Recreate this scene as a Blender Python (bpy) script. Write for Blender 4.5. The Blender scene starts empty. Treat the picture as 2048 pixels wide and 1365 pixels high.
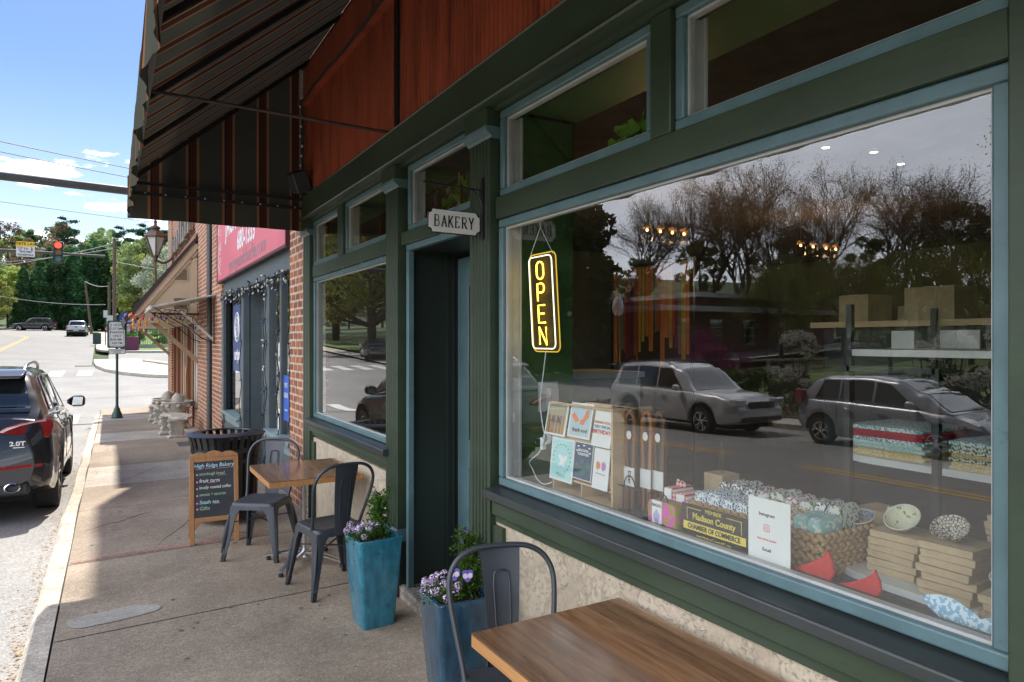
import bpy, math, random
import numpy as np
from mathutils import Vector, Matrix
R = math.radians
S = bpy.context.scene
COL = S.collection
random.seed(7)
# ------------------------------------------------------------------ camera
cd = bpy.data.cameras.new('camera'); cam = bpy.data.objects.new('camera', cd); COL.objects.link(cam)
cam.location = (0, 0, 1.75); cam.rotation_euler = (R(90), 0, -math.atan(800 / 1365.3))
cd.sensor_width = 36; cd.lens = 24; cd.clip_start = .05; cd.clip_end = 3000
S.camera = cam
# ------------------------------------------------------------------ sun and sky
KX, KY = .17, .56                                   # ground shadow offset per metre of height
sun_dir = Vector((KX, KY, 1)).normalized()
elev = math.asin(sun_dir.z); azi = math.atan2(KX, KY)
sl = bpy.data.lights.new('sun', 'SUN'); so = bpy.data.objects.new('sun', sl); COL.objects.link(so)
sl.energy = 3.7; sl.angle = R(.6); sl.color = (1, .95, .87)
so.rotation_euler = sun_dir.to_track_quat('Z', 'Y').to_euler()
w = bpy.data.worlds.new('World'); S.world = w; w.use_nodes = True
nt = w.node_tree; nt.nodes.clear()
out = nt.nodes.new('ShaderNodeOutputWorld'); bg = nt.nodes.new('ShaderNodeBackground')
sky = nt.nodes.new('ShaderNodeTexSky'); sky.sky_type = 'NISHITA'; sky.sun_disc = False
sky.sun_elevation = elev; sky.sun_rotation = azi; sky.air_density = 1.0; sky.dust_density = .6; sky.ozone_density = 2.5
bg.inputs['Strength'].default_value = .13
tc = nt.nodes.new('ShaderNodeTexCoord'); sx = nt.nodes.new('ShaderNodeSeparateXYZ')
nt.links.new(tc.outputs['Generated'], sx.inputs[0])
def wm(op, a, b=None, c=None):
    n = nt.nodes.new('ShaderNodeMath'); n.operation = op
    for i, v in enumerate((a, b, c)):
        if v is None: continue
        if isinstance(v, (int, float)): n.inputs[i].default_value = v
        else: nt.links.new(v, n.inputs[i])
    return n.outputs[0]
zc = wm('ADD', wm('MAXIMUM', sx.outputs[2], 0.0), .10)
cb = nt.nodes.new('ShaderNodeCombineXYZ')
nt.links.new(wm('DIVIDE', sx.outputs[0], zc), cb.inputs[0]); nt.links.new(wm('DIVIDE', sx.outputs[1], zc), cb.inputs[1])
nz = nt.nodes.new('ShaderNodeTexNoise'); nz.inputs['Scale'].default_value = 2.1; nz.inputs['Detail'].default_value = 9; nz.inputs['Roughness'].default_value = .58
nt.links.new(cb.outputs[0], nz.inputs['Vector'])
# more cloud near the horizon, small puffs above
thr = wm('MULTIPLY_ADD', wm('MINIMUM', wm('MAXIMUM', sx.outputs[2], 0.0), .5), .50, .462)
mk = wm('MULTIPLY', wm('SUBTRACT', nz.outputs['Fac'], thr), 8.0)
mk = wm('MINIMUM', wm('MAXIMUM', mk, 0.0), .92)
# cloud bank added on the street side, outside direct view, to brighten the shade
bank = wm('MINIMUM', wm('MAXIMUM', wm('MULTIPLY', wm('SUBTRACT', wm('MULTIPLY', sx.outputs[0], -1.0), .26), 2.6), 0.0), 1.0)
bk_n = wm('MINIMUM', wm('MAXIMUM', wm('MULTIPLY_ADD', nz.outputs['Fac'], .8, .5), .85), 1.0)
mk = wm('MAXIMUM', mk, wm('MULTIPLY', bank, bk_n))
mx = nt.nodes.new('ShaderNodeMix'); mx.data_type = 'RGBA'
nt.links.new(mk, mx.inputs['Factor']); hs0 = nt.nodes.new('ShaderNodeHueSaturation'); hs0.inputs['Saturation'].default_value = 1.18; hs0.inputs['Value'].default_value = .55; hs0.inputs['Hue'].default_value = .506
nt.links.new(sky.outputs[0], hs0.inputs['Color']); hzf = wm('MULTIPLY', wm('POWER', wm('SUBTRACT', 1.0, wm('MINIMUM', wm('MULTIPLY', wm('MAXIMUM', sx.outputs[2], 0.0), 2.9), 1.0)), 1.6), .72)
mh0 = nt.nodes.new('ShaderNodeMix'); mh0.data_type = 'RGBA'; nt.links.new(hzf, mh0.inputs['Factor']); nt.links.new(hs0.outputs[0], mh0.inputs[6]); mh0.inputs[7].default_value = (4.6, 5.1, 5.6, 1)
nt.links.new(mh0.outputs[2], mx.inputs[6]); mx.inputs[7].default_value = (13.2, 13.9, 15.4, 1)
nt.links.new(mx.outputs[2], bg.inputs['Color']); nt.links.new(bg.outputs[0], out.inputs[0])
S.view_settings.view_transform = 'Standard'; S.view_settings.look = 'None'; S.view_settings.gamma = 1
S.view_settings.exposure = 1.2
S.cycles.max_bounces = 9; S.cycles.transparent_max_bounces = 24; S.cycles.glossy_bounces = 5
S.cycles.caustics_reflective = False; S.cycles.caustics_refractive = False
S.cycles.sample_clamp_indirect = 6

# ------------------------------------------------------------------ mesh helpers
class MB:
    def __init__(s): s.v = []; s.f = []; s.m = []; s.mi = 0
    def add(s, vs, fs):
        b = len(s.v); s.v += [tuple(p) for p in vs]
        s.f += [tuple(i + b for i in q) for q in fs]; s.m += [s.mi] * len(fs); return s
    def box(s, x0, x1, y0, y1, z0, z1):
        if x0 > x1: x0, x1 = x1, x0
        if y0 > y1: y0, y1 = y1, y0
        if z0 > z1: z0, z1 = z1, z0
        return s.add([(x0,y0,z0),(x1,y0,z0),(x1,y1,z0),(x0,y1,z0),(x0,y0,z1),(x1,y0,z1),(x1,y1,z1),(x0,y1,z1)],
              [(0,3,2,1),(4,5,6,7),(0,1,5,4),(1,2,6,5),(2,3,7,6),(3,0,4,7)])
    def obox(s, c, size, rot=None):
        hx, hy, hz = size[0]/2, size[1]/2, size[2]/2; M = (rot or Matrix()).to_4x4(); c = Vector(c)
        vs = [M @ Vector(p) + c for p in [(-hx,-hy,-hz),(hx,-hy,-hz),(hx,hy,-hz),(-hx,hy,-hz),(-hx,-hy,hz),(hx,-hy,hz),(hx,hy,hz),(-hx,hy,hz)]]
        return s.add(vs, [(0,3,2,1),(4,5,6,7),(0,1,5,4),(1,2,6,5),(2,3,7,6),(3,0,4,7)])
    def bar(s, a, b, w, h, up=(0,0,1)):
        a, b = Vector(a), Vector(b); d = (b - a); L = d.length; d.normalize(); u = Vector(up)
        r = d.cross(u)
        if r.length < 1e-4: r = d.cross(Vector((1,0,0)))
        r.normalize(); u = r.cross(d)
        M = Matrix((r, d, u)).transposed()
        return s.obox((a + b) / 2, (w, L, h), M)
    def tube(s, pts, r, n=8, closed=False, cap=True):
        pts = [Vector(p) for p in pts]; N = len(pts); rs = r if isinstance(r, (list, tuple)) else [r] * N
        prev = None; rings = []
        for i, p in enumerate(pts):
            if closed: d = pts[(i+1) % N] - pts[i-1]
            else: d = pts[min(i+1, N-1)] - pts[max(i-1, 0)]
            if d.length < 1e-9: d = Vector((0,0,1))
            d.normalize()
            if prev is None:
                a = Vector((0,0,1)) if abs(d.z) < .9 else Vector((1,0,0)); x = d.cross(a).normalized()
            else:
                x = prev - d * prev.dot(d)
                if x.length < 1e-6: x = d.cross(Vector((0,0,1)))
                x.normalize()
            prev = x; y = d.cross(x)
            rings.append([p + (x * math.cos(2*math.pi*k/n) + y * math.sin(2*math.pi*k/n)) * rs[i] for k in range(n)])
        vs = [q for rg in rings for q in rg]; fs = []
        for i in range(N if closed else N - 1):
            j = (i + 1) % N
            for k in range(n): fs.append((i*n+k, i*n+(k+1) % n, j*n+(k+1) % n, j*n+k))
        if not closed and cap: fs += [tuple(range(n))[::-1], tuple((N-1)*n + k for k in range(n))]
        return s.add(vs, fs)
    def lathe(s, prof, c=(0,0,0), n=24, sx=1, sy=1, cap=True):
        vs = []; fs = []
        for r, z in prof:
            for k in range(n):
                a = 2*math.pi*k/n; vs.append((c[0]+r*sx*math.cos(a), c[1]+r*sy*math.sin(a), c[2]+z))
        for i in range(len(prof)-1):
            for k in range(n): fs.append((i*n+k, i*n+(k+1) % n, (i+1)*n+(k+1) % n, (i+1)*n+k))
        if cap: fs += [tuple(range(n))[::-1], tuple((len(prof)-1)*n+k for k in range(n))]
        return s.add(vs, fs)
    def loft(s, rings, cap=True, closed=True):
        n = len(rings[0]); vs = [q for rg in rings for q in rg]; fs = []
        for i in range(len(rings)-1):
            for k in range(n if closed else n-1): fs.append((i*n+k, i*n+(k+1) % n, (i+1)*n+(k+1) % n, (i+1)*n+k))
        if cap and closed: fs += [tuple(range(n))[::-1], tuple((len(rings)-1)*n+k for k in range(n))]
        return s.add(vs, fs)
    def prism(s, pts, a, b, axis='x', M=None):
        # polygon pts (2-D) extruded from a to b along axis; M optional transform
        def P(u, v, w):
            p = (w,u,v) if axis == 'x' else ((u,w,v) if axis == 'y' else (u,v,w))
            return (M @ Vector(p)) if M is not None else p
        n = len(pts); vs = [P(u,v,a) for u,v in pts] + [P(u,v,b) for u,v in pts]
        fs = [tuple(range(n))[::-1], tuple(range(n, 2*n))] + [(k, (k+1) % n, n+(k+1) % n, n+k) for k in range(n)]
        return s.add(vs, fs)
    def ball(s, c, r, n=10, sz=1.0, sx=1.0, sy=1.0):
        m = max(4, n//2+1)
        return s.lathe([(max(1e-4, r*math.sin(math.pi*i/m)), -r*sz*math.cos(math.pi*i/m)) for i in range(m+1)], c, n, sx, sy)
    def xf(s, M):
        s.v = [tuple(M @ Vector(p)) for p in s.v]; return s
    def build(s, name, mats, parent=None, world=True, smooth=None, bevel=0, seg=2, solid=0, sub=0):
        me = bpy.data.meshes.new(name)
        org = Vector((0,0,0))
        if parent is not None and world: org = PW(parent)
        elif parent is None and s.v:
            xs = [p[0] for p in s.v]; ys = [p[1] for p in s.v]; zs_ = [p[2] for p in s.v]
            org = Vector(((min(xs)+max(xs))/2, (min(ys)+max(ys))/2, min(zs_)))
        me.from_pydata([(p[0]-org.x, p[1]-org.y, p[2]-org.z) for p in s.v], [], s.f)
        if not isinstance(mats, (list, tuple)): mats = [mats]
        for m_ in mats: me.materials.append(m_)
        if len(mats) > 1: me.polygons.foreach_set('material_index', s.m)
        o = bpy.data.objects.new(name, me); COL.objects.link(o)
        if parent is not None: o.parent = parent
        else: o.location = org
        fixn(me)
        if smooth is not None:
            me.polygons.foreach_set('use_smooth', [True]*len(me.polygons))
            if smooth < 180: me.set_sharp_from_angle(angle=R(smooth))
        if solid:
            md = o.modifiers.new('solid', 'SOLIDIFY'); md.thickness = solid; md.offset = 0
        if bevel:
            md = o.modifiers.new('bevel', 'BEVEL'); md.width = bevel; md.segments = seg; md.limit_method = 'ANGLE'; md.angle_limit = R(35)
            md.harden_normals = False
            if smooth is None:
                me.polygons.foreach_set('use_smooth', [True]*len(me.polygons)); me.set_sharp_from_angle(angle=R(32))
        if sub:
            md = o.modifiers.new('sub', 'SUBSURF'); md.levels = sub; md.render_levels = sub
        me.update(); return o
import bmesh
def fixn(me):
    if len(me.polygons) > 60000: return
    b = bmesh.new(); b.from_mesh(me); bmesh.ops.recalc_face_normals(b, faces=b.faces); b.to_mesh(me); b.free()
def PW(o):
    p = Vector((0,0,0))
    while o is not None: p += Vector(o.location); o = o.parent
    return p
def tag(o, label, cat, group=None, kind=None):
    o['label'] = label; o['category'] = cat
    if group: o['group'] = group
    if kind: o['kind'] = kind
    return o
def thing(name, label, cat, loc=(0,0,0), rz=0, group=None):
    o = bpy.data.objects.new(name, None); COL.objects.link(o); o.empty_display_size = .1
    o.location = loc; o.rotation_euler = (0,0,rz); return tag(o, label, cat, group)
def struct(o): o['kind'] = 'structure'; return o
def copy_tree(o, parent=None):
    c = o.copy(); COL.objects.link(c)
    if parent is not None: c.parent = parent
    for ch in [q for q in bpy.data.objects if q.parent == o]: copy_tree(ch, c)
    return c
def MAT4(xa, ya, loc):
    xa = Vector(xa).normalized(); ya = Vector(ya).normalized(); za = xa.cross(ya)
    M = Matrix((xa, ya, za)).transposed().to_4x4(); M.translation = Vector(loc); return M
FW = ((0,-1,0), (0,0,1))       # text frame of the facade (faces -x)
FY = ((1,0,0), (0,0,1))        # faces -y
def text(s, size, mat, M, name, parent, off=0, ext=.0008, shear=0, align='CENTER', sx=1, world=True, sp=1):
    c = bpy.data.curves.new(name, 'FONT'); c.body = s; c.size = size; c.align_x = align; c.align_y = 'CENTER'
    c.extrude = ext; c.offset = off; c.shear = shear; c.resolution_u = 3; c.space_character = sp
    t = bpy.data.objects.new('t', c); COL.objects.link(t)
    dg = bpy.context.evaluated_depsgraph_get(); me = bpy.data.meshes.new_from_object(t.evaluated_get(dg))
    bpy.data.objects.remove(t); bpy.data.curves.remove(c)
    me.name = name; me.transform(M @ Matrix.Diagonal((sx,1,1,1)))
    if parent is not None and world: me.transform(Matrix.Translation(-PW(parent)))
    me.materials.clear(); me.materials.append(mat)
    o = bpy.data.objects.new(name, me); COL.objects.link(o); o.parent = parent; return o
# stroke letters on a 0..1 by 0..1.6 cell
def arc(cx, cy, rx, ry, a0, a1, n=8): return [(cx+rx*math.cos(R(a0+(a1-a0)*i/n)), cy+ry*math.sin(R(a0+(a1-a0)*i/n))) for i in range(n+1)]
def spline(pts, n=6):
    out = []; P = [Vector(p) for p in pts]
    for i in range(len(P)-1):
        p0 = P[max(i-1,0)]; p1 = P[i]; p2 = P[i+1]; p3 = P[min(i+2,len(P)-1)]
        for k in range(n):
            t = k/n
            out.append(.5*((2*p1)+(p2-p0)*t+(2*p0-5*p1+4*p2-p3)*t*t+(3*p1-p0-3*p2+p3)*t**3))
    out.append(P[-1]); return out

# ------------------------------------------------------------------ terrain profile along the street
def zs(Y):
    if Y < 8: return 0.
    if Y < 24: return -.028*(Y-8)
    if Y < 110: return -.448+.044*(Y-24)
    return 3.34+.05*(Y-110)

# ------------------------------------------------------------------ materials
MC = {}
def nodes(m): return m.node_tree.nodes, m.node_tree.links
def pm(name, col, rough=.5, metal=0, var=.12, vscale=6, bump=0, bscale=60, spec=.5, coat=0, dirt=None, dscale=3, dthr=.55, emis=None, estr=0, alpha=1, trans=0, stretch=None, detail=6, coatr=.05, sub=0):
    m = bpy.data.materials.new(name); m.use_nodes = True; N, L = nodes(m); b = N['Principled BSDF']
    b.inputs['Roughness'].default_value = rough; b.inputs['Metallic'].default_value = metal
    b.inputs['Specular IOR Level'].default_value = spec; b.inputs['Coat Weight'].default_value = coat; b.inputs['Coat Roughness'].default_value = coatr
    b.inputs['Alpha'].default_value = alpha; b.inputs['Transmission Weight'].default_value = trans
    c = tuple(col) + (1,)
    b.inputs['Base Color'].default_value = c
    if emis: b.inputs['Emission Color'].default_value = tuple(emis)+(1,); b.inputs['Emission Strength'].default_value = estr
    if var or bump or dirt:
        t = N.new('ShaderNodeTexCoord'); vec = t.outputs['Object']
        if stretch:
            mp = N.new('ShaderNodeMapping'); mp.inputs['Scale'].default_value = stretch; L.new(vec, mp.inputs[0]); vec = mp.outputs[0]
        n1 = N.new('ShaderNodeTexNoise'); n1.inputs['Scale'].default_value = vscale; n1.inputs['Detail'].default_value = detail; n1.inputs['Roughness'].default_value = .6
        L.new(vec, n1.inputs['Vector'])
        rp = N.new('ShaderNodeValToRGB'); rp.color_ramp.elements[0].position = .3; rp.color_ramp.elements[1].position = .7
        rp.color_ramp.elements[0].color = tuple(max(0, q*(1-var)) for q in col)+(1,); rp.color_ramp.elements[1].color = tuple(min(1, q*(1+var)) for q in col)+(1,)
        L.new(n1.outputs['Fac'], rp.inputs[0]); cur = rp.outputs[0]
        if dirt:
            n2 = N.new('ShaderNodeTexNoise'); n2.inputs['Scale'].default_value = dscale; n2.inputs['Detail'].default_value = 9; n2.inputs['Roughness'].default_value = .7
            L.new(vec, n2.inputs['Vector'])
            r2 = N.new('ShaderNodeValToRGB'); r2.color_ramp.elements[0].position = dthr; r2.color_ramp.elements[1].position = min(.99, dthr+.1)
            L.new(n2.outputs['Fac'], r2.inputs[0]); mx_ = N.new('ShaderNodeMix'); mx_.data_type = 'RGBA'
            L.new(r2.outputs[0], mx_.inputs['Factor']); L.new(cur, mx_.inputs[6]); mx_.inputs[7].default_value = tuple(dirt)+(1,); cur = mx_.outputs[2]
        L.new(cur, b.inputs['Base Color'])
        if var:
            mr = N.new('ShaderNodeMapRange'); mr.inputs[3].default_value = max(0, rough-.08); mr.inputs[4].default_value = min(1, rough+.08)
            L.new(n1.outputs['Fac'], mr.inputs[0]); L.new(mr.outputs[0], b.inputs['Roughness'])
        if bump:
            n3 = N.new('ShaderNodeTexNoise'); n3.inputs['Scale'].default_value = bscale; n3.inputs['Detail'].default_value = 5
            L.new(vec, n3.inputs['Vector']); bp = N.new('ShaderNodeBump'); bp.inputs['Strength'].default_value = bump; bp.inputs['Distance'].default_value = .01
            L.new(n3.outputs['Fac'], bp.inputs['Height']); L.new(bp.outputs[0], b.inputs['Normal'])
    MC[name] = m; return m
def emi(name, col, st):
    m = bpy.data.materials.new(name); m.use_nodes = True; N, L = nodes(m); N.clear()
    o = N.new('ShaderNodeOutputMaterial'); e = N.new('ShaderNodeEmission'); e.inputs[0].default_value = tuple(col)+(1,); e.inputs[1].default_value = st
    L.new(e.outputs[0], o.inputs[0]); return m
def pane(name, ior=1.9, tint=(.9,.93,.92), rough=0.0, gcol=(1,1,1)):
    m = bpy.data.materials.new(name); m.use_nodes = True; N, L = nodes(m); N.clear()
    o = N.new('ShaderNodeOutputMaterial'); mx_ = N.new('ShaderNodeMixShader'); t = N.new('ShaderNodeBsdfTransparent'); g = N.new('ShaderNodeBsdfGlossy')
    f = N.new('ShaderNodeFresnel'); f.inputs[0].default_value = ior; g.inputs['Roughness'].default_value = rough
    t.inputs[0].default_value = tuple(tint)+(1,); g.inputs[0].default_value = tuple(gcol)+(1,)
    # use the same fresnel on both faces of the thin pane
    ge = N.new('ShaderNodeNewGeometry'); vt = N.new('ShaderNodeVectorMath'); vt.operation = 'SCALE'
    sg = N.new('ShaderNodeMath'); sg.operation = 'MULTIPLY_ADD'; sg.inputs[1].default_value = -2; sg.inputs[2].default_value = 1
    L.new(ge.outputs['Backfacing'], sg.inputs[0])
    dt = N.new('ShaderNodeVectorMath'); dt.operation = 'DOT_PRODUCT'; L.new(ge.outputs['Incoming'], dt.inputs[0]); L.new(ge.outputs['Normal'], dt.inputs[1])
    ab = N.new('ShaderNodeMath'); ab.operation = 'ABSOLUTE'; L.new(dt.outputs['Value'], ab.inputs[0])
    om = N.new('ShaderNodeMath'); om.operation = 'SUBTRACT'; om.inputs[0].default_value = 1; L.new(ab.outputs[0], om.inputs[1])
    pw = N.new('ShaderNodeMath'); pw.operation = 'POWER'; L.new(om.outputs[0], pw.inputs[0]); pw.inputs[1].default_value = 4.0
    r0 = ((ior-1)/(ior+1))**2
    ma = N.new('ShaderNodeMath'); ma.operation = 'MULTIPLY_ADD'; L.new(pw.outputs[0], ma.inputs[0]); ma.inputs[1].default_value = 1-r0; ma.inputs[2].default_value = r0
    L.new(ma.outputs[0], mx_.inputs[0]); L.new(t.outputs[0], mx_.inputs[1]); L.new(g.outputs[0], mx_.inputs[2]); L.new(mx_.outputs[0], o.inputs[0]); return m
def math_n(N, L, op, a, b=None, c=None):
    n = N.new('ShaderNodeMath'); n.operation = op
    for i, v in enumerate((a, b, c)):
        if v is None: continue
        if isinstance(v, (int, float)): n.inputs[i].default_value = v
        else: L.new(v, n.inputs[i])
    return n.outputs[0]
def brick(name, c1, c2, mort, bw=.2, bh=.066, off=.5, mortar=.011, patch=None):
    m = bpy.data.materials.new(name); m.use_nodes = True; N, L = nodes(m); b = N['Principled BSDF']; b.inputs['Roughness'].default_value = .85
    ge = N.new('ShaderNodeNewGeometry'); sp = N.new('ShaderNodeSeparateXYZ'); sn = N.new('ShaderNodeSeparateXYZ')
    L.new(ge.outputs['Position'], sp.inputs[0]); L.new(ge.outputs['True Normal'], sn.inputs[0])
    ax = math_n(N, L, 'GREATER_THAN', math_n(N, L, 'ABSOLUTE', sn.outputs[0]), .6)
    inv = math_n(N, L, 'SUBTRACT', 1.0, ax)
    u = math_n(N, L, 'ADD', math_n(N, L, 'MULTIPLY', ax, sp.outputs[1]), math_n(N, L, 'MULTIPLY', inv, sp.outputs[0]))
    cx = N.new('ShaderNodeCombineXYZ'); L.new(u, cx.inputs[0]); L.new(sp.outputs[2], cx.inputs[1])
    # wobble the lines a little
    nw = N.new('ShaderNodeTexNoise'); nw.inputs['Scale'].default_value = 5; L.new(ge.outputs['Position'], nw.inputs['Vector'])
    vs = N.new('ShaderNodeVectorMath'); vs.operation = 'SCALE'; vs.inputs['Scale'].default_value = .008; L.new(nw.outputs['Color'], vs.inputs[0])
    va = N.new('ShaderNodeVectorMath'); L.new(cx.outputs[0], va.inputs[0]); L.new(vs.outputs[0], va.inputs[1])
    t = N.new('ShaderNodeTexBrick'); t.inputs['Scale'].default_value = 1; t.inputs['Brick Width'].default_value = bw; t.inputs['Row Height'].default_value = bh
    t.inputs['Mortar Size'].default_value = mortar; t.inputs['Mortar Smooth'].default_value = .2; t.inputs['Bias'].default_value = 0
    t.inputs['Color1'].default_value = tuple(c1)+(1,); t.inputs['Color2'].default_value = tuple(c2)+(1,); t.inputs['Mortar'].default_value = tuple(mort)+(1,)
    L.new(va.outputs[0], t.inputs['Vector'])
    n1 = N.new('ShaderNodeTexNoise'); n1.inputs['Scale'].default_value = 14; n1.inputs['Detail'].default_value = 8; L.new(ge.outputs['Position'], n1.inputs['Vector'])
    mr = N.new('ShaderNodeMapRange'); mr.inputs[1].default_value = .25; mr.inputs[2].default_value = .75; mr.inputs[3].default_value = .6; mr.inputs[4].default_value = 1.35
    L.new(n1.outputs['Fac'], mr.inputs[0])
    mu = N.new('ShaderNodeVectorMath'); mu.operation = 'SCALE'; L.new(t.outputs['Color'], mu.inputs[0]); L.new(mr.outputs[0], mu.inputs['Scale'])
    cur = mu.outputs[0]
    if patch:
        n2 = N.new('ShaderNodeTexNoise'); n2.inputs['Scale'].default_value = 2.3; n2.inputs['Detail'].default_value = 10; n2.inputs['Roughness'].default_value = .75; L.new(ge.outputs['Position'], n2.inputs['Vector'])
        r2 = N.new('ShaderNodeValToRGB'); r2.color_ramp.elements[0].position = .63; r2.color_ramp.elements[1].position = .7; L.new(n2.outputs['Fac'], r2.inputs[0])
        mx_ = N.new('ShaderNodeMix'); mx_.data_type = 'RGBA'; L.new(r2.outputs[0], mx_.inputs['Factor']); L.new(cur, mx_.inputs[6]); mx_.inputs[7].default_value = tuple(patch)+(1,); cur = mx_.outputs[2]
    L.new(cur, b.inputs['Base Color'])
    bp = N.new('ShaderNodeBump'); bp.inputs['Strength'].default_value = .7; bp.inputs['Distance'].default_value = .008
    hh = math_n(N, L, 'ADD', math_n(N, L, 'MULTIPLY', t.outputs['Fac'], -1.0), math_n(N, L, 'MULTIPLY', n1.outputs['Fac'], .5))
    L.new(hh, bp.inputs['Height']); L.new(bp.outputs[0], b.inputs['Normal']); return m
def wood(name, c1, c2, rough=.4, axis=1, scale=1.0, coat=0, plank=None):
    m = bpy.data.materials.new(name); m.use_nodes = True; N, L = nodes(m); b = N['Principled BSDF']; b.inputs['Roughness'].default_value = rough
    b.inputs['Coat Weight'].default_value = coat; b.inputs['Coat Roughness'].default_value = .12
    t = N.new('ShaderNodeTexCoord'); mp = N.new('ShaderNodeMapping'); sc = [16*scale]*3; sc[axis] = 1.3*scale; mp.inputs['Scale'].default_value = sc
    L.new(t.outputs['Object'], mp.inputs[0])
    vec = mp.outputs[0]
    if plank:
        # shift the grain per plank; planks run along axis, split along the other horizontal axis
        sp = N.new('ShaderNodeSeparateXYZ'); L.new(t.outputs['Object'], sp.inputs[0])
        k = math_n(N, L, 'FLOOR', math_n(N, L, 'DIVIDE', sp.outputs[0 if axis == 1 else 1], plank))
        wn = N.new('ShaderNodeTexWhiteNoise'); wn.noise_dimensions = '1D'; L.new(k, wn.inputs['W'])
        vs = N.new('ShaderNodeVectorMath'); vs.operation = 'SCALE'; vs.inputs['Scale'].default_value = 30; L.new(wn.outputs['Color'], vs.inputs[0])
        va = N.new('ShaderNodeVectorMath'); L.new(vec, va.inputs[0]); L.new(vs.outputs[0], va.inputs[1]); vec = va.outputs[0]
    n1 = N.new('ShaderNodeTexNoise'); n1.inputs['Scale'].default_value = 2.2; n1.inputs['Detail'].default_value = 8; n1.inputs['Roughness'].default_value = .65; n1.inputs['Distortion'].default_value = 1.1
    L.new(vec, n1.inputs['Vector'])
    rp = N.new('ShaderNodeValToRGB'); e = rp.color_ramp.elements; e[0].position = .3; e[1].position = .7; e[0].color = tuple(c1)+(1,); e[1].color = tuple(c2)+(1,)
    L.new(n1.outputs['Fac'], rp.inputs[0]); cur = rp.outputs[0]
    if plank:
        mr = N.new('ShaderNodeMapRange'); mr.inputs[3].default_value = .62; mr.inputs[4].default_value = 1.25; L.new(wn.outputs['Value'], mr.inputs[0])
        vs2 = N.new('ShaderNodeVectorMath'); vs2.operation = 'SCALE'; L.new(cur, vs2.inputs[0]); L.new(mr.outputs[0], vs2.inputs['Scale']); cur = vs2.outputs[0]
    L.new(cur, b.inputs['Base Color'])
    bp = N.new('ShaderNodeBump'); bp.inputs['Strength'].default_value = .12; bp.inputs['Distance'].default_value = .004; L.new(n1.outputs['Fac'], bp.inputs['Height']); L.new(bp.outputs[0], b.inputs['Normal'])
    return m
def leafmat(name, c1, c2, scale=.7, trans=.35, rough=.6):
    m = bpy.data.materials.new(name); m.use_nodes = True; N, L = nodes(m); N.clear()
    o = N.new('ShaderNodeOutputMaterial'); t = N.new('ShaderNodeTexCoord'); n1 = N.new('ShaderNodeTexNoise'); n1.inputs['Scale'].default_value = scale; n1.inputs['Detail'].default_value = 9; n1.inputs['Roughness'].default_value = .75
    oi = N.new('ShaderNodeObjectInfo'); va = N.new('ShaderNodeVectorMath'); vs = N.new('ShaderNodeVectorMath'); vs.operation = 'SCALE'
    cb_ = N.new('ShaderNodeCombineXYZ'); L.new(oi.outputs['Random'], cb_.inputs[0]); L.new(cb_.outputs[0], vs.inputs[0]); vs.inputs['Scale'].default_value = 40
    L.new(t.outputs['Object'], va.inputs[0]); L.new(vs.outputs[0], va.inputs[1]); L.new(va.outputs[0], n1.inputs['Vector'])
    rp = N.new('ShaderNodeValToRGB'); e = rp.color_ramp.elements; e[0].position = .32; e[1].position = .68; e[0].color = tuple(c1)+(1,); e[1].color = tuple(c2)+(1,)
    L.new(n1.outputs['Fac'], rp.inputs[0])
    hs = N.new('ShaderNodeHueSaturation'); L.new(rp.outputs[0], hs.inputs['Color'])
    L.new(math_n(N, L, 'MULTIPLY_ADD', oi.outputs['Random'], .5, .75), hs.inputs['Value']); L.new(math_n(N, L, 'MULTIPLY_ADD', oi.outputs['Random'], .04, .48), hs.inputs['Hue'])
    d = N.new('ShaderNodeBsdfDiffuse'); tr = N.new('ShaderNodeBsdfTranslucent'); mx_ = N.new('ShaderNodeMixShader'); mx_.inputs[0].default_value = trans
    L.new(hs.outputs[0], d.inputs[0]); L.new(hs.outputs[0], tr.inputs[0]); L.new(d.outputs[0], mx_.inputs[1]); L.new(tr.outputs[0], mx_.inputs[2]); L.new(mx_.outputs[0], o.inputs[0]); return m

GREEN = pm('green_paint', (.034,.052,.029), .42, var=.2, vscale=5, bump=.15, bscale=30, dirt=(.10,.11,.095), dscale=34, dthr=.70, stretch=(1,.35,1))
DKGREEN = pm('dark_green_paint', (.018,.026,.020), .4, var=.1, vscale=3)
BLUE = pm('blue_trim_paint', (.098,.168,.182), .4, var=.16, vscale=6, bump=.12, bscale=40, dirt=(.06,.10,.11), dscale=18, dthr=.63)
SILL = pm('worn_sill_paint', (.032,.038,.037), .36, var=.25, vscale=9, bump=.1, bscale=40, dirt=(.07,.045,.05), dscale=9, dthr=.62, stretch=(1,.25,1))
WHITEP = pm('white_vinyl', (.46,.46,.44), .4, var=.12)
ALU = pm('aluminium', (.62,.63,.64), .28, metal=1, var=.08, vscale=20)
STEEL = pm('dark_steel', (.05,.055,.06), .35, metal=.7, var=.15)
BLACK = pm('black_paint', (.012,.012,.013), .35, var=.1)
BLACKR = pm('black_rubber', (.018,.018,.018), .75, var=.15)
GLASS = pane('window_glass', 1.92, (.9,.93,.91))
GLASST = pane('transom_glass', 1.4, (.9,.92,.9))
CLEARP = pane('clear_plastic', 1.25, (.95,.95,.95), .08)
REDB = pm('red_beadboard_paint', (.33,.070,.028), .5, var=.3, vscale=2.2, dirt=(.17,.03,.014), dscale=2.5, dthr=.55, stretch=(1,3,.5), bump=.1)
BRICK = brick('red_brick', (.40,.125,.05), (.21,.06,.03), (.48,.38,.27), bh=.082, patch=None)
BRICKW = brick('worn_brick', (.40,.13,.055), (.19,.062,.035), (.48,.38,.28), bh=.084, mortar=.013, patch=(.50,.44,.37))
BRICKD = brick('far_brick', (.16,.05,.035), (.12,.04,.03), (.2,.16,.13))
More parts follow.
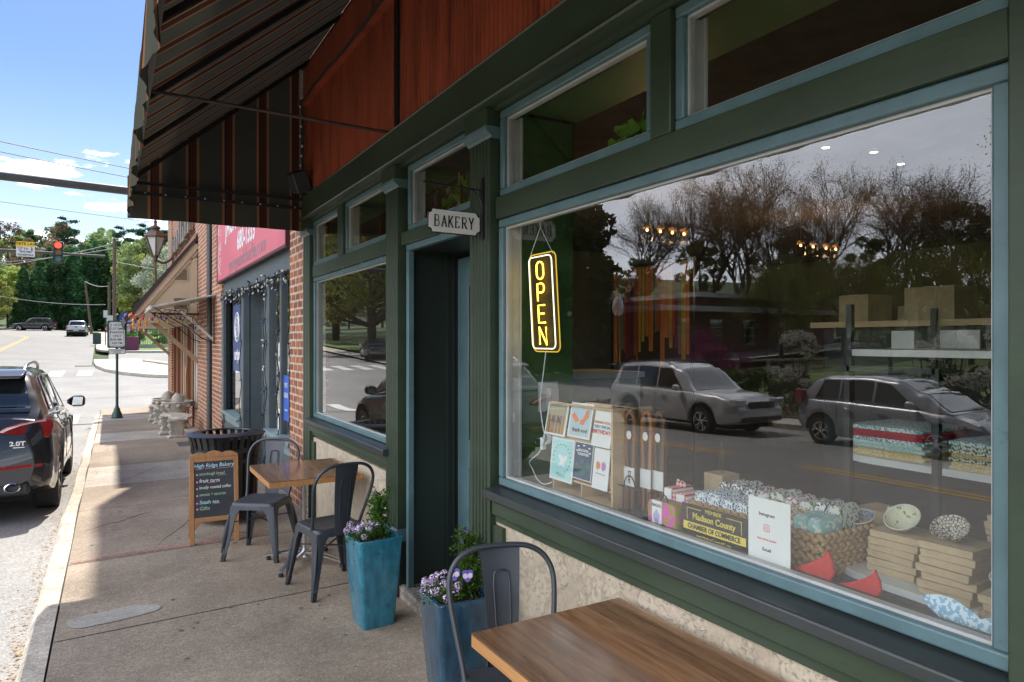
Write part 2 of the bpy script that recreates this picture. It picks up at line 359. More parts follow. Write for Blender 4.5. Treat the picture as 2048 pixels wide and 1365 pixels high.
WOODT = wood('table_wood', (.15,.055,.020), (.44,.225,.10), .25, axis=1, coat=.6, plank=.155, scale=.75)
WOODE = wood('oak_edge', (.36,.16,.05), (.5,.25,.09), .45, axis=1)
WOODB = wood('board_frame_wood', (.30,.13,.045), (.42,.21,.085), .5, axis=2)
WOODP = wood('plywood', (.5,.34,.18), (.6,.43,.25), .6, axis=1)
WOODD = wood('dark_walnut', (.07,.032,.018), (.16,.08,.04), .4, axis=2)
WOODS = wood('shopfront_wood', (.15,.05,.02), (.26,.1,.04), .45, axis=2)
POLEW = wood('pole_wood', (.10,.065,.045), (.2,.14,.10), .85, axis=2)
CHAIRM = pm('chair_metal', (.052,.057,.066), .42, metal=.25, var=.08, vscale=12, bump=.03, bscale=200)
CHALK = pm('chalkboard', (.035,.038,.042), .6, var=.3, vscale=5)
def grit(name, base, dark, light, stain, rough=.85, s1=150, stscale=.9, bump=.25, thr=.5, tint=None):
    m = bpy.data.materials.new(name); m.use_nodes = True; N, L = nodes(m); b = N['Principled BSDF']; b.inputs['Roughness'].default_value = rough
    ge = N.new('ShaderNodeNewGeometry'); P = ge.outputs['Position']
    v = N.new('ShaderNodeTexVoronoi'); v.inputs['Scale'].default_value = s1; L.new(P, v.inputs['Vector'])
    sv = N.new('ShaderNodeSeparateXYZ'); L.new(v.outputs['Color'], sv.inputs[0])
    rp = N.new('ShaderNodeValToRGB'); e = rp.color_ramp.elements; e[0].position = .0; e[0].color = tuple(dark)+(1,); e[1].position = 1; e[1].color = tuple(light)+(1,)
    a = e.new(.3); a.color = tuple(base)+(1,); a = e.new(.8); a.color = tuple(base)+(1,)
    L.new(sv.outputs[0], rp.inputs[0])
    n2 = N.new('ShaderNodeTexNoise'); n2.inputs['Scale'].default_value = stscale; n2.inputs['Detail'].default_value = 10; n2.inputs['Roughness'].default_value = .68; L.new(P, n2.inputs['Vector'])
    r2 = N.new('ShaderNodeValToRGB'); r2.color_ramp.elements[0].position = thr-.15; r2.color_ramp.elements[1].position = thr+.18; L.new(n2.outputs['Fac'], r2.inputs[0])
    mx_ = N.new('ShaderNodeMix'); mx_.data_type = 'RGBA'; mx_.blend_type = 'MULTIPLY'; mx_.inputs['Factor'].default_value = 1
    r2.color_ramp.elements[0].color = tuple(stain)+(1,); r2.color_ramp.elements[1].color = (1.12,1.1,1.06,1)
    L.new(rp.outputs[0], mx_.inputs[6]); L.new(r2.outputs[0], mx_.inputs[7])
    n3 = N.new('ShaderNodeTexNoise'); n3.inputs['Scale'].default_value = 22; n3.inputs['Detail'].default_value = 6; L.new(P, n3.inputs['Vector'])
    mr = N.new('ShaderNodeMapRange'); mr.inputs[3].default_value = .72; mr.inputs[4].default_value = 1.28; L.new(n3.outputs['Fac'], mr.inputs[0])
    vs = N.new('ShaderNodeVectorMath'); vs.operation = 'SCALE'; L.new(mx_.outputs[2], vs.inputs[0]); L.new(mr.outputs[0], vs.inputs['Scale'])
    L.new(vs.outputs[0], b.inputs['Base Color'])
    bp = N.new('ShaderNodeBump'); bp.inputs['Strength'].default_value = bump; bp.inputs['Distance'].default_value = .004
    L.new(math_n(N, L, 'ADD', sv.outputs[0], n3.outputs['Fac']), bp.inputs['Height']); L.new(bp.outputs[0], b.inputs['Normal']); return m
ASPH = grit('asphalt', (.245,.24,.23), (.14,.138,.135), (.40,.39,.37), (.86,.85,.84), s1=120, stscale=.5)
WALKM = grit('sidewalk_concrete', (.315,.255,.193), (.19,.155,.12), (.45,.395,.32), (.60,.56,.52), s1=150, stscale=.75)
WALKL = grit('sidewalk_concrete_pale', (.40,.36,.305), (.24,.22,.19), (.58,.53,.46), (.78,.77,.76), s1=150, stscale=1.6)
PATCH = grit('patch_cement', (.36,.335,.29), (.24,.23,.2), (.46,.43,.38), (.8,.8,.8), s1=170, stscale=3)
KERBM = grit('kerb_concrete', (.46,.41,.34), (.27,.24,.2), (.62,.57,.5), (.72,.7,.67), s1=90, stscale=4, bump=.5)
FARW = grit('far_sidewalk', (.45,.42,.37), (.35,.33,.3), (.55,.52,.47), (.85,.84,.82), s1=30)
GRASSM = pm('grass_green', (.10,.19,.035), .9, var=.45, vscale=1.5, detail=12)
LAWNM = pm('lawn_dull', (.10,.15,.04), .9, var=.5, vscale=.8, detail=14, dirt=(.17,.14,.08), dscale=.35, dthr=.52)
GROUNDM = pm('ground_green', (.06,.085,.03), .95, var=.5, vscale=.1, detail=14)
MULCH = pm('mulch', (.11,.06,.035), .95, var=.5, vscale=5, detail=12)
WHITEL = pm('road_white_paint', (.72,.72,.7), .6, var=.1, vscale=8, dirt=(.35,.34,.33), dscale=9, dthr=.62)
YELLOWL = pm('road_yellow_paint', (.62,.36,.06), .6, var=.15, vscale=8, dirt=(.3,.25,.17), dscale=7, dthr=.64)
def yr(a, b, st):
    n = max(1, int(round((b-a)/st))); return [a+(b-a)*i/n for i in range(n+1)]
def strip(mb, x0, x1, Y, off, zf=zs):
    # x0/x1 numbers or functions of Y
    f0 = x0 if callable(x0) else (lambda y: x0); f1 = x1 if callable(x1) else (lambda y: x1)
    vs = []; fs = []
    for y in Y: vs += [(f0(y), y, zf(y)+off), (f1(y), y, zf(y)+off)]
    for i in range(len(Y)-1): fs.append((2*i, 2*i+1, 2*i+3, 2*i+2))
    return mb.add(vs, fs)
# terrain sheet: follows the street, rises to hills behind
def cs(x, y):          # the street falls away gently towards its far side
    return -.032*max(0, min(-x, 12)-2)*max(0, min(1, (38-y)/14))
def crossfall(o):
    for v in o.data.vertices:
        v.co.z += cs(v.co.x+o.location.x, v.co.y+o.location.y)
def hz(x, y):
    z = (zs(y) if y > -60 else 0)
    z = min(z, 3.34 + max(0, y-110)*.03)
    d = max(0, -x-16); z += min(d*.055, 1.9) + max(0, -x-75)*.04
    if y > 128: z += (y-128)*.13
    z += max(0, x-40)*.05*(1 if y > 40 else 0)
    z = min(z, 34)
    return z + cs(x, y)
def grid(xs, ys, off, zf):
    vs = [(x, y, zf(x, y)+off) for y in ys for x in xs]; n = len(xs)
    return vs, [(j*n+i, j*n+i+1, (j+1)*n+i+1, (j+1)*n+i) for j in range(len(ys)-1) for i in range(n-1)]
xs_ = [-900,-500,-300,-200,-150,-120,-100,-85,-75,-65,-55,-45,-36,-30,-25,-20,-16,-13,-10,-5,0,5,10,16,25,40,60,90,150,300,600,900]
ys_ = [-900,-400,-200,-100,-60,-30,-10,0,8,12,16,20,24,30,36,42,50,58,66,74,82,90,98,106,110,118,128,138,150,165,180,200,230,270,350,500,900]
m = MB(); m.add(*grid(xs_, ys_, -.34, hz)); g = struct(m.build('ground', GROUNDM, smooth=180))
# road
m = MB(); Ys = yr(-70, 24, 2)+yr(24, 100, 2)[1:]
xL = lambda y: -11.6 if y < 78 else -11.6-(y-78)*.22
xR = lambda y: -.45 if y < 24.2 else (-.2 if y < 46 else -1.0-.012*(y-46))
strip(m, xL, -2.0, Ys, -.13); strip(m, -2.0, xR, Ys, -.13)
strip(m, -90, lambda y: -1.6-(y-100)*.5, yr(100, 118, 2), -.13)
road = struct(m.build('road', ASPH))
def sidez(x, y): return zs(y)
m = MB(); strip(m, -.2, 60, yr(24.6, 58, 1.5), -.132); struct(m.build('side_street', ASPH))
m = MB(); strip(m, -60, -11.6, yr(24, 36, 1.5), -.128); struct(m.build('side_street', ASPH))
m = MB()
cl = lambda y, o: (-6.1 - .018*max(0, y-10) - max(0, y-84)**2*.03 + o)
for o in (-.17, .07):
    strip(m, lambda y: cl(y, o), lambda y: cl(y, o+.1), yr(-60, 21.0, 2), -.126)
    strip(m, lambda y: cl(y, o), lambda y: cl(y, o+.1), yr(44, 99, 1.5), -.126)
struct(m.build('road_centre_lines', YELLOWL))
m = MB()
for k in range(9):
    x = -.85-1.2*k
    strip(m, x-.62, x, yr(38.8, 41.8, 1.5), -.125)
    strip(m, x-.45, x, yr(22.3, 25.0, 1.5), -.125)
for k in range(7):
    y = 26.5+1.25*k; strip(m, -14.6, -12.2, [y, y+.6], -.123)
strip(m, -11.2, -6.4, [21.1, 21.45], -.125)
struct(m.build('crosswalk_markings', WHITEL))
for o in list(bpy.data.objects):
    if o.type == 'MESH' and o.name.split('.')[0] in ('road','side_street','road_centre_lines','crosswalk_markings'): crossfall(o)
# kerb: a real step, slightly rounded top edge, with joints
def kerb_run(x, Ya, Yb, wdt=.14, lab='kerb'):
    m = MB(); L_ = 3.05; y = Ya
    while y < Yb-.01:
        y2 = min(Yb, y+L_); a, b_ = y+.006, y2-.006
        n = 4; prof = [(x-wdt, -.32), (x-wdt+.008, -.035), (x-wdt+.035, -.006), (x, 0), (x, -.32)]
        rings = []
        for i in range(n+1):
            yy = a+(b_-a)*i/n; jx = .006*math.sin(yy*2.1)+.004*math.sin(yy*5.7)
            rings.append([(px+jx, yy, zs(yy)+pz) for px, pz in prof])
        m.loft(rings); y = y2
    return struct(m.build(lab, KERBM, smooth=40))
kerb_run(-.305, -2.0, 24.0); crossfall(kerb_run(-11.6, -60, 22.0))
# sidewalk slabs between the joints read from the photo
SJ = [-3.2, -1.4, .9, 2.9, 4.78, 6.36, 8.35, 9.9, 11.75, 13.6, 15.4, 17.3, 19.2, 21.1, 23.0, 25.0]
m = MB(); strip(m, -.31, 1.8, yr(-3.2, 25, 1), -.014); struct(m.build('sidewalk_bed', pm('joint_dirt', (.05,.045,.04), .95)))
m = MB()
for i in range(len(SJ)-1):
    a, b_ = SJ[i]+.006, SJ[i+1]-.006; m.mi = 1 if i in (7, 10, 13) else 0
    for (xa, xb) in ((-.295, .75), (.75, 1.74)):
        n = 3
        for k in range(n):
            y0, y1 = a+(b_-a)*k/n, a+(b_-a)*(k+1)/n; sk = .055
            q = [(xa, y0+sk*xa, zs(y0)), (xb, y0+sk*xb, zs(y0)), (xb, y1+sk*xb, zs(y1)), (xa, y1+sk*xa, zs(y1))]
            m.add(q, [(0,1,2,3)])
struct(m.build('sidewalk', [WALKM, WALKL]))
m = MB(); rr = random.Random(3)
pt = [(.0+.26*math.cos(t)*(1+.10*math.sin(t*3+1)+.04*rr.uniform(-1,1)), 5.03+.13*math.sin(t)*(1+.22*math.sin(t*2+.6)+.06*rr.uniform(-1,1)), .004) for t in [2*math.pi*k/26 for k in range(26)]]
m.add(pt, [tuple(range(26))]); struct(m.build('sidewalk_patch', PATCH))
m = MB(); m.add([(-.28, 6.37, .0035), (1.2, 6.46, .0035), (1.2, 6.62, .0035), (.4, 6.52, .0035), (-.28, 6.42, .0035)], [(0,1,2,3,4)])
struct(m.build('sidewalk_red_stain', grit('red_stain', (.30,.17,.13), (.16,.1,.09), (.5,.4,.35), (.8,.75,.7), s1=150)))
# leaf litter in the gutter
m = MB(); rr = random.Random(5)
for k in range(1100):
    y = rr.choice([rr.uniform(3.5, 5.2), rr.uniform(5, 9), rr.uniform(9, 22), rr.uniform(10, 20)])
    far = y > 9
    x = -.46-abs(rr.gauss(0, .06 if not far else .10)) ; r_ = rr.uniform(.004, .012); a = rr.uniform(0, 6.3)
    z = zs(y)-.125+rr.uniform(0, .006)
    c, s_ = math.cos(a)*r_, math.sin(a)*r_
    m.add([(x+c*1.4, y+s_*1.4, z), (x-s_*.7, y+c*.7, z+r_*.4), (x-c*1.4, y-s_*1.4, z), (x+s_*.7, y-c*.7, z+r_*.3)], [(0,1,2,3)])
o = m.build('leaf_litter', pm('dry_leaves', (.42,.27,.14), .9, var=.5, vscale=40)); tag(o, 'dry tan leaf litter scattered in the gutter along the kerb', 'leaf litter', kind='stuff')
m = MB(); rr = random.Random(77)
for k in range(70):
    y = rr.uniform(2.8, 14); x = rr.uniform(-.2, 1.6); r_ = rr.uniform(.006, .017)
    m.add([(x+r_*math.cos(a)*rr.uniform(.8,1.2), y+r_*math.sin(a)*rr.uniform(.8,1.2), zs(y)+.0035) for a in [k_*math.pi/5 for k_ in range(10)]], [tuple(range(10))])
tag(m.build('gum_spots', pm('old_gum', (.10,.09,.08), .8, var=.3)), 'old dark gum spots trodden into the sidewalk', 'gum spots', kind='stuff')
m = MB()
for (x0, y0, x1, y1, sd) in ((.30,6.50,1.05,8.3,1),(-.25,7.4,.35,7.9,2),(.1,10.1,.7,11.6,4)):
    rr = random.Random(sd); P = []
    for k in range(15): t = k/14; P.append((x0+(x1-x0)*t+rr.gauss(0,.012), y0+(y1-y0)*t+rr.gauss(0,.014), zs(y0+(y1-y0)*t)+.0005))
    m.tube(P, [.0022*math.sin(math.pi*(k+.5)/15)+.0006 for k in range(15)], 4)
struct(m.build('sidewalk_cracks', MC['joint_dirt']))
# far corner sidewalk across the side street
def wedge(name, pts, mat, off=0, h=.14):
    m = MB(); n = len(pts)
    vs = [(x, y, zs(y)+off) for x, y in pts]+[(x, y, zs(y)+off-h) for x, y in pts]
    m.add(vs, [tuple(range(n))]+[(k, (k+1) % n, n+(k+1) % n, n+k) for k in range(n)])
    return struct(m.build(name, mat))
arcp = [(-.95,48.5),(-.9,46),(-.75,43.5),(-.3,41),(.5,38.8),(1.5,37.2),(2.6,36.4),(5,36),(14,35.8),(30,35.6)]
wedge('far_sidewalk', arcp+[(30,39),(14,39.2),(6,39.6),(3.4,41.2),(2.2,44),(1.4,48.5)], FARW, .02)
wedge('far_kerb', [(3.4,41.25),(6,39.65),(30,39.1),(30,39.6),(6.2,40.2),(3.9,41.7),(1.9,46.5),(1.55,46)], KERBM, .10)
arc2 = [(-1.4,98),(-1.25,80),(-1.1,64),(-1.0,60),(-.6,58.2),(.3,57.3),(3,57),(30,57)]
wedge('far_sidewalk', arc2+[(30,59),(3,59),(1.2,60),(.7,64),(.5,80),(.3,98)], FARW, .02)
m = MB(); m.add(*grid([.5,3,8,16,30,60], [58,62,68,76,84,92,100,112], .03, lambda x, y: zs(y)+max(0, x-3)*.05)); struct(m.build('far_lawn', GRASSM))
# the far side of the street (seen in the windows): sidewalk, mulch bank, lawn
m = MB(); strip(m, -13.2, -11.6, yr(-60, 22, 2), -.01); crossfall(struct(m.build('opposite_sidewalk', FARW)))
m = MB(); strip(m, -13.2, -11.6, yr(37.5, 78, 2), -.01); struct(m.build('opposite_sidewalk', FARW))
oz = lambda x, y: hz(x, y)+.0
m = MB(); m.add(*grid([-16.5,-15,-13.2], yr(-60, 22, 2), .02, lambda x, y: hz(x, y)+.2*(-13.2-x)/3.3)); struct(m.build('mulch_bank', MULCH))
m = MB(); m.add(*grid([-60,-45,-36,-30,-25,-20,-16.5], yr(-60, 22.5, 3), .18, hz)); struct(m.build('lawn', LAWNM))
m = MB(); m.add(*grid([-60,-45,-36,-30,-25,-20,-16.5,-13.2], yr(37.5, 80, 3), .12, hz)); struct(m.build('lawn', LAWNM))
m = MB(); m.add(*grid([-40,-30,-24,-19,-14.2], yr(42, 46.5, 1.5), .20, hz)); struct(m.build('driveway', ASPH))
m = MB(); m.add(*grid([-46,-40,-33,-26,-22], [29.5,31,32.5], .24, hz)); struct(m.build('path', FARW))
# ================================================================== bakery building
bk = thing('bakery_building', 'bakery shopfront in dark green and pale blue trim with red beadboard above', 'building', (1.75, 3, 0))
def part(mb, name, mat, parent, **k): return mb.build(name, mat, parent, **k)
# brick mass above and behind the facade (casts the shade on the sidewalk)
m = MB(); m.box(1.74, 9.5, -6, 7.74, 4.58, 10.6); part(m, 'upper_wall', BRICK, bk)
m = MB(); m.box(9.3, 9.5, -6, 7.7, 0, 4.57); m.box(1.95, 9.3, 7.55, 7.7, 0, 4.57); m.box(1.95, 9.3, -6, -5.85, 0, 4.57); part(m, 'inner_wall', pm('room_wall', (.16,.15,.13), .8), bk)
m = MB(); m.box(1.9, 9.3, -5.85, 7.55, 2.975, 3.1); part(m, 'ceiling', pm('room_ceiling', (.11,.085,.065), .95, var=.2, vscale=8, bump=.5, bscale=35, spec=.1), bk)
m = MB(); m.box(1.8, 9.3, -5.85, 7.55, -.02, .05); part(m, 'floor', pm('room_floor', (.10,.07,.05), .5, var=.3), bk)
m = MB(); m.box(1.9, 2.2, -3, 3.05, 2.945, 2.974); m.box(1.9, 2.2, 4.5, 7.5, 2.945, 2.974); m.box(1.80, 1.9, -5, 3.1, 2.945, 3.3); m.box(1.80, 1.9, 4.42, 7.5, 2.945, 3.3); m.box(2.2, 2.24, 3.13, 4.42, 2.36, 2.97)
part(m, 'soffit', pm('inner_green_wall', (.075,.15,.05), .5, var=.15), bk)
IG = MC['inner_green_wall']
m = MB(); m.box(1.77, 2.2, 3.09, 3.16, .05, 2.944); part(m, 'partition', IG, bk)
m = MB(); m.box(1.9, 1.935, -1, .70, 1.0, 2.94); m.box(1.78, 1.9, .0, .70, 1.0, 2.94); part(m, 'partition', IG, bk)
# beadboard: real grooves
m = MB(); y = 7.05; prof = []
while y > -2.6:
    prof += [(1.69, y), (1.69, y-.036), (1.697, y-.040), (1.697, y-.044)]; y -= .048
zz = (3.205, 4.11)
vs = [(x, y, z) for z in zz for x, y in prof]; n = len(prof)
m.add(vs, [(i, i+1, n+i+1, n+i) for i in range(n-1)]); part(m, 'beadboard', REDB, bk)
m = MB(); m.box(1.70, 1.75, -2.6, 7.05, 3.2, 4.56); part(m, 'board_backing', DKGREEN, bk)
m = MB()
for y in (4.43, .6, -1.5): m.box(1.675, 1.689, y-.035, y+.035, 3.205, 4.11)
part(m, 'batten', BLACK, bk)
m = MB(); m.box(1.615, 1.699, -2.6, 7.02, 4.112, 4.40); part(m, 'ledger_board', REDB, bk, bevel=.006)
m = MB(); m.tube([(1.605, y, 4.095+.012*math.sin(y*3.3)+.006*math.sin(y*11)) for y in [-2.5+.24*i for i in range(40)]], .012, 6); part(m, 'cable', BLACKR, bk, smooth=60)
# header
m = MB(); prof = [(1.75,3.20),(1.655,3.20),(1.650,3.195),(1.655,3.188),(1.655,3.0),(1.648,2.992),(1.634,2.984),(1.630,2.975),(1.636,2.966),(1.652,2.962),(1.665,2.956),(1.70,2.954),(1.702,2.933),(1.75,2.933)]
m.loft([[(x, y, z) for x, z in prof] for y in (-2.6, 7.10)]); part(m, 'header', GREEN, bk, smooth=25)
# posts and rails (green), members butt each other
m = MB()
m.box(1.705, 1.78, .745, 3.08, 2.376, 2.489)          # rail over the main window
m.box(1.705, 1.78, 4.66, 6.80, 2.376, 2.489)
m.box(1.705, 1.78, 3.34, 4.41, 2.402, 2.489)
part(m, 'transom_rail', GREEN, bk, bevel=.004)
m = MB(); m.box(1.702, 1.79, 1.80, 1.905, 2.4895, 2.932); m.box(1.702, 1.79, 5.77, 5.93, 2.4895, 2.932); part(m, 'mullion', GREEN, bk, bevel=.004)
m = MB(); m.box(1.698, 1.80, -.6, .744, .02, 2.932); part(m, 'corner_post', GREEN, bk, bevel=.004)
m = MB(); m.box(1.70, 1.85, -5.9, -.61, .02, 2.93); part(m, 'side_wall', GREEN, bk)
def pilaster(y0, y1, nfl, base=True):
    # fluted shaft with plinth, capital and block
    m = MB(); w_ = y1-y0; mg = w_*.10; fl = (w_-2*mg)/nfl; prof = [(1.76, y0), (1.685, y0), (1.685, y0+mg)]
    for k in range(nfl):
        a = y0+mg+k*fl; prof += [(1.685, a+fl*.22), (1.695, a+fl*.34), (1.695, a+fl*.66), (1.685, a+fl*.78), (1.685, a+fl)]
    prof += [(1.685, y1), (1.76, y1)]
    m.loft([[(x, y, z) for x, y in prof] for z in (.46, 2.80)]); p = part(m, 'pilaster', GREEN, bk)
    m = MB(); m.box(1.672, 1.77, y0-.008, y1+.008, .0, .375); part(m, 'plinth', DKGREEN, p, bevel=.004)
    m = MB(); m.loft([[(x, y, z) for x, z in [(1.77,.376),(1.664,.376),(1.66,.385),(1.66,.44),(1.668,.452),(1.68,.459),(1.77,.459)]] for y in (y0-.014, y1+.014)]); part(m, 'base_moulding', BLUE if y0 > 4 else GREEN, p)
    m = MB(); m.loft([[(x, y, z) for x, z in [(1.77,2.801),(1.683,2.801),(1.678,2.812),(1.664,2.822),(1.652,2.830),(1.648,2.842),(1.648,2.856),(1.77,2.856)]] for y in (y0-.022, y1+.018)]); part(m, 'capital', BLUE, p, smooth=30)
    m = MB(); m.box(1.658, 1.77, y0-.012, y1+.012, 2.857, 2.953); part(m, 'cap_block', GREEN, p, bevel=.003)
    return p
pilaster(3.10, 3.33, 5); pilaster(4.42, 4.655, 5); pilaster(6.84, 7.10, 3)
STUC = bpy.data.materials.new('peeling_stucco'); STUC.use_nodes = True
def mk_stucco():
    N, L = nodes(STUC); b = N['Principled BSDF']; b.inputs['Roughness'].default_value = .9
    ge = N.new('ShaderNodeNewGeometry')
    n1 = N.new('ShaderNodeTexNoise'); n1.inputs['Scale'].default_value = 6.0; n1.inputs['Detail'].default_value = 12; n1.inputs['Roughness'].default_value = .66; n1.inputs['Distortion'].default_value = .15
    n2 = N.new('ShaderNodeTexNoise'); n2.inputs['Scale'].default_value = 45; n2.inputs['Detail'].default_value = 8; n2.inputs['Roughness'].default_value = .7
    n3 = N.new('ShaderNodeTexVoronoi'); n3.inputs['Scale'].default_value = 30
    for n_ in (n1, n2, n3): L.new(ge.outputs['Position'], n_.inputs['Vector'])
    r1 = N.new('ShaderNodeValToRGB'); e = r1.color_ramp.elements; e[0].position = .48; e[1].position = .51; L.new(n1.outputs['Fac'], r1.inputs[0])
    r3 = N.new('ShaderNodeValToRGB'); e = r3.color_ramp.elements; e[0].position = .57; e[1].position = .585; L.new(n1.outputs['Fac'], r3.inputs[0])
    c = N.new('ShaderNodeMix'); c.data_type = 'RGBA'; c.inputs[6].default_value = (.47,.385,.28,1); c.inputs[7].default_value = (.535,.445,.33,1); L.new(r1.outputs[0], c.inputs['Factor'])
    mr = N.new('ShaderNodeMapRange'); mr.inputs[1].default_value = .3; mr.inputs[2].default_value = .7; mr.inputs[3].default_value = .74; mr.inputs[4].default_value = 1.15; L.new(n2.outputs['Fac'], mr.inputs[0])
    sc = N.new('ShaderNodeVectorMath'); sc.operation = 'SCALE'; L.new(c.outputs[2], sc.inputs[0]); L.new(mr.outputs[0], sc.inputs['Scale']); L.new(sc.outputs[0], b.inputs['Base Color'])
    h = math_n(N, L, 'ADD', math_n(N, L, 'MULTIPLY', r1.outputs[0], 1.0), math_n(N, L, 'MULTIPLY', r3.outputs[0], .8))
    h = math_n(N, L, 'ADD', h, math_n(N, L, 'MULTIPLY', n2.outputs['Fac'], .45))
    bp = N.new('ShaderNodeBump'); bp.inputs['Strength'].default_value = .7; bp.inputs['Distance'].default_value = .005; L.new(h, bp.inputs['Height']); L.new(bp.outputs[0], b.inputs['Normal'])
mk_stucco()
m = MB(); m.box(1.722, 1.78, .744, 3.10, -.01, .86); part(m, 'stucco_panel', STUC, bk)
m = MB(); m.box(1.722, 1.78, 4.655, 6.83, -.01, .80); part(m, 'stucco_panel', STUC, bk)
m = MB(); m.box(1.70, 1.79, 6.72, 6.838, -.01, .76); m.box(1.70, 1.79, 3.0, 3.098, -.01, .80); part(m, 'stile', GREEN, bk)
# windows
def fr(m, y0, y1, z0, z1, w_, xa, xb):
    m.box(xa, xb, y0, y1, z0, z0+w_); m.box(xa, xb, y0, y1, z1-w_, z1); m.box(xa, xb, y0, y0+w_, z0+w_, z1-w_); m.box(xa, xb, y1-w_, y1, z0+w_, z1-w_)
def window(y0, y1, z0, z1, fw=.042, glass=GLASS, sill=False, jamb=True):
    # outer size of the blue frame
    m = MB(); fr(m, y0, y1, z0, z1, fw, 1.722, 1.76); W = part(m, 'window_frame', BLUE, bk, bevel=.007)
    a, b_, c, d_ = y0+fw, y1-fw, z0+fw, z1-fw
    m = MB(); fr(m, a, b_, c, d_, .009, 1.744, 1.772); part(m, 'glazing_bead', WHITEP, W)
    m = MB(); m.add([(1.752, a+.009, c+.009), (1.752, b_-.009, c+.009), (1.752, b_-.009, d_-.009), (1.752, a+.009, d_-.009)], [(0,1,2,3)]); part(m, 'glass_pane', glass, W)
    if jamb:
        m = MB(); m.box(1.773, 1.83, b_-.004, b_+.02, c-.01, d_+.01); m.box(1.82, 1.83, b_-.012, b_-.0041, c-.01, d_+.01); part(m, 'inner_frame', WHITEP, W)
        m = MB(); m.box(1.773, 1.80, a-.012, b_-.005, c-.02, c+.004); m.box(1.773, 1.80, a-.012, b_-.005, d_-.002, d_+.02); m.box(1.773, 1.80, a-.015, a, c+.005, d_-.003); part(m, 'inner_stop', GREEN, W)
    return W
w1 = window(.746, 3.078, 1.008, 2.375)
w2 = window(4.66, 6.835, 1.0, 2.375)
window(1.908, 3.065, 2.490, 2.932, glass=GLASST); window(.746, 1.798, 2.490, 2.932, glass=GLASST)
window(3.345, 4.335, 2.490, 2.932, glass=GLASST); window(4.662, 5.765, 2.490, 2.932, glass=GLASS); window(5.935, 6.835, 2.490, 2.932, glass=GLASS)
def sill(y0, y1, zt, w_, ap):
    m = MB(); m.loft([[(x, y, z) for x, z in [(1.745,zt),(1.645,zt-.016),(1.640,zt-.022),(1.640,zt-.055),(1.645,zt-.06),(1.745,zt-.06)]] for y in (y0, y1)]); part(m, 'sill', SILL, w_, bevel=.003)
    m = MB(); m.box(1.684, 1.745, y0+.03, y1-.02, zt-.06-ap, zt-.0605); m.box(1.705, 1.745, y0+.03, y1-.02, zt-.10-ap, zt-.061-ap); part(m, 'apron', GREEN, w_, bevel=.004)
sill(.744, 3.10, 1.006, w1, .085); sill(4.60, 6.86, .999, w2, .075)
# string light hooks on the blue rail of the small window
m = MB()
for y in (4.8, 5.25, 5.75, 6.3): m.tube([(1.722, y, 2.372), (1.70, y, 2.378), (1.70, y, 2.362), (1.706, y, 2.355)], .0025, 5)
part(m, 'hook', ALU, w2)
# door recess
m = MB(); m.box(1.722, 1.765, 4.32, 4.362, .05, 2.36); m.box(1.722, 1.765, 3.338, 4.362, 2.36, 2.402); m.box(1.722,1.765,3.338,3.37,.05,2.36); part(m, 'door_surround', BLUE, bk, bevel=.005)
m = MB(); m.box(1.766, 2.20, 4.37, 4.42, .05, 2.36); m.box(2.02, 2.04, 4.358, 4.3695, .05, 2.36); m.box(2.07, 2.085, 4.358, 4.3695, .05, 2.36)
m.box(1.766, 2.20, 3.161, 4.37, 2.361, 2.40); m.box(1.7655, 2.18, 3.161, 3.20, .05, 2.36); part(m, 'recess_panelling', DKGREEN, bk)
dr = MB()
dr.box(2.165, 2.21, 4.19, 4.361, .07, 2.33); dr.box(2.165, 2.21, 3.25, 3.36, .07, 2.33); dr.box(2.165, 2.21, 3.36, 4.19, 2.14, 2.33); dr.box(2.165, 2.21, 3.36, 4.19, .07, .28); dr.box(2.165, 2.21, 3.36, 4.19, .88, 1.06)
dr.box(2.18, 2.195, 3.36, 4.19, .28, .88)
D = part(dr, 'door', BLUE, bk, bevel=.004)
m = MB(); fr(m, 3.36, 4.19, 1.06, 2.14, .018, 2.155, 2.1645); fr(m, 3.45, 4.10, .36, .80, .02, 2.168, 2.1795); part(m, 'door_moulding', BLUE, D, bevel=.004)
m = MB(); m.box(2.185, 2.191, 3.36, 4.19, 1.06, 2.14); part(m, 'door_glass', pm('dark_door_glass', (.01,.012,.012), .08, var=0, spec=.8), D)
m = MB(); m.box(2.098, 2.15, 4.3615, 4.3695, .086, 2.35); part(m, 'door_jamb', BLACK, bk)
D.location.x -= .055
m = MB(); m.box(2.15, 2.164, 3.29, 3.33, 1.0, 1.25); m.tube([(2.15,3.31,1.2),(2.10,3.31,1.2),(2.10,3.31,1.05),(2.15,3.31,1.05)], .01); part(m, 'door_handle', ALU, D)
m = MB(); m.box(1.70, 2.5, 3.34, 4.415, -.02, .085)
part(m, 'door_step', grit('step_concrete', (.25,.22,.19), (.15,.14,.12), (.5,.47,.43), (.6,.58,.56), s1=90, stscale=6), bk, bevel=.01)
m = MB(); m.box(1.694, 1.699, 3.345, 4.41, .0, .08); part(m, 'step_nosing', pm('flaking_paint', (.25,.2,.17), .7, var=.3, vscale=20, dirt=(.5,.47,.42), dscale=18, dthr=.5), bk)
GOLD = pm('gold_digit', (.45,.24,.09), .35, metal=.6, var=.1)
text('24', .10, GOLD, MAT4(*FW, (1.700, 3.80, 2.440)), 'house_number', bk, ext=.003)
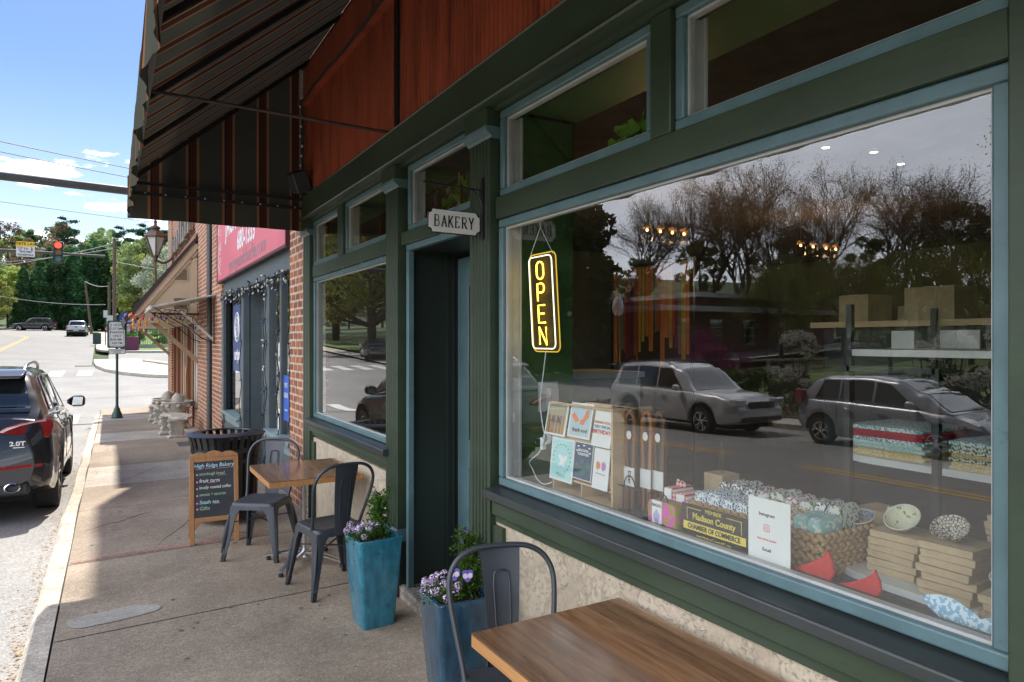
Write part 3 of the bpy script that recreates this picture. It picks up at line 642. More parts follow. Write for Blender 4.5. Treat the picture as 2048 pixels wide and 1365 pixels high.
# floodlight box in the corner under the awning
fl = thing('floodlight', 'tilted black box floodlight on the header beneath the striped awning', 'floodlight', (1.60, 6.85, 3.27))
m = MB(); Mx = Matrix.Rotation(R(-22), 3, 'Y') @ Matrix.Rotation(R(12), 3, 'X'); m.obox((1.575, 6.78, 3.30), (.15, .17, .20), Mx); part(m, 'housing', pm('grey_housing', (.035,.038,.042), .5), fl, bevel=.012)
m = MB(); m.tube([(1.60,6.85,3.20),(1.66,6.88,3.19),(1.66,6.9,3.3)], .008, 6); part(m, 'bracket', BLACK, fl)
m = MB(); m.obox((1.50, 6.78, 3.27), (.006, .15, .17), Mx); part(m, 'lens', pm('smoked_lens', (.05,.06,.07), .1), fl)

# ------------------------------------------------------------------ striped awning
def stripes(name, axis, trans, gv=1.0):
    m = bpy.data.materials.new(name); m.use_nodes = True; N, L = nodes(m); N.clear()
    o = N.new('ShaderNodeOutputMaterial'); ge = N.new('ShaderNodeNewGeometry'); sp = N.new('ShaderNodeSeparateXYZ'); L.new(ge.outputs['Position'], sp.inputs[0])
    f = math_n(N, L, 'FRACT', math_n(N, L, 'DIVIDE', math_n(N, L, 'ADD', sp.outputs[axis], 40-.275+.0), .315))
    rp = N.new('ShaderNodeValToRGB'); rp.color_ramp.interpolation = 'CONSTANT'; e = rp.color_ramp.elements
    G_, T_, B_, K_ = (.058*gv,.058*gv,.046*gv,1), (.22*gv**-.5,.115*gv**-.5,.06*gv**-.5,1), (.062,.027,.021,1), (.035,.018,.014,1)
    e[0].position = 0; e[0].color = T_; e[1].position = .07; e[1].color = K_
    for p, c in ((.12, B_), (.18, K_), (.2, B_), (.27, K_), (.295, T_), (.365, G_)): q = e.new(p); q.color = c
    L.new(f, rp.inputs[0])
    wv = N.new('ShaderNodeTexNoise'); wv.inputs['Scale'].default_value = 3; L.new(ge.outputs['Position'], wv.inputs['Vector'])
    mr = N.new('ShaderNodeMapRange'); mr.inputs[3].default_value = .8; mr.inputs[4].default_value = 1.2; L.new(wv.outputs['Fac'], mr.inputs[0])
    vs = N.new('ShaderNodeVectorMath'); vs.operation = 'SCALE'; L.new(rp.outputs[0], vs.inputs[0]); L.new(mr.outputs[0], vs.inputs['Scale'])
    d = N.new('ShaderNodeBsdfDiffuse'); t = N.new('ShaderNodeBsdfTranslucent'); x = N.new('ShaderNodeMixShader'); x.inputs[0].default_value = trans
    L.new(vs.outputs[0], d.inputs[0]); L.new(vs.outputs[0], t.inputs[0]); L.new(d.outputs[0], x.inputs[1]); L.new(t.outputs[0], x.inputs[2]); L.new(x.outputs[0], o.inputs[0]); return m
SY = stripes('awning_stripes_canopy', 1, .10, 1.2); SX = stripes('awning_stripes_side', 0, .10)
aw = thing('striped_awning', 'sloping dark green awning with tan and maroon stripes over the bakery', 'awning', (1.6, 2.5, 2.85))
XF, ZF, XW, ZW, YE = .14, 3.24, 1.738, 4.63, 7.05
m = MB(); nx = 10; Yc = yr(-2.3, YE, .16)
vs = []
for y in Yc:
    for i in range(nx+1):
        t = i/nx; sag = .018*math.sin(math.pi*t)*abs(math.sin(math.pi*(y-YE)/1.15))
        vs.append((XF+(XW-XF)*t, y, ZF+(ZW-ZF)*t-sag))
m.add(vs, [(j*(nx+1)+i, j*(nx+1)+i+1, (j+1)*(nx+1)+i+1, (j+1)*(nx+1)+i) for j in range(len(Yc)-1) for i in range(nx)]); part(m, 'canopy', SY, aw, smooth=180)
m = MB(); vs = []; nz_ = 5; Yv = yr(-2.3, YE, .06)
for y in Yv:
    for i in range(nz_+1):
        t = i/nz_; wv = (.012*math.sin(y*7.3)+.010*math.sin(y*13.1+1)+.006*math.sin(y*29))*(t*1.2+.1)
        vs.append((XF-.012+wv-.03*t*0, y, ZF-(ZF-2.85)*t+.006*math.sin(y*9)*t))
m.add(vs, [(j*(nz_+1)+i, j*(nz_+1)+i+1, (j+1)*(nz_+1)+i+1, (j+1)*(nz_+1)+i) for j in range(len(Yv)-1) for i in range(nz_)]); part(m, 'front_valance', SY, aw, smooth=180)
m = MB(); m.add([(XF, YE, ZF), (XW, YE, ZF), (XW, YE, ZW)], [(0,1,2)]); part(m, 'side_panel', SX, aw)
m = MB(); vs = []; Xv = yr(XF-.02, 1.70, .045)
for x in Xv:
    for i in range(5):
        t = i/4; vs.append((x, YE-.004+(.016*math.sin(x*8.0)+.01*math.sin(x*19))*t, ZF-(ZF-2.86)*t))
m.add(vs, [(j*5+i, j*5+i+1, (j+1)*5+i+1, (j+1)*5+i) for j in range(len(Xv)-1) for i in range(4)]); part(m, 'side_valance', SX, aw, smooth=180)
m = MB()
for y in (YE-.03, 5.9, 4.72, 3.55, 2.4, 1.25, .1, -1.05): m.bar((XF+.02, y, ZF-.03), (XW, y, ZW-.035), .035, .03)
part(m, 'rafter', BLACK, aw)
m = MB(); m.box(XF+.01, XF+.05, -2.3, YE-.05, ZF-.085, ZF-.045); m.box(XF+.012, XF+.035, -2.3, YE-.05, 3.07, 3.10)
m.box(XF+.02, 1.70, YE-.055, YE-.03, 3.165, 3.19); m.box(XF+.02, 1.70, YE-.045, YE-.02, 3.075, 3.10); m.box(.93, .95, YE-.05, YE-.03, 3.10, 3.165)
part(m, 'frame_bar', BLACK, aw)
m = MB(); m.tube([(XF+.04, 4.58, 3.235), (1.69, 4.58, 3.215)], .0115, 8); part(m, 'tie_rod', pm('rusty_rod', (.07,.045,.035), .6, var=.4, vscale=20), aw, smooth=60)
m = MB()
for k in range(9): m.ball((XF+.12+k*.165, YE-.052, 3.088), .009, 8)
for k in range(26): m.ball((XF+.009, YE-.2-k*.33, 3.07), .008, 6)
part(m, 'grommet', ALU, aw, smooth=180)
# hanging bulbs cord down the corner
sc_ = thing('bulb_cord', 'cord of tiny clear bulbs running down the corner of the awning', 'cord', (1.64, 6.95, 3.2))
m = MB(); m.tube([(1.64+.01*math.sin(i*1.7), 6.95, 3.22+i*.06) for i in range(17)], .006, 5); part(m, 'cord', BLACKR, sc_)
m = MB()
for i in range(10): m.ball((1.625+.01*math.sin(i*2.1), 6.93, 3.3+i*.098), .012, 7, 1.3)
part(m, 'bulb', pm('clear_bulb', (.6,.62,.6), .1, var=0), sc_, smooth=180)
m = MB(); m.box(1.59, 1.614, 6.80, 6.86, 4.13, 4.40)
tag(part(m, 'weathered_block', pm('weathered_white', (.4,.38,.33), .8, var=.5, vscale=30), None), 'small weathered whitish wood block at the far end of the red ledger board', 'wood block')

# ------------------------------------------------------------------ BAKERY sign on its iron bracket
bs = thing('bakery_sign', 'small white hanging BAKERY sign on black iron bracket beside the door', 'sign', (1.69, 3.17, 2.45))
m = MB(); m.box(1.674, 1.684, 3.158, 3.182, 2.285, 2.605)
m.tube([(1.68, 3.17, 2.538), (1.352, 3.17, 2.55)], .0048, 6); m.ball((1.35, 3.17, 2.551), .0075, 8)
m.tube([(1.676, 3.17, 2.42)]+[(1.676-.085+.085*math.cos(R(a)), 3.17, 2.44+.10*math.sin(R(a))) for a in range(10, 95, 12)], .004, 6)
part(m, 'bracket', BLACK, bs, smooth=50)
SX0, SX1, SZ0, SZ1 = 1.365, 1.662, 2.296, 2.420
def plate(x0, x1, z0, z1, r_, y0, y1):
    m = MB(); pts = []
    for cx, cz, a0 in ((x0, z0, 90), (x1, z0, 180), (x1, z1, 270), (x0, z1, 0)):
        seg = [(cx+r_*math.cos(R(a0-90*k/5)), cz+r_*math.sin(R(a0-90*k/5))) for k in range(6)]
        pts += seg
    m.prism([(x, z) for x, z in pts], y0, y1, 'y'); return m
tilt = Matrix.Translation((1.51, 3.17, 2.36)) @ Matrix.Rotation(R(.6), 4, 'Y') @ Matrix.Translation((-1.51, -3.17, -2.36))
part(plate(SX0, SX1, SZ0, SZ1, .020, 3.165, 3.176).xf(tilt), 'sign_edge', BLACK, bs, bevel=.003)
part(plate(SX0+.005, SX1-.005, SZ0+.005, SZ1-.005, .021, 3.161, 3.1645).xf(tilt), 'sign_face', pm('enamel_white', (.62,.6,.56), .35, var=.06), bs, bevel=.002)
m = MB()
for x in (1.412, 1.618):
    z = 2.528
    while z > 2.425:
        m.tube([(x+.006*math.cos(a), 3.17+(.004*math.sin(a) if int(z*100) % 2 else 0), z+.009*math.sin(a)) for a in [k*math.pi/4 for k in range(8)]], .0014, 4, closed=True); z -= .0155
    m.tube([(x, 3.17, 2.565), (x+.008, 3.17, 2.55), (x, 3.17, 2.535), (x-.007, 3.17, 2.54)], .0016, 4)
part(m, 'chain', BLACK, bs)
# serif letters as strokes
LT = {'B': [[(0,0),(0,1)],[(0,1)]+arc(.32,.76,.26,.24,90,-90)+[(0,.52)],[(0,.52)]+arc(.34,.26,.3,.26,90,-90)+[(0,0)],[(-.1,0),(.2,0)],[(-.1,1),(.2,1)]],
 'A': [[(0,0),(.34,1),(.68,0)],[(.12,.34),(.56,.34)],[(-.1,0),(.12,0)],[(.56,0),(.8,0)]],
 'K': [[(0,0),(0,1)],[(.58,1),(.04,.42)],[(.2,.58),(.62,0)],[(-.1,0),(.12,0)],[(-.1,1),(.12,1)],[(.46,1),(.68,1)],[(.52,0),(.74,0)]],
 'E': [[(0,0),(0,1)],[(-.1,1),(.52,1),(.52,.82)],[(0,.52),(.38,.52)],[(-.1,0),(.55,0),(.55,.2)]],
 'R': [[(0,0),(0,1)],[(0,1)]+arc(.32,.74,.26,.26,90,-90)+[(0,.48)],[(.28,.48),(.6,0)],[(-.1,0),(.12,0)],[(-.1,1),(.1,1)],[(.5,0),(.72,0)]],
 'Y': [[(0,1),(.33,.45),(.66,1)],[(.33,.45),(.33,0)],[(.2,0),(.46,0)],[(-.1,1),(.12,1)],[(.54,1),(.78,1)]]}
m = MB(); x = 1.402
for ch in 'BAKERY':
    for st in LT[ch]:
        P = [(x+u*.036, 3.1592, 2.330+v*.056) for u, v in st]
        for a, b_ in zip(P[:-1], P[1:]): m.bar(a, b_, .0022, .0062 if abs(a[2]-b_[2]) > .012 else .0036, up=Vector(b_).__sub__(Vector(a)).cross(Vector((0,1,0))))
    x += .0385
part(m.xf(tilt), 'lettering', BLACK, bs)
# ================================================================== metal chairs
def make_chair(label):
    t = thing('metal_chair', label, 'chair', (0,0,0), 0, 'grey metal cafe chairs')
    def sq(hw, z, r_, n=6, dy=0):
        pts = []
        for cx, cy, a0 in ((hw-r_, hw-r_, 0), (-hw+r_, hw-r_, 90), (-hw+r_, -hw+r_, 180), (hw-r_, -hw+r_, 270)):
            for k in range(n+1): a = R(a0+90*k/n); pts.append((cx+r_*math.cos(a), cy+r_*math.sin(a)+dy, z))
        return pts
    m = MB(); m.loft([sq(.05,.446,.04), sq(.12,.447,.06), sq(.155,.455,.05), sq(.170,.457,.045), sq(.180,.450,.045), sq(.184,.438,.045), sq(.186,.40,.045)])
    part(m, 'seat', CHAIRM, t, world=False, smooth=50)
    # four pressed legs; neighbours meet in an arch under the skirt
    def leg(sx, sy):
        m = MB(); rings = []
        for k in range(17):
            u = k/16; z = .43-u*.415
            out_ = .185+.045*u**1.1
            d = .43-z
            arm = .140-math.sqrt(max(0, 1-((d-.0)/.135-1)**2))*.082 if d < .135 else .058-(d-.135)/.28*.030
            if d < .012: arm = .145
            c = (sx*out_, sy*out_); th = .010+.006*(1-u)
            p = [(c[0]-sx*arm, c[1]), (c[0]-sx*.03*(arm/.06 if arm < .06 else 1), c[1]+sy*.001), (c[0]-sx*.006, c[1]-sy*.006), (c[0]+sx*.001, c[1]-sy*.03*(arm/.06 if arm < .06 else 1)), (c[0], c[1]-sy*arm)]
            q = [(c[0]-sx*th, c[1]-sy*arm), (c[0]-sx*th, c[1]-sy*th), (c[0]-sx*arm, c[1]-sy*th)]
            rings.append([(x, y, z) for x, y in p+q])
        m.loft(rings)
        # pressed rib down the corner
        m.tube([(sx*(.182+.045*u), sy*(.182+.045*u), .37-u*.30) for u in [i/8 for i in range(9)]], [.006+.010*math.sin(math.pi*i/8) for i in range(9)], 6)
        L_ = part(m, 'leg', CHAIRM, t, world=False, smooth=35)
        m = MB(); m.loft([[(sx*(o_-a), sy*(o_-a), z) , (sx*(o_+.004), sy*(o_-a), z), (sx*(o_+.004), sy*(o_+.004), z), (sx*(o_-a), sy*(o_+.004), z)] for o_, a, z in ((.221,.026,.062),(.231,.024,.0))]); part(m, 'foot_cap', BLACKR, L_, world=False)
    for sx in (1,-1):
        for sy in (1,-1): leg(sx, sy)
    m = MB(); m.bar((-.19,-.19,.30), (.19,.19,.30), .016, .006); m.bar((-.19,.19,.292), (.19,-.19,.292), .016, .006); part(m, 'cross_brace', CHAIRM, t, world=False)
    # hoop (front is +y, back at -y)
    half = [(.178,-.10,.445),(.184,-.125,.50),(.203,-.175,.62),(.218,-.215,.73),(.215,-.238,.80),(.185,-.255,.857),(.13,-.265,.893),(.06,-.270,.905)]
    P = spline(half+[(-x,y,z) for x,y,z in half[::-1]], 5)
    m = MB(); m.tube(P, .0115, 8); part(m, 'back_hoop', CHAIRM, t, world=False, smooth=70)
    m = MB(); rings = []
    for k in range(9):
        u = k/8; z = .41+.488*u; w_ = .055+.030*u**1.2; y = -.186-.084*u+.012*math.sin(math.pi*u)
        rings.append([(-w_, y, z), (-w_*.5, y-.008, z), (0, y-.011, z), (w_*.5, y-.008, z), (w_, y, z), (w_, y-.004, z), (w_*.5, y-.012, z), (0, y-.015, z), (-w_*.5, y-.012, z), (-w_, y-.004, z)])
    m.loft(rings)
    def sp(u, xx): return (xx, -.186-.084*u+.012*math.sin(math.pi*u)-.0145, .41+.488*u)
    emb = [sp(.25,-.028), sp(.5,-.031), sp(.72,-.034), sp(.80,-.030), sp(.82,-.02), sp(.82,.02), sp(.80,.030), sp(.72,.034), sp(.5,.031), sp(.25,.028)]
    m.tube(emb, .0035, 5); m.tube([(x, y+.017, z) for x, y, z in emb], .0035, 5)
    part(m, 'back_splat', CHAIRM, t, world=False, smooth=40)
    return t
def face(o, x, y, dx, dy, z=0): o.location = (x, y, z); o.rotation_euler = (0, 0, math.atan2(dy, dx)-math.pi/2)
cA = make_chair('grey metal chair beside the chalkboard, angled, seat nearest the kerb')
face(cA, 1.065, 5.89, -.57, -.82)
cB = copy_tree(cA); cB['label'] = 'grey metal chair between the tall teal planter and the far cafe table'; face(cB, 1.345, 4.875, -.17, .985)
cC = copy_tree(cA); cC['label'] = 'closest grey metal chair, pushed in at the foreground table by the window'; face(cC, 1.31, 2.20, -.27, -.963)

# ================================================================== cafe tables
def make_table(label, x0, x1, y0, y1, zt):
    cx, cy = (x0+x1)/2, (y0+y1)/2
    t = thing('cafe_table', label, 'table', (cx, cy, 0), 0, 'square wood topped cafe tables')
    hx, hy = (x1-x0)/2, (y1-y0)/2
    m = MB(); m.box(-hx, hx, -hy, hy, zt-.006, zt); tp = part(m, 'table_top', WOODT, t, world=False)
    m = MB(); m.box(-hx, hx, -hy, hy, zt-.046, zt-.0062); part(m, 'top_edge', WOODE, tp, world=False, bevel=.002)
    m = MB(); m.lathe([(.028,.05),(.026,.1),(.026,zt-.09),(.05,zt-.06),(.12,zt-.05),(.12,zt-.047)], (0,.0,0), 24); part(m, 'column', ALU, t, world=False, smooth=40)
    m = MB(); m.lathe([(.05,.09),(.06,.075),(.06,.06),(.03,.05)], (0,0,0), 20); hb = part(m, 'hub', ALU, t, world=False, smooth=40)
    for sx in (1,-1):
        for sy in (1,-1):
            m = MB(); rings = []
            for k in range(9):
                u = k/8; r_ = .03+.31*u; z = .095-.055*u**1.5; w_ = .026-.006*u; d = Vector((sx, sy, 0)).normalized(); n_ = Vector((-d.y, d.x, 0))
                h_ = .026-.012*u
                rings.append([tuple(d*r_+n_*w_*a+Vector((0,0,z+b_*h_))) for a, b_ in ((-1,-.5),(-1,.2),(-.6,.5),(.6,.5),(1,.2),(1,-.5))])
            m.loft(rings); lg = part(m, 'base_arm', ALU, t, world=False, smooth=50)
            m = MB(); m.lathe([(.014,0),(.018,.006),(.018,.022),(.008,.03)], tuple(Vector((sx,sy,0)).normalized()*.325), 12); part(m, 'foot', BLACKR, lg, world=False)
    return t
make_table('foreground wood topped cafe table below the large bakery window', 1.045, 1.68, 1.28, 2.055, .765)
make_table('far wood topped cafe table between two chairs on an aluminium cross base', .965, 1.655, 5.07, 5.86, .742)

# ================================================================== planters with flowers
GLZT = pm('teal_glaze', (.025,.16,.225), .2, var=.35, vscale=22, bump=.12, bscale=60, coat=.6, dirt=(.02,.08,.12), dscale=60, dthr=.58, stretch=(1,1,.45))
GLZB = pm('navy_glaze', (.018,.06,.10), .16, var=.45, vscale=18, bump=.1, bscale=60, coat=.7, dirt=(.03,.10,.12), dscale=12, dthr=.6, stretch=(1,1,.4))
SOIL = pm('soil', (.03,.02,.014), .95, var=.4, vscale=40, bump=.8, bscale=80)
LEAFG = leafmat('planter_leaves', (.03,.085,.018), (.11,.22,.04), 14)
LIL = pm('lilac_petals', (.46,.30,.52), .7, var=.3, vscale=40); LIL2 = pm('pale_lilac_petals', (.66,.55,.68), .7, var=.2, vscale=40)
VIO = pm('violet_petals', (.13,.09,.42), .7, var=.4, vscale=40); STEM = pm('green_stem', (.10,.18,.05), .7)
def sqr(hw, z, r_, n=4):
    pts = []
    for cx, cy, a0 in ((hw-r_, hw-r_, 0), (-hw+r_, hw-r_, 90), (-hw+r_, -hw+r_, 180), (hw-r_, -hw+r_, 270)):
        for k in range(n+1): a = R(a0+90*k/n); pts.append((cx+r_*math.cos(a), cy+r_*math.sin(a), z))
    return pts
def planter(label, x, y, rz, mat, h=.545):
    t = thing('planter', label, 'planter', (x, y, 0), rz, 'tall tapered glazed planters')
    m = MB(); m.loft([sqr(.088,.004,.02), sqr(.097,.0,.02), sqr(.103,.02,.022), sqr(.125,.28,.024), sqr(.139,h-.03,.024), sqr(.143,h-.006,.022), sqr(.141,h,.02), sqr(.124,h,.018), sqr(.120,h-.04,.018)], cap=False)
    m.add(sqr(.088,.004,.02), [tuple(range(20))]); part(m, 'pot', mat, t, world=False, smooth=50)
    m = MB(); m.loft([sqr(.123,h-.035,.018), sqr(.06,h-.02,.018)]); part(m, 'soil', SOIL, t, world=False); return t
planter('bright teal glazed planter left of the bakery doorway', 1.405, 4.105, R(3), GLZT)
planter('dark navy glazed planter behind the closest chair, right of the doorway', 1.425, 2.965, R(-2), GLZB)
def leafcloud(m, pts, s0, s1, rr, up=.4):
    for p in pts:
        s = rr.uniform(s0, s1); a = Vector((rr.gauss(0,1), rr.gauss(0,1), rr.gauss(0,1)*.5+up)).normalized(); b_ = a.cross(Vector((rr.gauss(0,1),rr.gauss(0,1),rr.gauss(0,1)))).normalized(); p = Vector(p)
        n_ = a.cross(b_)*.25
        m.add([p-a*s, p+b_*s*.45+n_*s, p+a*s, p-b_*s*.45+n_*s], [(0,1,2),(0,2,3)])
def alyssum(label, x, y, z, spread, rr, n=17, grp='mounds of lilac alyssum'):
    t = thing('alyssum_plant', label, 'flowers', (x, y, z), 0, grp)
    lf = []; m2 = MB(); m1 = MB(); st = MB()
    for k in range(n):
        a = rr.uniform(0, 6.28); r_ = spread*math.sqrt(rr.uniform(.05,1)); h_ = rr.uniform(.03,.125)*(1.1-.4*r_/spread)
        c = Vector((r_*math.cos(a), r_*math.sin(a), h_)); st.tube([(0,0,-.02), (c.x*.6, c.y*.6, h_*.5), tuple(c)], .0018, 4)
        for j in range(46):
            v = Vector((rr.gauss(0,1), rr.gauss(0,1), rr.gauss(0,1)+.4)).normalized(); p = c+v*.019*Vector((1,1,.8)).length/1.6
            s = rr.uniform(.0028,.0052); u_ = v.orthogonal().normalized(); w_ = v.cross(u_)
            mm = m1 if rr.random() < .55 else m2
            mm.add([p+u_*s+v*.001, p+w_*s, p-u_*s+v*.001, p-w_*s], [(0,1,2,3)])
    for k in range(330): a = rr.uniform(0,6.28); r_ = spread*1.05*math.sqrt(rr.random()); lf.append((r_*math.cos(a), r_*math.sin(a), rr.uniform(-.015,.075)))
    f = MB(); leafcloud(f, lf, .006, .013, rr); part(f, 'foliage', LEAFG, t, world=False)
    part(m1, 'blossom', LIL, t, world=False); part(m2, 'blossom', LIL2, t, world=False); part(st, 'stem', STEM, t, world=False); return t
def columbine(label, x, y, z, H_, rr, nst=9, grp='tall leafy columbines', lean=0):
    t = thing('columbine_plant', label, 'flowers', (x, y, z), 0, grp)
    st = MB(); f = MB(); fl_ = MB(); pts = []
    for k in range(nst):
        a = rr.uniform(0,6.28); h_ = H_*rr.uniform(.5,1); r_ = rr.uniform(.01,.075); tip = (r_*math.cos(a)+lean*h_, r_*math.sin(a), h_)
        P = spline([(0,0,-.02), (tip[0]*.4, tip[1]*.6, h_*.5), tip], 5); st.tube(P, .0017, 4)
        for q in P[2:]:
            for j in range(15): pts.append((q[0]+rr.gauss(0,.022), q[1]+rr.gauss(0,.022), q[2]+rr.gauss(0,.018)-.01))
        if k < 4:
            c = Vector(tip)
            for j in range(9):
                b_ = R(40*j); d = Vector((math.cos(b_), math.sin(b_), .35 if j % 2 else -.3)).normalized(); s_ = .019; u_ = d.cross(Vector((0,0,1))).normalized()*.006
                fl_.add([c, c+d*s_*.6+u_, c+d*s_, c+d*s_*.6-u_], [(0,1,2,3)])
    for k in range(260): a = rr.uniform(0,6.28); r_ = .09*math.sqrt(rr.random()); pts.append((r_*math.cos(a), r_*math.sin(a), rr.uniform(0,.10)))
    leafcloud(f, pts, .008, .017, rr); part(f, 'foliage', LEAFG, t, world=False); part(st, 'stem', STEM, t, world=False); part(fl_, 'blossom', VIO, t, world=False); return t
def pansy(label, x, y, z, rr):
    t = thing('pansy_plant', label, 'flowers', (x, y, z)); pts = [(rr.gauss(0,.03), rr.gauss(0,.03), rr.uniform(-.02,.09)) for k in range(150)]
    f = MB(); leafcloud(f, pts, .008, .015, rr); part(f, 'foliage', LEAFG, t, world=False)
    for (px, py, pz) in ((-.035,-.02,.125), (.03,-.03,.11)):
        m = MB(); w_ = MB(); c = Vector((px,py,pz)); d = Vector((-.3,-.9,.25)).normalized(); u_ = d.cross(Vector((0,0,1))).normalized(); v_ = u_.cross(d)
        for a, rr_, mm in ((35,.021,m),(145,.021,m),(-15,.017,w_),(195,.017,w_),(270,.022,m)):
            q = c+u_*math.cos(R(a))*rr_*.7+v_*math.sin(R(a))*rr_*.7
            mm.add([q+u_*math.cos(R(b_))*rr_*.75+v_*math.sin(R(b_))*rr_*.75+d*(.003 if mm is w_ else 0) for b_ in range(0,360,40)], [tuple(range(9))])
        part(m, 'petals', VIO, t, world=False); part(w_, 'petals', LIL2, t, world=False)
rr = random.Random(11); zt = .53
alyssum('lilac alyssum mound spilling over the left rim of the bright teal planter', 1.335, 4.10, zt, .10, rr, 20)
columbine('tall green columbine with a blue flower in the bright teal planter', 1.44, 4.12, zt, .30, rr, 11)
alyssum('lilac alyssum mound on the left rim of the dark navy planter', 1.35, 2.97, zt, .095, rr, 20)
columbine('tall columbine behind the chair back in the dark navy planter', 1.50, 2.99, zt, .33, rr, 9)
pansy('violet and white pansies between alyssum and columbine in the navy planter', 1.425, 2.93, zt, rr)

# ================================================================== chalkboard A-frame
bd = thing('chalkboard_sign', 'wood framed A-frame chalkboard listing bakery goods in coloured chalk', 'chalkboard', (.77, 6.41, 0), R(-3))
W_ = .395; lean = Matrix.Rotation(R(-9), 4, 'X')
# local: x across, z up, y depth; faces -y
m = MB(); a = W_/2
m.box(-a, -a+.038, -.012, .012, 0, .735); m.box(a-.038, a, -.012, .012, 0, .735)
m.box(-a+.038, a-.038, -.011, .011, .185, .225); m.box(-a+.038, a-.038, -.011, .011, .70, .735)
top = [(-a, .735), (a, .735)]+[(a-.0-W_*t, .752+.020*abs(math.sin(3*math.pi*t+.0))+.022*math.sin(math.pi*t)) for t in [i/30 for i in range(31)]]
m.prism([(u, v) for u, v in top], -.012, .012, 'y')
for s_ in (1,-1):
    m.prism([(s_*(a-.038), .185), (s_*(a-.10), .185), (s_*(a-.085), .17), (s_*(a-.07), .165), (s_*(a-.055), .14), (s_*(a-.038), .12)], -.009, .009, 'y')
m.xf(lean); part(m, 'frame', WOODB, bd, world=False, bevel=.003)
m = MB(); m.box(-a+.036, a-.036, -.004, .004, .222, .703); m.xf(lean); brd = part(m, 'writing_panel', CHALK, bd, world=False)
m = MB(); back = Matrix.Translation((0, .27, 0)) @ Matrix.Rotation(R(12), 4, 'X'); m.box(-a, -a+.034, -.01, .01, 0, .74); m.box(a-.034, a, -.01, .01, 0, .74); m.box(-a+.034, a-.034, -.009, .009, .185, .22); m.xf(back); part(m, 'rear_leg_frame', WOODB, bd, world=False)
m = MB(); m.box(-a+.034, a-.034, -.005, .005, .22, .70); m.xf(back); part(m, 'rear_panel', CHALK, bd, world=False)
CH = {k: pm('chalk_'+k, c, .9, var=.25, vscale=120) for k, c in dict(white=(.7,.72,.7), blue=(.45,.7,.75), green=(.35,.5,.33), pink=(.75,.25,.42)).items()}
def chalk(s, z, size, k, x=-.115, al='LEFT', sx=1): text(s, size, CH[k], lean @ MAT4((1,0,0), (0,0,1), (x, -.0052, z)), 'chalk_text', brd, ext=.0004, shear=.12, align=al, sx=sx, world=False, off=.0003)
chalk('High Ridge Bakery', .665, .047, 'blue', 0, 'CENTER', .92)
for s_, z, k, n_ in (('sourdough bread', .595, 'green', 0), ('fruit tarts', .535, 'white', 0), ('locally roasted coffee', .478, 'white', 0), ('sweets + savories', .418, 'green', 0), ('Stash tea', .352, 'blue', 0), ('Gifts', .300, 'green', 0)):
    chalk(s_, z, .043 if len(s_) < 14 else .037, k, -.120, 'LEFT', 1.0 if len(s_) < 14 else .80)
m = MB()
for z in (.59, .528, .47, .412, .347, .297): m.prism([(-.137+.0085*math.cos(R(q)), z+.0085*math.sin(R(q))) for q in range(0, 360, 36)], -.0056, -.0044, 'y')
for x0, x1, z in ((-.15,-.085,.638), (-.075,-.01,.64), (.02,.15,.636), (.03,.10,.575), (-.05,.02,.515), (.0,.05,.333)): m.bar((x0, -.005, z), (x1, -.005, z+.003), .001, .003)
m.xf(lean); part(m, 'chalk_marks', CH['pink'], brd, world=False)

# ================================================================== litter bin
tb = thing('litter_bin', 'black flat bar steel litter bin with wide flared rim behind the chalkboard', 'litter bin', (.97, 7.22, 0))
m = MB(); n = 30
for k in range(n):
    a = 2*math.pi*k/n; c, s_ = math.cos(a), math.sin(a); w_ = .022
    P = [(.285, .06), (.295, .55), (.305, .66), (.322, .76), (.345, .835)]
    rings = [[(r_*c-s_*q, r_*s_+c*q, z) for q in (-w_, w_)]+[((r_-.006)*c-s_*q, (r_-.006)*s_+c*q, z) for q in (w_, -w_)] for r_, z in P]
    m.loft(rings)
part(m, 'slats', BLACK, tb, world=False)
m = MB()
for z, r_ in ((.10,.289), (.60,.303), (.70,.313)): m.lathe([(r_,z-.022),(r_+.008,z-.02),(r_+.010,z+.02),(r_,z+.022)], (0,0,0), 40, cap=False)
part(m, 'band', BLACK, tb, world=False, smooth=40)
m = MB(); m.lathe([(.338,.835),(.362,.838),(.366,.844),(.358,.850),(.28,.864),(.23,.864),(.225,.855),(.30,.842)], (0,0,0), 48, cap=False); part(m, 'rim', BLACK, tb, world=False, smooth=40)
m = MB(); m.lathe([(.215,.12),(.23,.8),(.22,.80),(.2,.13)], (0,0,0), 32); part(m, 'liner', BLACKR, tb, world=False)

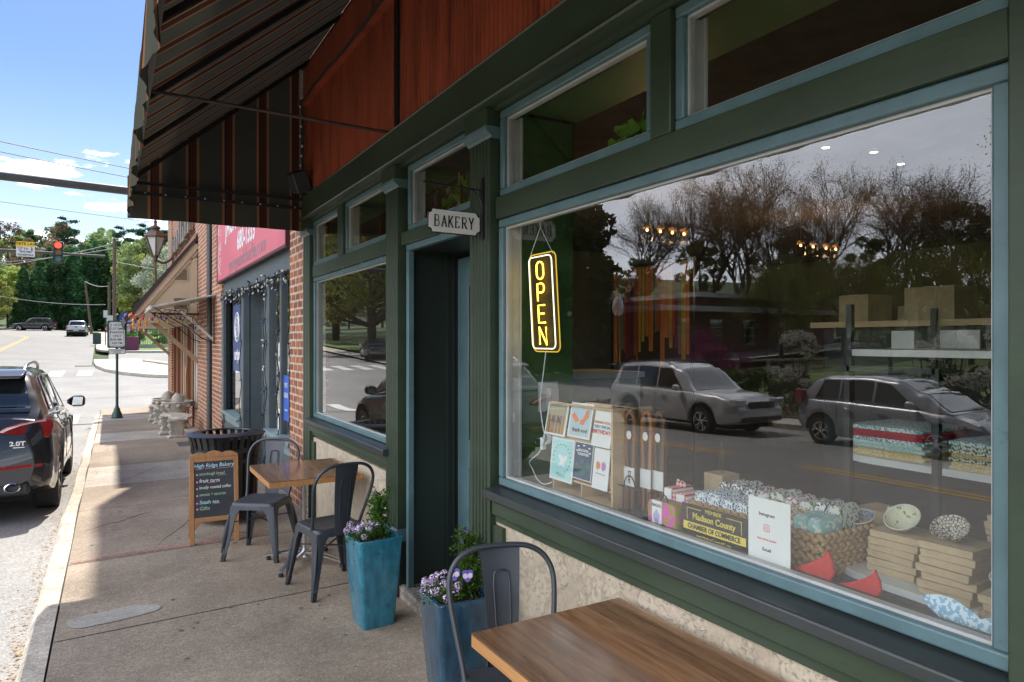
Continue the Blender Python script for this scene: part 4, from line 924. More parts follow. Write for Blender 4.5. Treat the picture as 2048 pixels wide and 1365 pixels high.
# ================================================================== 2 hour parking sign on a green post
GRNP = pm('green_post_paint', (.02,.055,.045), .45, var=.12)
SIGNW = pm('sign_white', (.62,.63,.62), .45, var=.06); SIGNK = pm('sign_black', (.015,.015,.015), .5)
px, py = .12, 21.83; pz = zs(py)
ps = thing('parking_sign', 'green post with white two hour customer parking sign at the sidewalk corner', 'sign', (px, py, pz))
m = MB(); m.lathe([(.14,0),(.14,.04),(.125,.06),(.12,.12),(.085,.2),(.075,.26),(.05,.30),(.045,.34)], (0,0,0), 20); m.lathe([(.036,.33),(.034,2.75)], (0,0,0), 14); part(m, 'post', GRNP, ps, world=False, smooth=35)
m = MB(); m.lathe([(.04,2.74),(.05,2.77),(.02,2.79)], (0,0,0), 14); m.ball((0,0,2.835), .055, 14); part(m, 'ball_cap', GRNP, ps, world=False, smooth=50)
def rrect(x0, x1, z0, z1, r_, y0, y1, n=4):
    m = MB(); pts = []
    for cx, cz, a0 in ((x1-r_, z1-r_, 0), (x0+r_, z1-r_, 90), (x0+r_, z0+r_, 180), (x1-r_, z0+r_, 270)):
        for k in range(n+1): a = R(a0+90*k/n); pts.append((cx+r_*math.cos(a), cz+r_*math.sin(a)))
    m.prism(pts, y0, y1, 'y'); return m
part(rrect(-.235,.235,1.945,2.70,.05,-.05,-.036), 'backing_plate', GRNP, ps, world=False)
sf = part(rrect(-.185,.185,1.985,2.66,.045,-.055,-.0505), 'sign_face', SIGNW, ps, world=False)
m = MB(); 
for x0, x1, z0, z1 in ((-.165,.165,2.005,2.012),(-.165,.165,2.633,2.64),(-.165,-.158,2.012,2.633),(.158,.165,2.012,2.633)): m.box(x0, x1, -.0565, -.0552, z0, z1)
part(m, 'border_line', SIGNK, sf, world=False)
for s_, z, q in (('2 HOUR',2.575,.095),('CUSTOMER',2.475,.082),('PARKING',2.375,.085),('ONLY',2.275,.085),('8:00 AM -',2.175,.085),('4:00 PM',2.075,.085)):
    text(s_, q, SIGNK, MAT4(*FY, (0,-.0568,z)), 'sign_text', sf, ext=.0008, world=False, sx=.9, off=.001)
part(rrect(-.205,.205,1.78,1.925,.02,-.05,-.036), 'backing_plate', GRNP, ps, world=False)
s2 = part(rrect(-.19,.19,1.795,1.91,.02,-.055,-.0505), 'sign_face', SIGNW, ps, world=False)
text('NO OVERNIGHT', .045, SIGNK, MAT4(*FY, (0,-.0568,1.875)), 'sign_text', s2, world=False, sx=.9); text('PARKING', .045, SIGNK, MAT4(*FY, (0,-.0568,1.828)), 'sign_text', s2, world=False)

# ================================================================== cast stone benches and urns
STONE = pm('cast_stone', (.42,.38,.32), .9, var=.3, vscale=10, bump=.7, bscale=40, dirt=(.2,.18,.15), dscale=9, dthr=.58)
def bench(label, x, y, rz):
    t = thing('stone_bench', label, 'bench', (x, y, zs(y)), rz, 'cast stone benches')
    out_ = []
    for k in range(13): a = R(-38+76*k/12); out_.append((1.0*math.cos(a)-.82, 1.0*math.sin(a)))
    inn = []
    for k in range(13): a = R(38-76*k/12); inn.append((.60*math.cos(a)-.82, .60*math.sin(a)))
    m = MB(); m.prism(out_+inn, .375, .435, 'z'); part(m, 'seat', STONE, t, world=False, bevel=.018)
    for s_ in (1,-1):
        m = MB(); c = (-.19+.14*0, s_*.40, 0)
        m.loft([[(c[0]+sx*w_+sx*0, c[1]+sy*d_, z) for sx, sy in ((-1,-1),(1,-1),(1,1),(-1,1))] for w_, d_, z in ((.17,.075,0),(.17,.075,.05),(.12,.05,.075),(.10,.045,.14),(.135,.055,.22),(.115,.05,.29),(.16,.07,.345),(.165,.075,.374))])
        for q in (-1,1): m.ball((c[0]+q*.10, c[1], .12), .05, 10); m.ball((c[0]+q*.12, c[1], .26), .055, 10)
        part(m, 'pedestal', STONE, t, world=False, bevel=.01)
    return t
b1 = bench('nearest curved cast stone bench against the brick wall', 1.26, 15.75, R(8))
b2 = copy_tree(b1); b2['label'] = 'farther curved cast stone bench beyond the two urns'; b2.location = (1.20, 19.6, zs(19.6)); b2.rotation_euler = (0,0,R(5))
def urn(label, x, y):
    t = thing('stone_urn', label, 'urn', (x, y, zs(y)), 0, 'cast stone urns')
    m = MB(); m.lathe([(.20,0),(.20,.05),(.15,.08),(.11,.14),(.12,.22),(.10,.30),(.17,.36),(.24,.46),(.30,.58),(.335,.62),(.325,.64),(.28,.63),(.24,.56)], (0,0,0), 20); part(m, 'bowl', STONE, t, world=False, smooth=50)
    m = MB()
    for k in range(8): a = R(45*k); m.ball((.30*math.cos(a), .30*math.sin(a), .55), .05, 8); m.ball((.13*math.cos(a), .13*math.sin(a), .22), .035, 6)
    m.ball((0,.0,.66), .13, 10, 1.2); m.ball((.1,.1,.70), .08, 8); part(m, 'ornament', STONE, t, world=False, smooth=60)
    return t
u1 = urn('nearer cast stone urn with carved bowl between the benches', 1.30, 17.4); u2 = copy_tree(u1); u2['label'] = 'farther cast stone urn with carved bowl by the corner'; u2.location = (1.18, 18.9, zs(18.9))
# ================================================================== neighbour shop with the pink sign
GREY = pm('shop_grey_paint', (.085,.105,.115), .5, var=.15, vscale=5, dirt=(.2,.22,.22), dscale=25, dthr=.72)
GREYL = pm('shop_sill_paint', (.19,.25,.26), .5, var=.15)
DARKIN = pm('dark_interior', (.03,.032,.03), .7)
nb = thing('brick_shop', 'worn brick shop with grey frames and pink sign beside the bakery', 'building', (2, 10.5, 0))
m = MB(); m.box(1.70, 1.95, 7.125, 7.77, -.2, 4.6); m.box(1.701, 1.95, 13.25, 14.6, -.5, 6.2); m.box(1.72, 1.95, 7.77, 13.25, 3.96, 10.9); m.box(1.702, 1.95, 7.745, 7.77, 4.6, 10.3); m.box(1.703, 1.95, 13.25, 14.6, 6.2, 10.9); m.box(1.95, 9, 7.75, 14.6, 3.6, 10.3)
part(m, 'brick_wall', BRICKW, nb)
m = MB(); m.box(8.8, 9, 7.75, 14.6, -.5, 3.6); m.box(2, 8.8, 14.4, 14.6, -.5, 3.6); m.box(2.2, 8.8, 7.72, 7.75, -.5, 3.6); m.box(1.96, 8.8, 7.75, 14.4, -.35, -.25); part(m, 'inner_wall', DARKIN, nb)
m = MB(); m.box(1.74, 1.82, 7.77, 13.25, 2.56, 2.82); m.box(1.75, 1.83, 7.771, 7.86, .45, 2.56); m.box(1.75, 1.83, 13.10, 13.249, .45, 2.56)
m.box(1.75, 1.85, 11.22, 11.42, -.3, 2.56); m.box(1.75, 1.85, 9.22, 9.56, -.25, 2.56); m.box(1.76, 1.84, 8.52, 8.60, .62, 2.56)
m.box(1.745, 1.86, 7.775, 9.219, -.2, .44); m.box(1.745, 1.86, 11.421, 13.24, -.35, .36)
part(m, 'shopfront_frame', GREY, nb, bevel=.006)
m = MB(); m.box(1.68, 1.86, 7.78, 9.22, .56, .62); m.box(1.68, 1.86, 11.42, 13.24, .48, .53); m.box(1.72,1.85,7.78,9.22,.445,.56); m.box(1.72,1.85,11.42,13.24,.361,.48); part(m, 'sill', GREYL, nb, bevel=.006)
for y0, y1, z0 in ((7.86, 8.52, .62), (8.60, 9.22, .62), (11.42, 13.10, .53)):
    m = MB(); m.add([(1.80,y0,z0),(1.80,y1,z0),(1.80,y1,2.56),(1.80,y0,2.56)], [(0,1,2,3)]); part(m, 'window', GLASS, nb)
m = MB(); fr(m, 9.57, 11.21, -.25, 2.10, .11, 2.02, 2.07); m.box(2.02,2.07,10.36,10.44,-.14,1.99); m.box(2.02,2.07,9.57,11.21,2.10,2.19); fr(m, 9.57,11.21,2.19,2.56,.05,2.02,2.07)
d2 = part(m, 'door', GREY, nb, bevel=.004)
m = MB(); m.add([(2.045,9.6,-.15),(2.045,11.2,-.15),(2.045,11.2,2.52),(2.045,9.6,2.52)], [(0,1,2,3)]); part(m, 'door_glass', GLASS, d2)
m = MB(); m.box(1.86,2.1,11.212,11.24,-.3,2.56); m.box(1.86,2.1,9.54,9.568,-.3,2.56); m.box(1.86,2.1,9.57,11.21,2.561,2.60); part(m, 'recess', GREY, nb)
m = MB(); m.box(1.70, 1.745, 13.0, 13.24, .36, 2.56); part(m, 'timber_post', GREY, nb)
m = MB(); m.bar((1.98, 9.66, .95), (1.98, 10.2, .95), .02, .03); m.bar((1.98,9.72,.95),(2.02,9.72,.95),.02,.02); m.bar((1.98,10.14,.95),(2.02,10.14,.95),.02,.02); m.bar((1.99,9.62,-.1),(1.99,9.62,1.9),.02,.03); part(m, 'push_bar', ALU, d2)
m = MB(); m.tube([(1.66, 14.67, zs(14.7)), (1.66, 14.67, 5.8)], .045, 8); part(m, 'downpipe', pm('pipe_grey', (.07,.08,.085), .5), nb, smooth=60)
# pink sign
PINK = pm('pink_sign', (.60,.15,.19), .45, var=.08, vscale=1.5)
pk = thing('pink_shop_sign', 'long pink shop sign with phone number above the neighbouring shopfront', 'sign', (1.7, 10.6, 2.8))
m = MB(); m.box(1.665, 1.699, 7.79, 13.5, 2.83, 4.0); pb = part(m, 'sign_board', PINK, pk)
m = MB(); fr(m, 7.775, 13.53, 2.795, 4.03, .034, 1.655, 1.7); part(m, 'sign_frame', pm('maroon_frame', (.10,.03,.04), .5), pk)
WHT = pm('sign_letter_white', (.7,.68,.7), .5, var=0); GRYL = pm('sign_letter_grey', (.25,.2,.23), .5, var=0)
text('680-1333', .40, WHT, MAT4(*FW, (1.663, 10.45, 3.27)), 'phone_number', pb, off=.01, sx=1.0)
text('georgeandcharlie.com', .31, GRYL, MAT4(*FW, (1.663, 10.5, 2.985)), 'web_address', pb, sx=1.15)
text('JACK', .5, WHT, MAT4(*FW, (1.663, 11.9, 3.66)), 'shop_lettering', pb, off=.01)
m = MB(); rr = random.Random(2)
for k in range(60): y = rr.uniform(13.05, 13.45); z = rr.uniform(2.92, 3.95); s_ = rr.uniform(.012,.035); m.obox((1.6635,y,z),(.0012,s_*1.3,s_*2.2),Matrix.Rotation(rr.uniform(-.6,.6),3,'X'))
part(m, 'flourish', WHT, pb)
# posters
po = thing('blue_poster', 'blue and white poster inside the window right of the shop door', 'poster', (1.79, 8.72, .7))
m = MB(); m.box(1.786, 1.79, 8.22, 8.50, .80, 1.34); part(m, 'sheet', pm('poster_blue', (.03,.10,.42), .5), po)
text('NITI', .085, WHT, MAT4(*FW, (1.785, 8.36, 1.22)), 'poster_text', po); text('GENE', .085, WHT, MAT4(*FW, (1.785, 8.36, 1.10)), 'poster_text', po); text('in store', .05, WHT, MAT4(*FW, (1.785, 8.36, .93)), 'poster_text', po)
po = thing('white_notice', 'narrow white paper notice above the blue poster in the shop window', 'notice', (1.79, 8.9, 1.3))
m = MB(); m.box(1.786, 1.79, 8.66, 8.80, 1.36, 1.72); part(m, 'sheet', SIGNW, po); m = MB(); m.box(1.784,1.7855,8.68,8.78,1.50,1.56); part(m, 'coloured_block', GRASSM, po)
po = thing('square_notice', 'small white paper notice low in the shop window', 'notice', (1.79, 8.9, .66)); m = MB(); m.box(1.786, 1.79, 8.66, 8.84, .64, .82); part(m, 'sheet', SIGNW, po)
po = thing('wheel_poster', 'tall blue poster with a round emblem in the shop window left of the door', 'poster', (1.79, 12.2, .9))
m = MB(); m.box(1.786, 1.79, 11.62, 12.45, 1.25, 2.35); part(m, 'sheet', pm('poster_slate_blue', (.04,.07,.16), .5), po)
m = MB(); cy_, cz_ = 12.03, 1.98
for r_ in (.17, .24): m.tube([(1.784, cy_+r_*math.cos(R(a)), cz_+r_*math.sin(R(a))) for a in range(0,360,15)], .009, 4, closed=True)
for a in range(0, 180, 45): m.bar((1.784, cy_-.23*math.cos(R(a)), cz_-.23*math.sin(R(a))), (1.784, cy_+.23*math.cos(R(a)), cz_+.23*math.sin(R(a))), .004, .012)
part(m, 'emblem', WHT, po); text('artist', .26, WHT, MAT4(*FW, (1.784, 12.03, 1.52)), 'poster_text', po, off=.01)
# string lights
LB = [pm('bulb_white', (.45,.44,.38), .3, var=0), pm('bulb_blue', (.03,.07,.22), .3, var=0), pm('bulb_amber', (.5,.22,.05), .3, var=0)]
sgl = thing('string_lights', 'white and blue festoon lights looped over the neighbouring shopfront', 'string lights', (1.7, 10.5, 2.4))
rr = random.Random(4); wire = MB(); bl = [MB(), MB(), MB()]
def bulbs(P, n, which=(0,0,1)):
    wire.tube(P, .006, 4)
    for k in range(n):
        t = (k+.5)/n*(len(P)-1); i = int(t); p = Vector(P[i]).lerp(Vector(P[min(i+1,len(P)-1)]), t-i); mb = bl[rr.choice(which)]
        d = Vector((rr.uniform(-.5,.1), rr.uniform(-.7,.7), rr.uniform(-1.2,.1))).normalized(); wire.bar(p, p+d*.022, .018, .018); M = d.to_track_quat('Z','Y').to_matrix().to_4x4(); M.translation = p+d*.02
        q = MB(); q.lathe([(.006,0),(.013,.012),(.014,.022),(.009,.038),(.002,.05)], (0,0,0), 7); q.xf(M); mb.add(q.v, q.f)
for o_ in (0, .07):
    P = []
    for k in range(60): y = 13.2-5.4*k/59; P.append((1.70-.02*math.sin(k), y, 2.60-.09*abs(math.sin(k*.42))-o_+.03*math.sin(k*1.9)))
    bulbs(P, 26)
for y, x_, z0 in ((11.32,1.735,.1),(9.42,1.735,.0),(9.30,1.735,.1),(8.56,1.745,.5),(13.16,1.735,.2)):
    bulbs([(x_-.01+.012*math.sin(k*1.3), y+.03*math.sin(k*1.1), 2.5-(2.5-z0)*k/18) for k in range(19)], 8)
part(wire, 'wire', BLACKR, sgl)
for q, mt in zip(bl[:2], LB): part(q, 'bulb_row', mt, sgl, smooth=60)

# ================================================================== corner brick building
cb_ = thing('corner_brick_building', 'brick corner building with brown timber entrance and tan gable awning', 'building', (2, 20, 0))
BE = 25.3
m = MB(); m.box(1.62, 1.95, 14.76, 16.35, -.7, 6.6); m.box(1.62, 1.95, 23.9, BE-.12, -.9, 9.2); m.box(1.64, 1.95, 16.35, 23.9, 3.9, 9.2); m.box(1.95, 12, 14.61, BE-.125, 2.6, 9.2); m.box(1.95, 12, BE-.5, BE-.126, -1, 2.6)
m.box(1.621,1.95,14.76,16.35,6.6,9.2); m.box(1.66, 1.95, 16.35, 23.9, -.7, .18)
part(m, 'brick_wall', BRICKW, cb_)
m = MB(); m.box(1.60, 1.96, BE-.119, BE, -1, 9.2); part(m, 'corner_board', pm('cream_trim', (.45,.40,.32), .6, var=.12), cb_)
m = MB(); m.box(1.70, 1.9, 16.35, 23.9, .181, 3.899); part(m, 'timber_front', WOODS, cb_)
CRM = MC['cream_trim']
m = MB()
for y in (16.45, 17.6, 18.9, 20.4, 21.9, 23.3): m.box(1.63, 1.699, y, y+.13, -.4, 3.4)
part(m, 'timber_post', WOODS, cb_)
m = MB()
for y in (17.3, 20.2): m.box(1.655, 1.699, y, y+.2, .2, 2.4)
m.box(1.66,1.699,16.36,16.44,.3,2.4); part(m, 'pale_strip', CRM, cb_)
m = MB(); m.box(1.67,1.699,16.75,17.25,.35,2.3); part(m, 'side_window', pm('pale_glass', (.35,.38,.4), .2), cb_)
m = MB(); m.tube([(1.615,18.95,1.1),(1.60,18.95,.9),(1.61,18.95,.3)], [.02,.025,.015], 6); part(m, 'door_pull', GOLD, cb_)
# upper windows with arch trim
# tan gable awning roof
TAN = pm('tan_siding', (.47,.36,.24), .65, var=.08, vscale=2); TRIMB = pm('brown_fascia', (.035,.02,.022), .6)
ga = thing('gable_awning', 'tan boarded lean-to awning with dark brown roof edge on the corner building', 'awning', (1.2, 20, 2.2))
Y0, Y1 = 16.36, 25.0; xa, za, xw, zw = .33, 2.19, 1.61, 3.86
m = MB(); m.prism([(xa+.06, za+.02), (xw, za+.02), (xw, zw-.05)], Y0+.03, Y0+.06, 'y'); part(m, 'gable_panel', TAN, ga)
m = MB(); m.bar((xa+.0, Y0, za+.0), (xw, Y0, zw+.0), .05, .13, up=(0,0,1)); m.bar((xa+.1, Y0+.015, za+.02), (xw, Y0+.015, zw-.15), .03, .08, up=(0,0,1)); m.box(xa+.1, xw, Y0+.0, Y0+.028, za-.06, za+.05); m.box(xw-.12, xw, Y0+.0, Y0+.028, za+.05, zw-.3); part(m, 'gable_trim', TAN, ga)
m = MB(); m.loft([[(xa-.08, y, za-.06), (xw, y, zw+.10), (xw, y, zw+.20), (xa-.12, y, za+.04)] for y in (Y0-.06, Y1)]); part(m, 'roof', TRIMB, ga)
m = MB(); m.box(xa+.08, xw, Y0+.07, Y1, za-.04, za+.0); part(m, 'soffit', TAN, ga)
VENT = pm('vent_brown', (.16,.12,.08), .6)
for z in (3.05, 2.42):
    m = MB()
    m.box(1.13, 1.43, Y0+.012, Y0+.029, z, z+.27)
    v_ = part(m, 'vent_frame', TAN, ga)
    m = MB()
    for k in range(7): m.obox((1.28, Y0+.006, z+.035+k*.034), (.25, .006, .028), Matrix.Rotation(R(25), 3, 'X'))
    part(m, 'vent_louvre', VENT, v_)
for y in (Y0+.15, Y1-.15):
    m = MB(); m.bar((.75, y, za-.03), (1.66, y, 1.28), .09, .09); part(m, 'brace', pm('brace_wood', (.36,.25,.14), .7) if 'brace_wood' not in MC else MC['brace_wood'], ga)
# little white metal canopy with scrollwork
cn = thing('metal_canopy', 'thin white metal canopy with dark scroll brackets and small lights', 'canopy', (1.2, 14.9, 2.4))
PL = pm('old_white_tin', (.5,.47,.42), .5, var=.3, vscale=8, dirt=(.2,.17,.14), dscale=9, dthr=.6)
m = MB(); m.loft([[(.60, y, 2.385), (1.69, y, 2.64), (1.69, y, 2.615), (.60, y, 2.35)] for y in (13.9, 16.1)]); m.box(.585, .62, 13.88, 16.1, 2.325, 2.395); part(m, 'roof_sheet', PL, cn)
m = MB(); m.box(.72, 1.62, 16.04, 16.09, 2.30, 2.345); part(m, 'rear_bar', pm('brown_bar', (.13,.08,.05), .6), cn)
m = MB()
def scroll(cx, cz, r0, r1, a0, a1, y, n=26): return [(cx+(r0+(r1-r0)*k/n)*math.cos(R(a0+(a1-a0)*k/n)), y, cz+(r0+(r1-r0)*k/n)*math.sin(R(a0+(a1-a0)*k/n))) for k in range(n+1)]
for y in (13.95, 15.9):
    m.tube([(.66,y,2.36),(.95,y,2.16),(1.25,y,1.98),(1.45,y,1.80),(1.68,y,1.70)], .010, 5)
    m.tube(scroll(1.12,2.28,.02,.15,0,640,y), .007, 5); m.tube(scroll(1.40,2.14,.02,.17,180,-420,y), .007, 5); m.tube(scroll(.88,2.26,.01,.08,90,600,y), .006, 5)
    m.tube([(1.66,y,1.7),(1.66,y,2.55)], .012, 5)
part(m, 'scroll_bracket', BLACK, cn)
m = MB(); m.bar((1.12, 14.1, 2.30), (1.66, 14.1, 1.78), .05, .04); m.bar((1.12, 15.8, 2.30), (1.66, 15.8, 1.78), .05, .04); part(m, 'white_brace', PL, cn)
# coloured bulbs
COLB = [pm('bulb_red', (.5,.04,.02), .3, var=0), pm('bulb_orange', (.6,.2,.03), .3, var=0), pm('bulb_purple', (.15,.04,.3), .3, var=0), pm('bulb_yellow', (.65,.45,.06), .3, var=0)]
cl_ = thing('coloured_string_lights', 'tangle of red, orange and purple bulbs under the canopy tip', 'string lights', (.6, 16, 2.1)); rr = random.Random(9)
wr = MB(); P = [(.32+1.3*k/30, 15.2+.3*math.sin(k), 2.32-.10*abs(math.sin(k*.5))+.01*k) for k in range(31)]; wr.tube(P, .006, 4); part(wr, 'wire', BLACKR, cl_)
for ci in range(4):
    m = MB()
    for k in range(9):
        t = rr.random()
        p = (rr.uniform(.30,.62), 16.0+rr.uniform(-.15,.3), rr.uniform(1.95,2.3)) if t < .72 else (rr.uniform(.6,1.6), 15.2, rr.uniform(2.12,2.3))
        m.ball(p, .023, 6, 1.6)
    part(m, 'bulb_cluster', COLB[ci], cl_, smooth=90)
# lantern
ln = thing('wall_lantern', 'bronze six sided lantern on a wall bracket near the building corner', 'lantern', (1.13, 23.2, 3.7))
BRZ = pm('bronze', (.12,.075,.055), .5, metal=.4, var=.3)
lx, ly, sc_l = 1.13, 23.2, 1.0
def hexr(r_, z): return [(lx+r_*math.cos(R(60*k+30)), ly+r_*math.sin(R(60*k+30)), z) for k in range(6)]
m = MB(); m.loft([hexr(.07,4.28), hexr(.09,4.32), hexr(.06,4.33)]); m.loft([hexr(.34,4.86), hexr(.35,4.90), hexr(.26,5.0), hexr(.13,5.10), hexr(.10,5.12)]); m.lathe([(.10,5.12),(.14,5.14),(.14,5.19),(.05,5.24),(.04,5.30),(.06,5.34),(.01,5.42)], (lx,ly,0), 10)
m.lathe([(.02,3.45),(.035,3.5),(.03,4.1),(.07,4.25),(.08,4.28)], (lx,ly,0), 8)
for k in range(6):
    a = R(60*k+30); m.bar((lx+.09*math.cos(a),ly+.09*math.sin(a),4.32),(lx+.29*math.cos(a),ly+.29*math.sin(a),4.87),.03,.03)
part(m, 'frame', BRZ, ln)
m = MB(); m.loft([hexr(.08,4.33), hexr(.27,4.86)]); part(m, 'lantern_glass', pm('milky_glass', (.55,.58,.55), .25, var=.1), ln)
m = MB(); m.tube(spline([(lx,ly,4.2),(1.35,ly,4.12),(1.55,ly,4.25),(1.62,ly,4.45)],6), .04, 7); m.box(1.58,1.62,ly-.08,ly+.08,4.0,4.9); part(m, 'bracket', BRZ, ln, smooth=50)
# weathered wooden letters above the gable
wl = thing('weathered_wood_sign', 'rough weathered grey wooden letter sign high on the corner building', 'sign', (1.55, 20, 4.3)); WG = pm('weathered_grey', (.2,.18,.16), .9, var=.5, vscale=6); rr = random.Random(8)
m = MB()
for k in range(9):
    y = 17.4+k*.62; h_ = rr.uniform(.35,.7); m.obox((1.55, y, 4.25+h_/2+.05*math.sin(k*2)), (.09, .32, h_), Matrix.Rotation(rr.uniform(-.12,.12),3,'X'))
part(m, 'letter_boards', WG, wl)
m = MB(); m.box(1.52,1.6,17.1,22.8,4.28,4.34); m.box(1.58,1.64,16.4,23.8,3.98,4.10); part(m, 'backing_rail', pm('rail_wood', (.25,.12,.06), .8, var=.3), wl)

# ================================================================== far street furniture
def wpole(label, x, y, h, r0, r1, lx_=0, ly_=0, arms=True):
    t = thing('utility_pole', label, 'utility pole', (x, y, hz(x, y)), 0, 'wooden utility poles')
    m = MB(); m.tube([(0,0,-.3),(lx_*.5,ly_*.5,h/2),(lx_,ly_,h)], [r0,(r0+r1)/2,r1], 8); part(m, 'shaft', POLEW, t, world=False, smooth=50)
    if arms:
        m = MB(); m.bar((lx_-.5,ly_,h-.5),(lx_+.5,ly_,h-.5),.1,.12); m.lathe([(.12,h*.52),(.14,h*.53),(.14,h*.54)],(lx_*.5,ly_*.5,0),8); part(m, 'hardware', ALU, t, world=False)
    return t
wpole('tallest wooden utility pole beside the parking sign', .21, 78, 9.9, .19, .15, arms=False)
wpole('leaning thin wooden utility pole behind the pickup', -2.1, 96, 6.2, .15, .10, -.68, 0, False)
wpole('short wooden utility pole just left of the tallest one', -.27, 84, 5.8, .14, .12, 0, 0, False)
WIREM = pm('wire_grey', (.35,.35,.35), .6, var=0); WIRED = pm('wire_dark', (.05,.05,.055), .6, var=0)
def cable(label, a, b_, sag, r_, mat):
    a, b_ = Vector(a), Vector(b_); P = [a.lerp(b_, t/16)+Vector((0,0,-sag*4*(t/16)*(1-t/16))) for t in range(17)]
    m = MB(); m.tube(P, r_, 4); o = m.build('overhead_cable', mat); tag(o, label, 'cable', 'overhead cables')
cable('overhead cable from tallest pole down to the leaning pole on the left', (.21,78,11.4), (-16,86,8.3), .5, .035, WIREM)
cable('lower overhead cable crossing behind the traffic light', (.21,78,10.9), (-20,100,10.4), .6, .03, WIREM)
cable('overhead cable crossing the leaning pole low over the hedge', (-.6,84,5.6), (-12,90,6.9), .4, .03, WIREM)
cable('overhead cable from the leaning pole to the short pole', (-2.78,96,8.9), (-.27,84,7.6), .3, .035, WIREM)
cable('overhead cable from tallest pole to the right', (.21,78,9.6), (22,80,8.6), .7, .03, WIREM)
cable('upper dark power line high in the open sky', (-14,30,10.3), (6,36,9.2), .2, .018, WIRED)
cable('second dark power line just below the upper one', (-14,30,9.9), (6,36,8.8), .2, .018, WIRED)
cable('faint lower power line below the thick signal arm', (-20,40,9.8), (8,46,8.6), .3, .015, WIRED)
# signal mast arms
SIGG = pm('mast_grey', (.06,.06,.062), .5, metal=.3, var=.15)
sm = thing('signal_mast_arm', 'thick dark signal mast arm crossing the sky just above the awning end', 'signal mast', (4.6, 26.0, zs(26.0)))
m = MB(); m.tube([(-9.5,26.0,6.99),(1.0,26.0,6.72),(4.6,26.0,6.63)], [.13,.14,.15], 12); part(m, 'arm', SIGG, sm, smooth=60)
m = MB(); m.tube([(4.6,26.0,-.5),(4.6,26.0,7.2)], .2, 12); part(m, 'pole', SIGG, sm, smooth=60)
s2_ = thing('traffic_signal', 'far signal arm with lit red traffic light and pedestrian law sign', 'traffic signal', (-12.8, 44, zs(44)))
yy = 44.0
m = MB(); m.tube([(-12.8,yy,6.5),(-6.0,yy,6.47),(-.33,yy,6.45)], [.13,.09,.055], 10); part(m, 'arm', SIGG, s2_, smooth=60)
m = MB(); m.tube([(-12.8,yy,0),(-12.8,yy,7.2)], .18, 10); part(m, 'pole', SIGG, s2_, smooth=60)
hx_ = -2.48
m = MB(); m.box(hx_-.22, hx_+.22, yy-.36, yy-.14, 5.92, 7.06); m.box(hx_-.03,hx_+.03,yy-.3,yy-.2,7.06,7.2); hd = part(m, 'signal_head', BLACK, s2_, bevel=.04)
for k, (cc, st) in enumerate((((1,.035,.02), 2.6), ((.05,.03,.005), 0), ((.01,.05,.045), 0))):
    z = 6.86-k*.36
    mt = emi('lit_red_lamp', cc, st) if st else pm('dark_lens_%d' % k, (.20,.11,.02) if k == 1 else (.04,.16,.15), .3)
    m = MB(); m.prism([(hx_+.155*math.cos(R(q)), z+.155*math.sin(R(q))) for q in range(0,360,24)], yy-.38, yy-.362, 'y'); part(m, 'lens', mt, hd)
    m = MB(); rings = []
    for d_ in (yy-.365, yy-.52): rings.append([(hx_+.17*math.cos(R(q)), d_, z+.17*math.sin(R(q))) for q in range(-20, 201, 20)])
    m.loft(rings, closed=False); part(m, 'visor', BLACK, hd, solid=.02)
SX_ = -3.91
m = MB(); m.box(SX_-.40, SX_+.40, yy-.26, yy-.23, 6.17, 6.70); ls = part(m, 'sign_panel', SIGNW, s2_)
m = MB(); m.box(SX_-.41, SX_+.41, yy-.265, yy-.235, 6.705, 6.96); part(m, 'sign_header', pm('sign_yellow', (.75,.5,.02), .5), s2_)
text('STATE LAW', .19, SIGNK, MAT4(*FY, (SX_,yy-.267,6.83)), 'sign_text', s2_, off=.004); text('TO', .14, SIGNK, MAT4(*FY, (SX_+.02,yy-.262,6.58)), 'sign_text', ls, off=.004); text('WITHIN', .14, SIGNK, MAT4(*FY, (SX_,yy-.262,6.42)), 'sign_text', ls, off=.004); text('CROSSWALK', .13, SIGNK, MAT4(*FY, (SX_,yy-.262,6.26)), 'sign_text', ls, off=.004, sx=.9)
m = MB(); m.tube([(SX_-.34,yy-.27,6.65),(SX_-.14,yy-.27,6.65),(SX_-.24,yy-.27,6.49)], .014, 4, closed=True); part(m, 'yield_triangle', COLB[0], ls)
m = MB(); px_ = SX_+.27; m.ball((px_,yy-.27,6.65), .025, 6); m.bar((px_,yy-.27,6.63),(px_,yy-.27,6.54),.01,.04); m.bar((px_,yy-.27,6.55),(px_-.05,yy-.27,6.47),.01,.02); m.bar((px_,yy-.27,6.55),(px_+.05,yy-.27,6.47),.01,.02); part(m, 'walking_figure', SIGNK, ls)
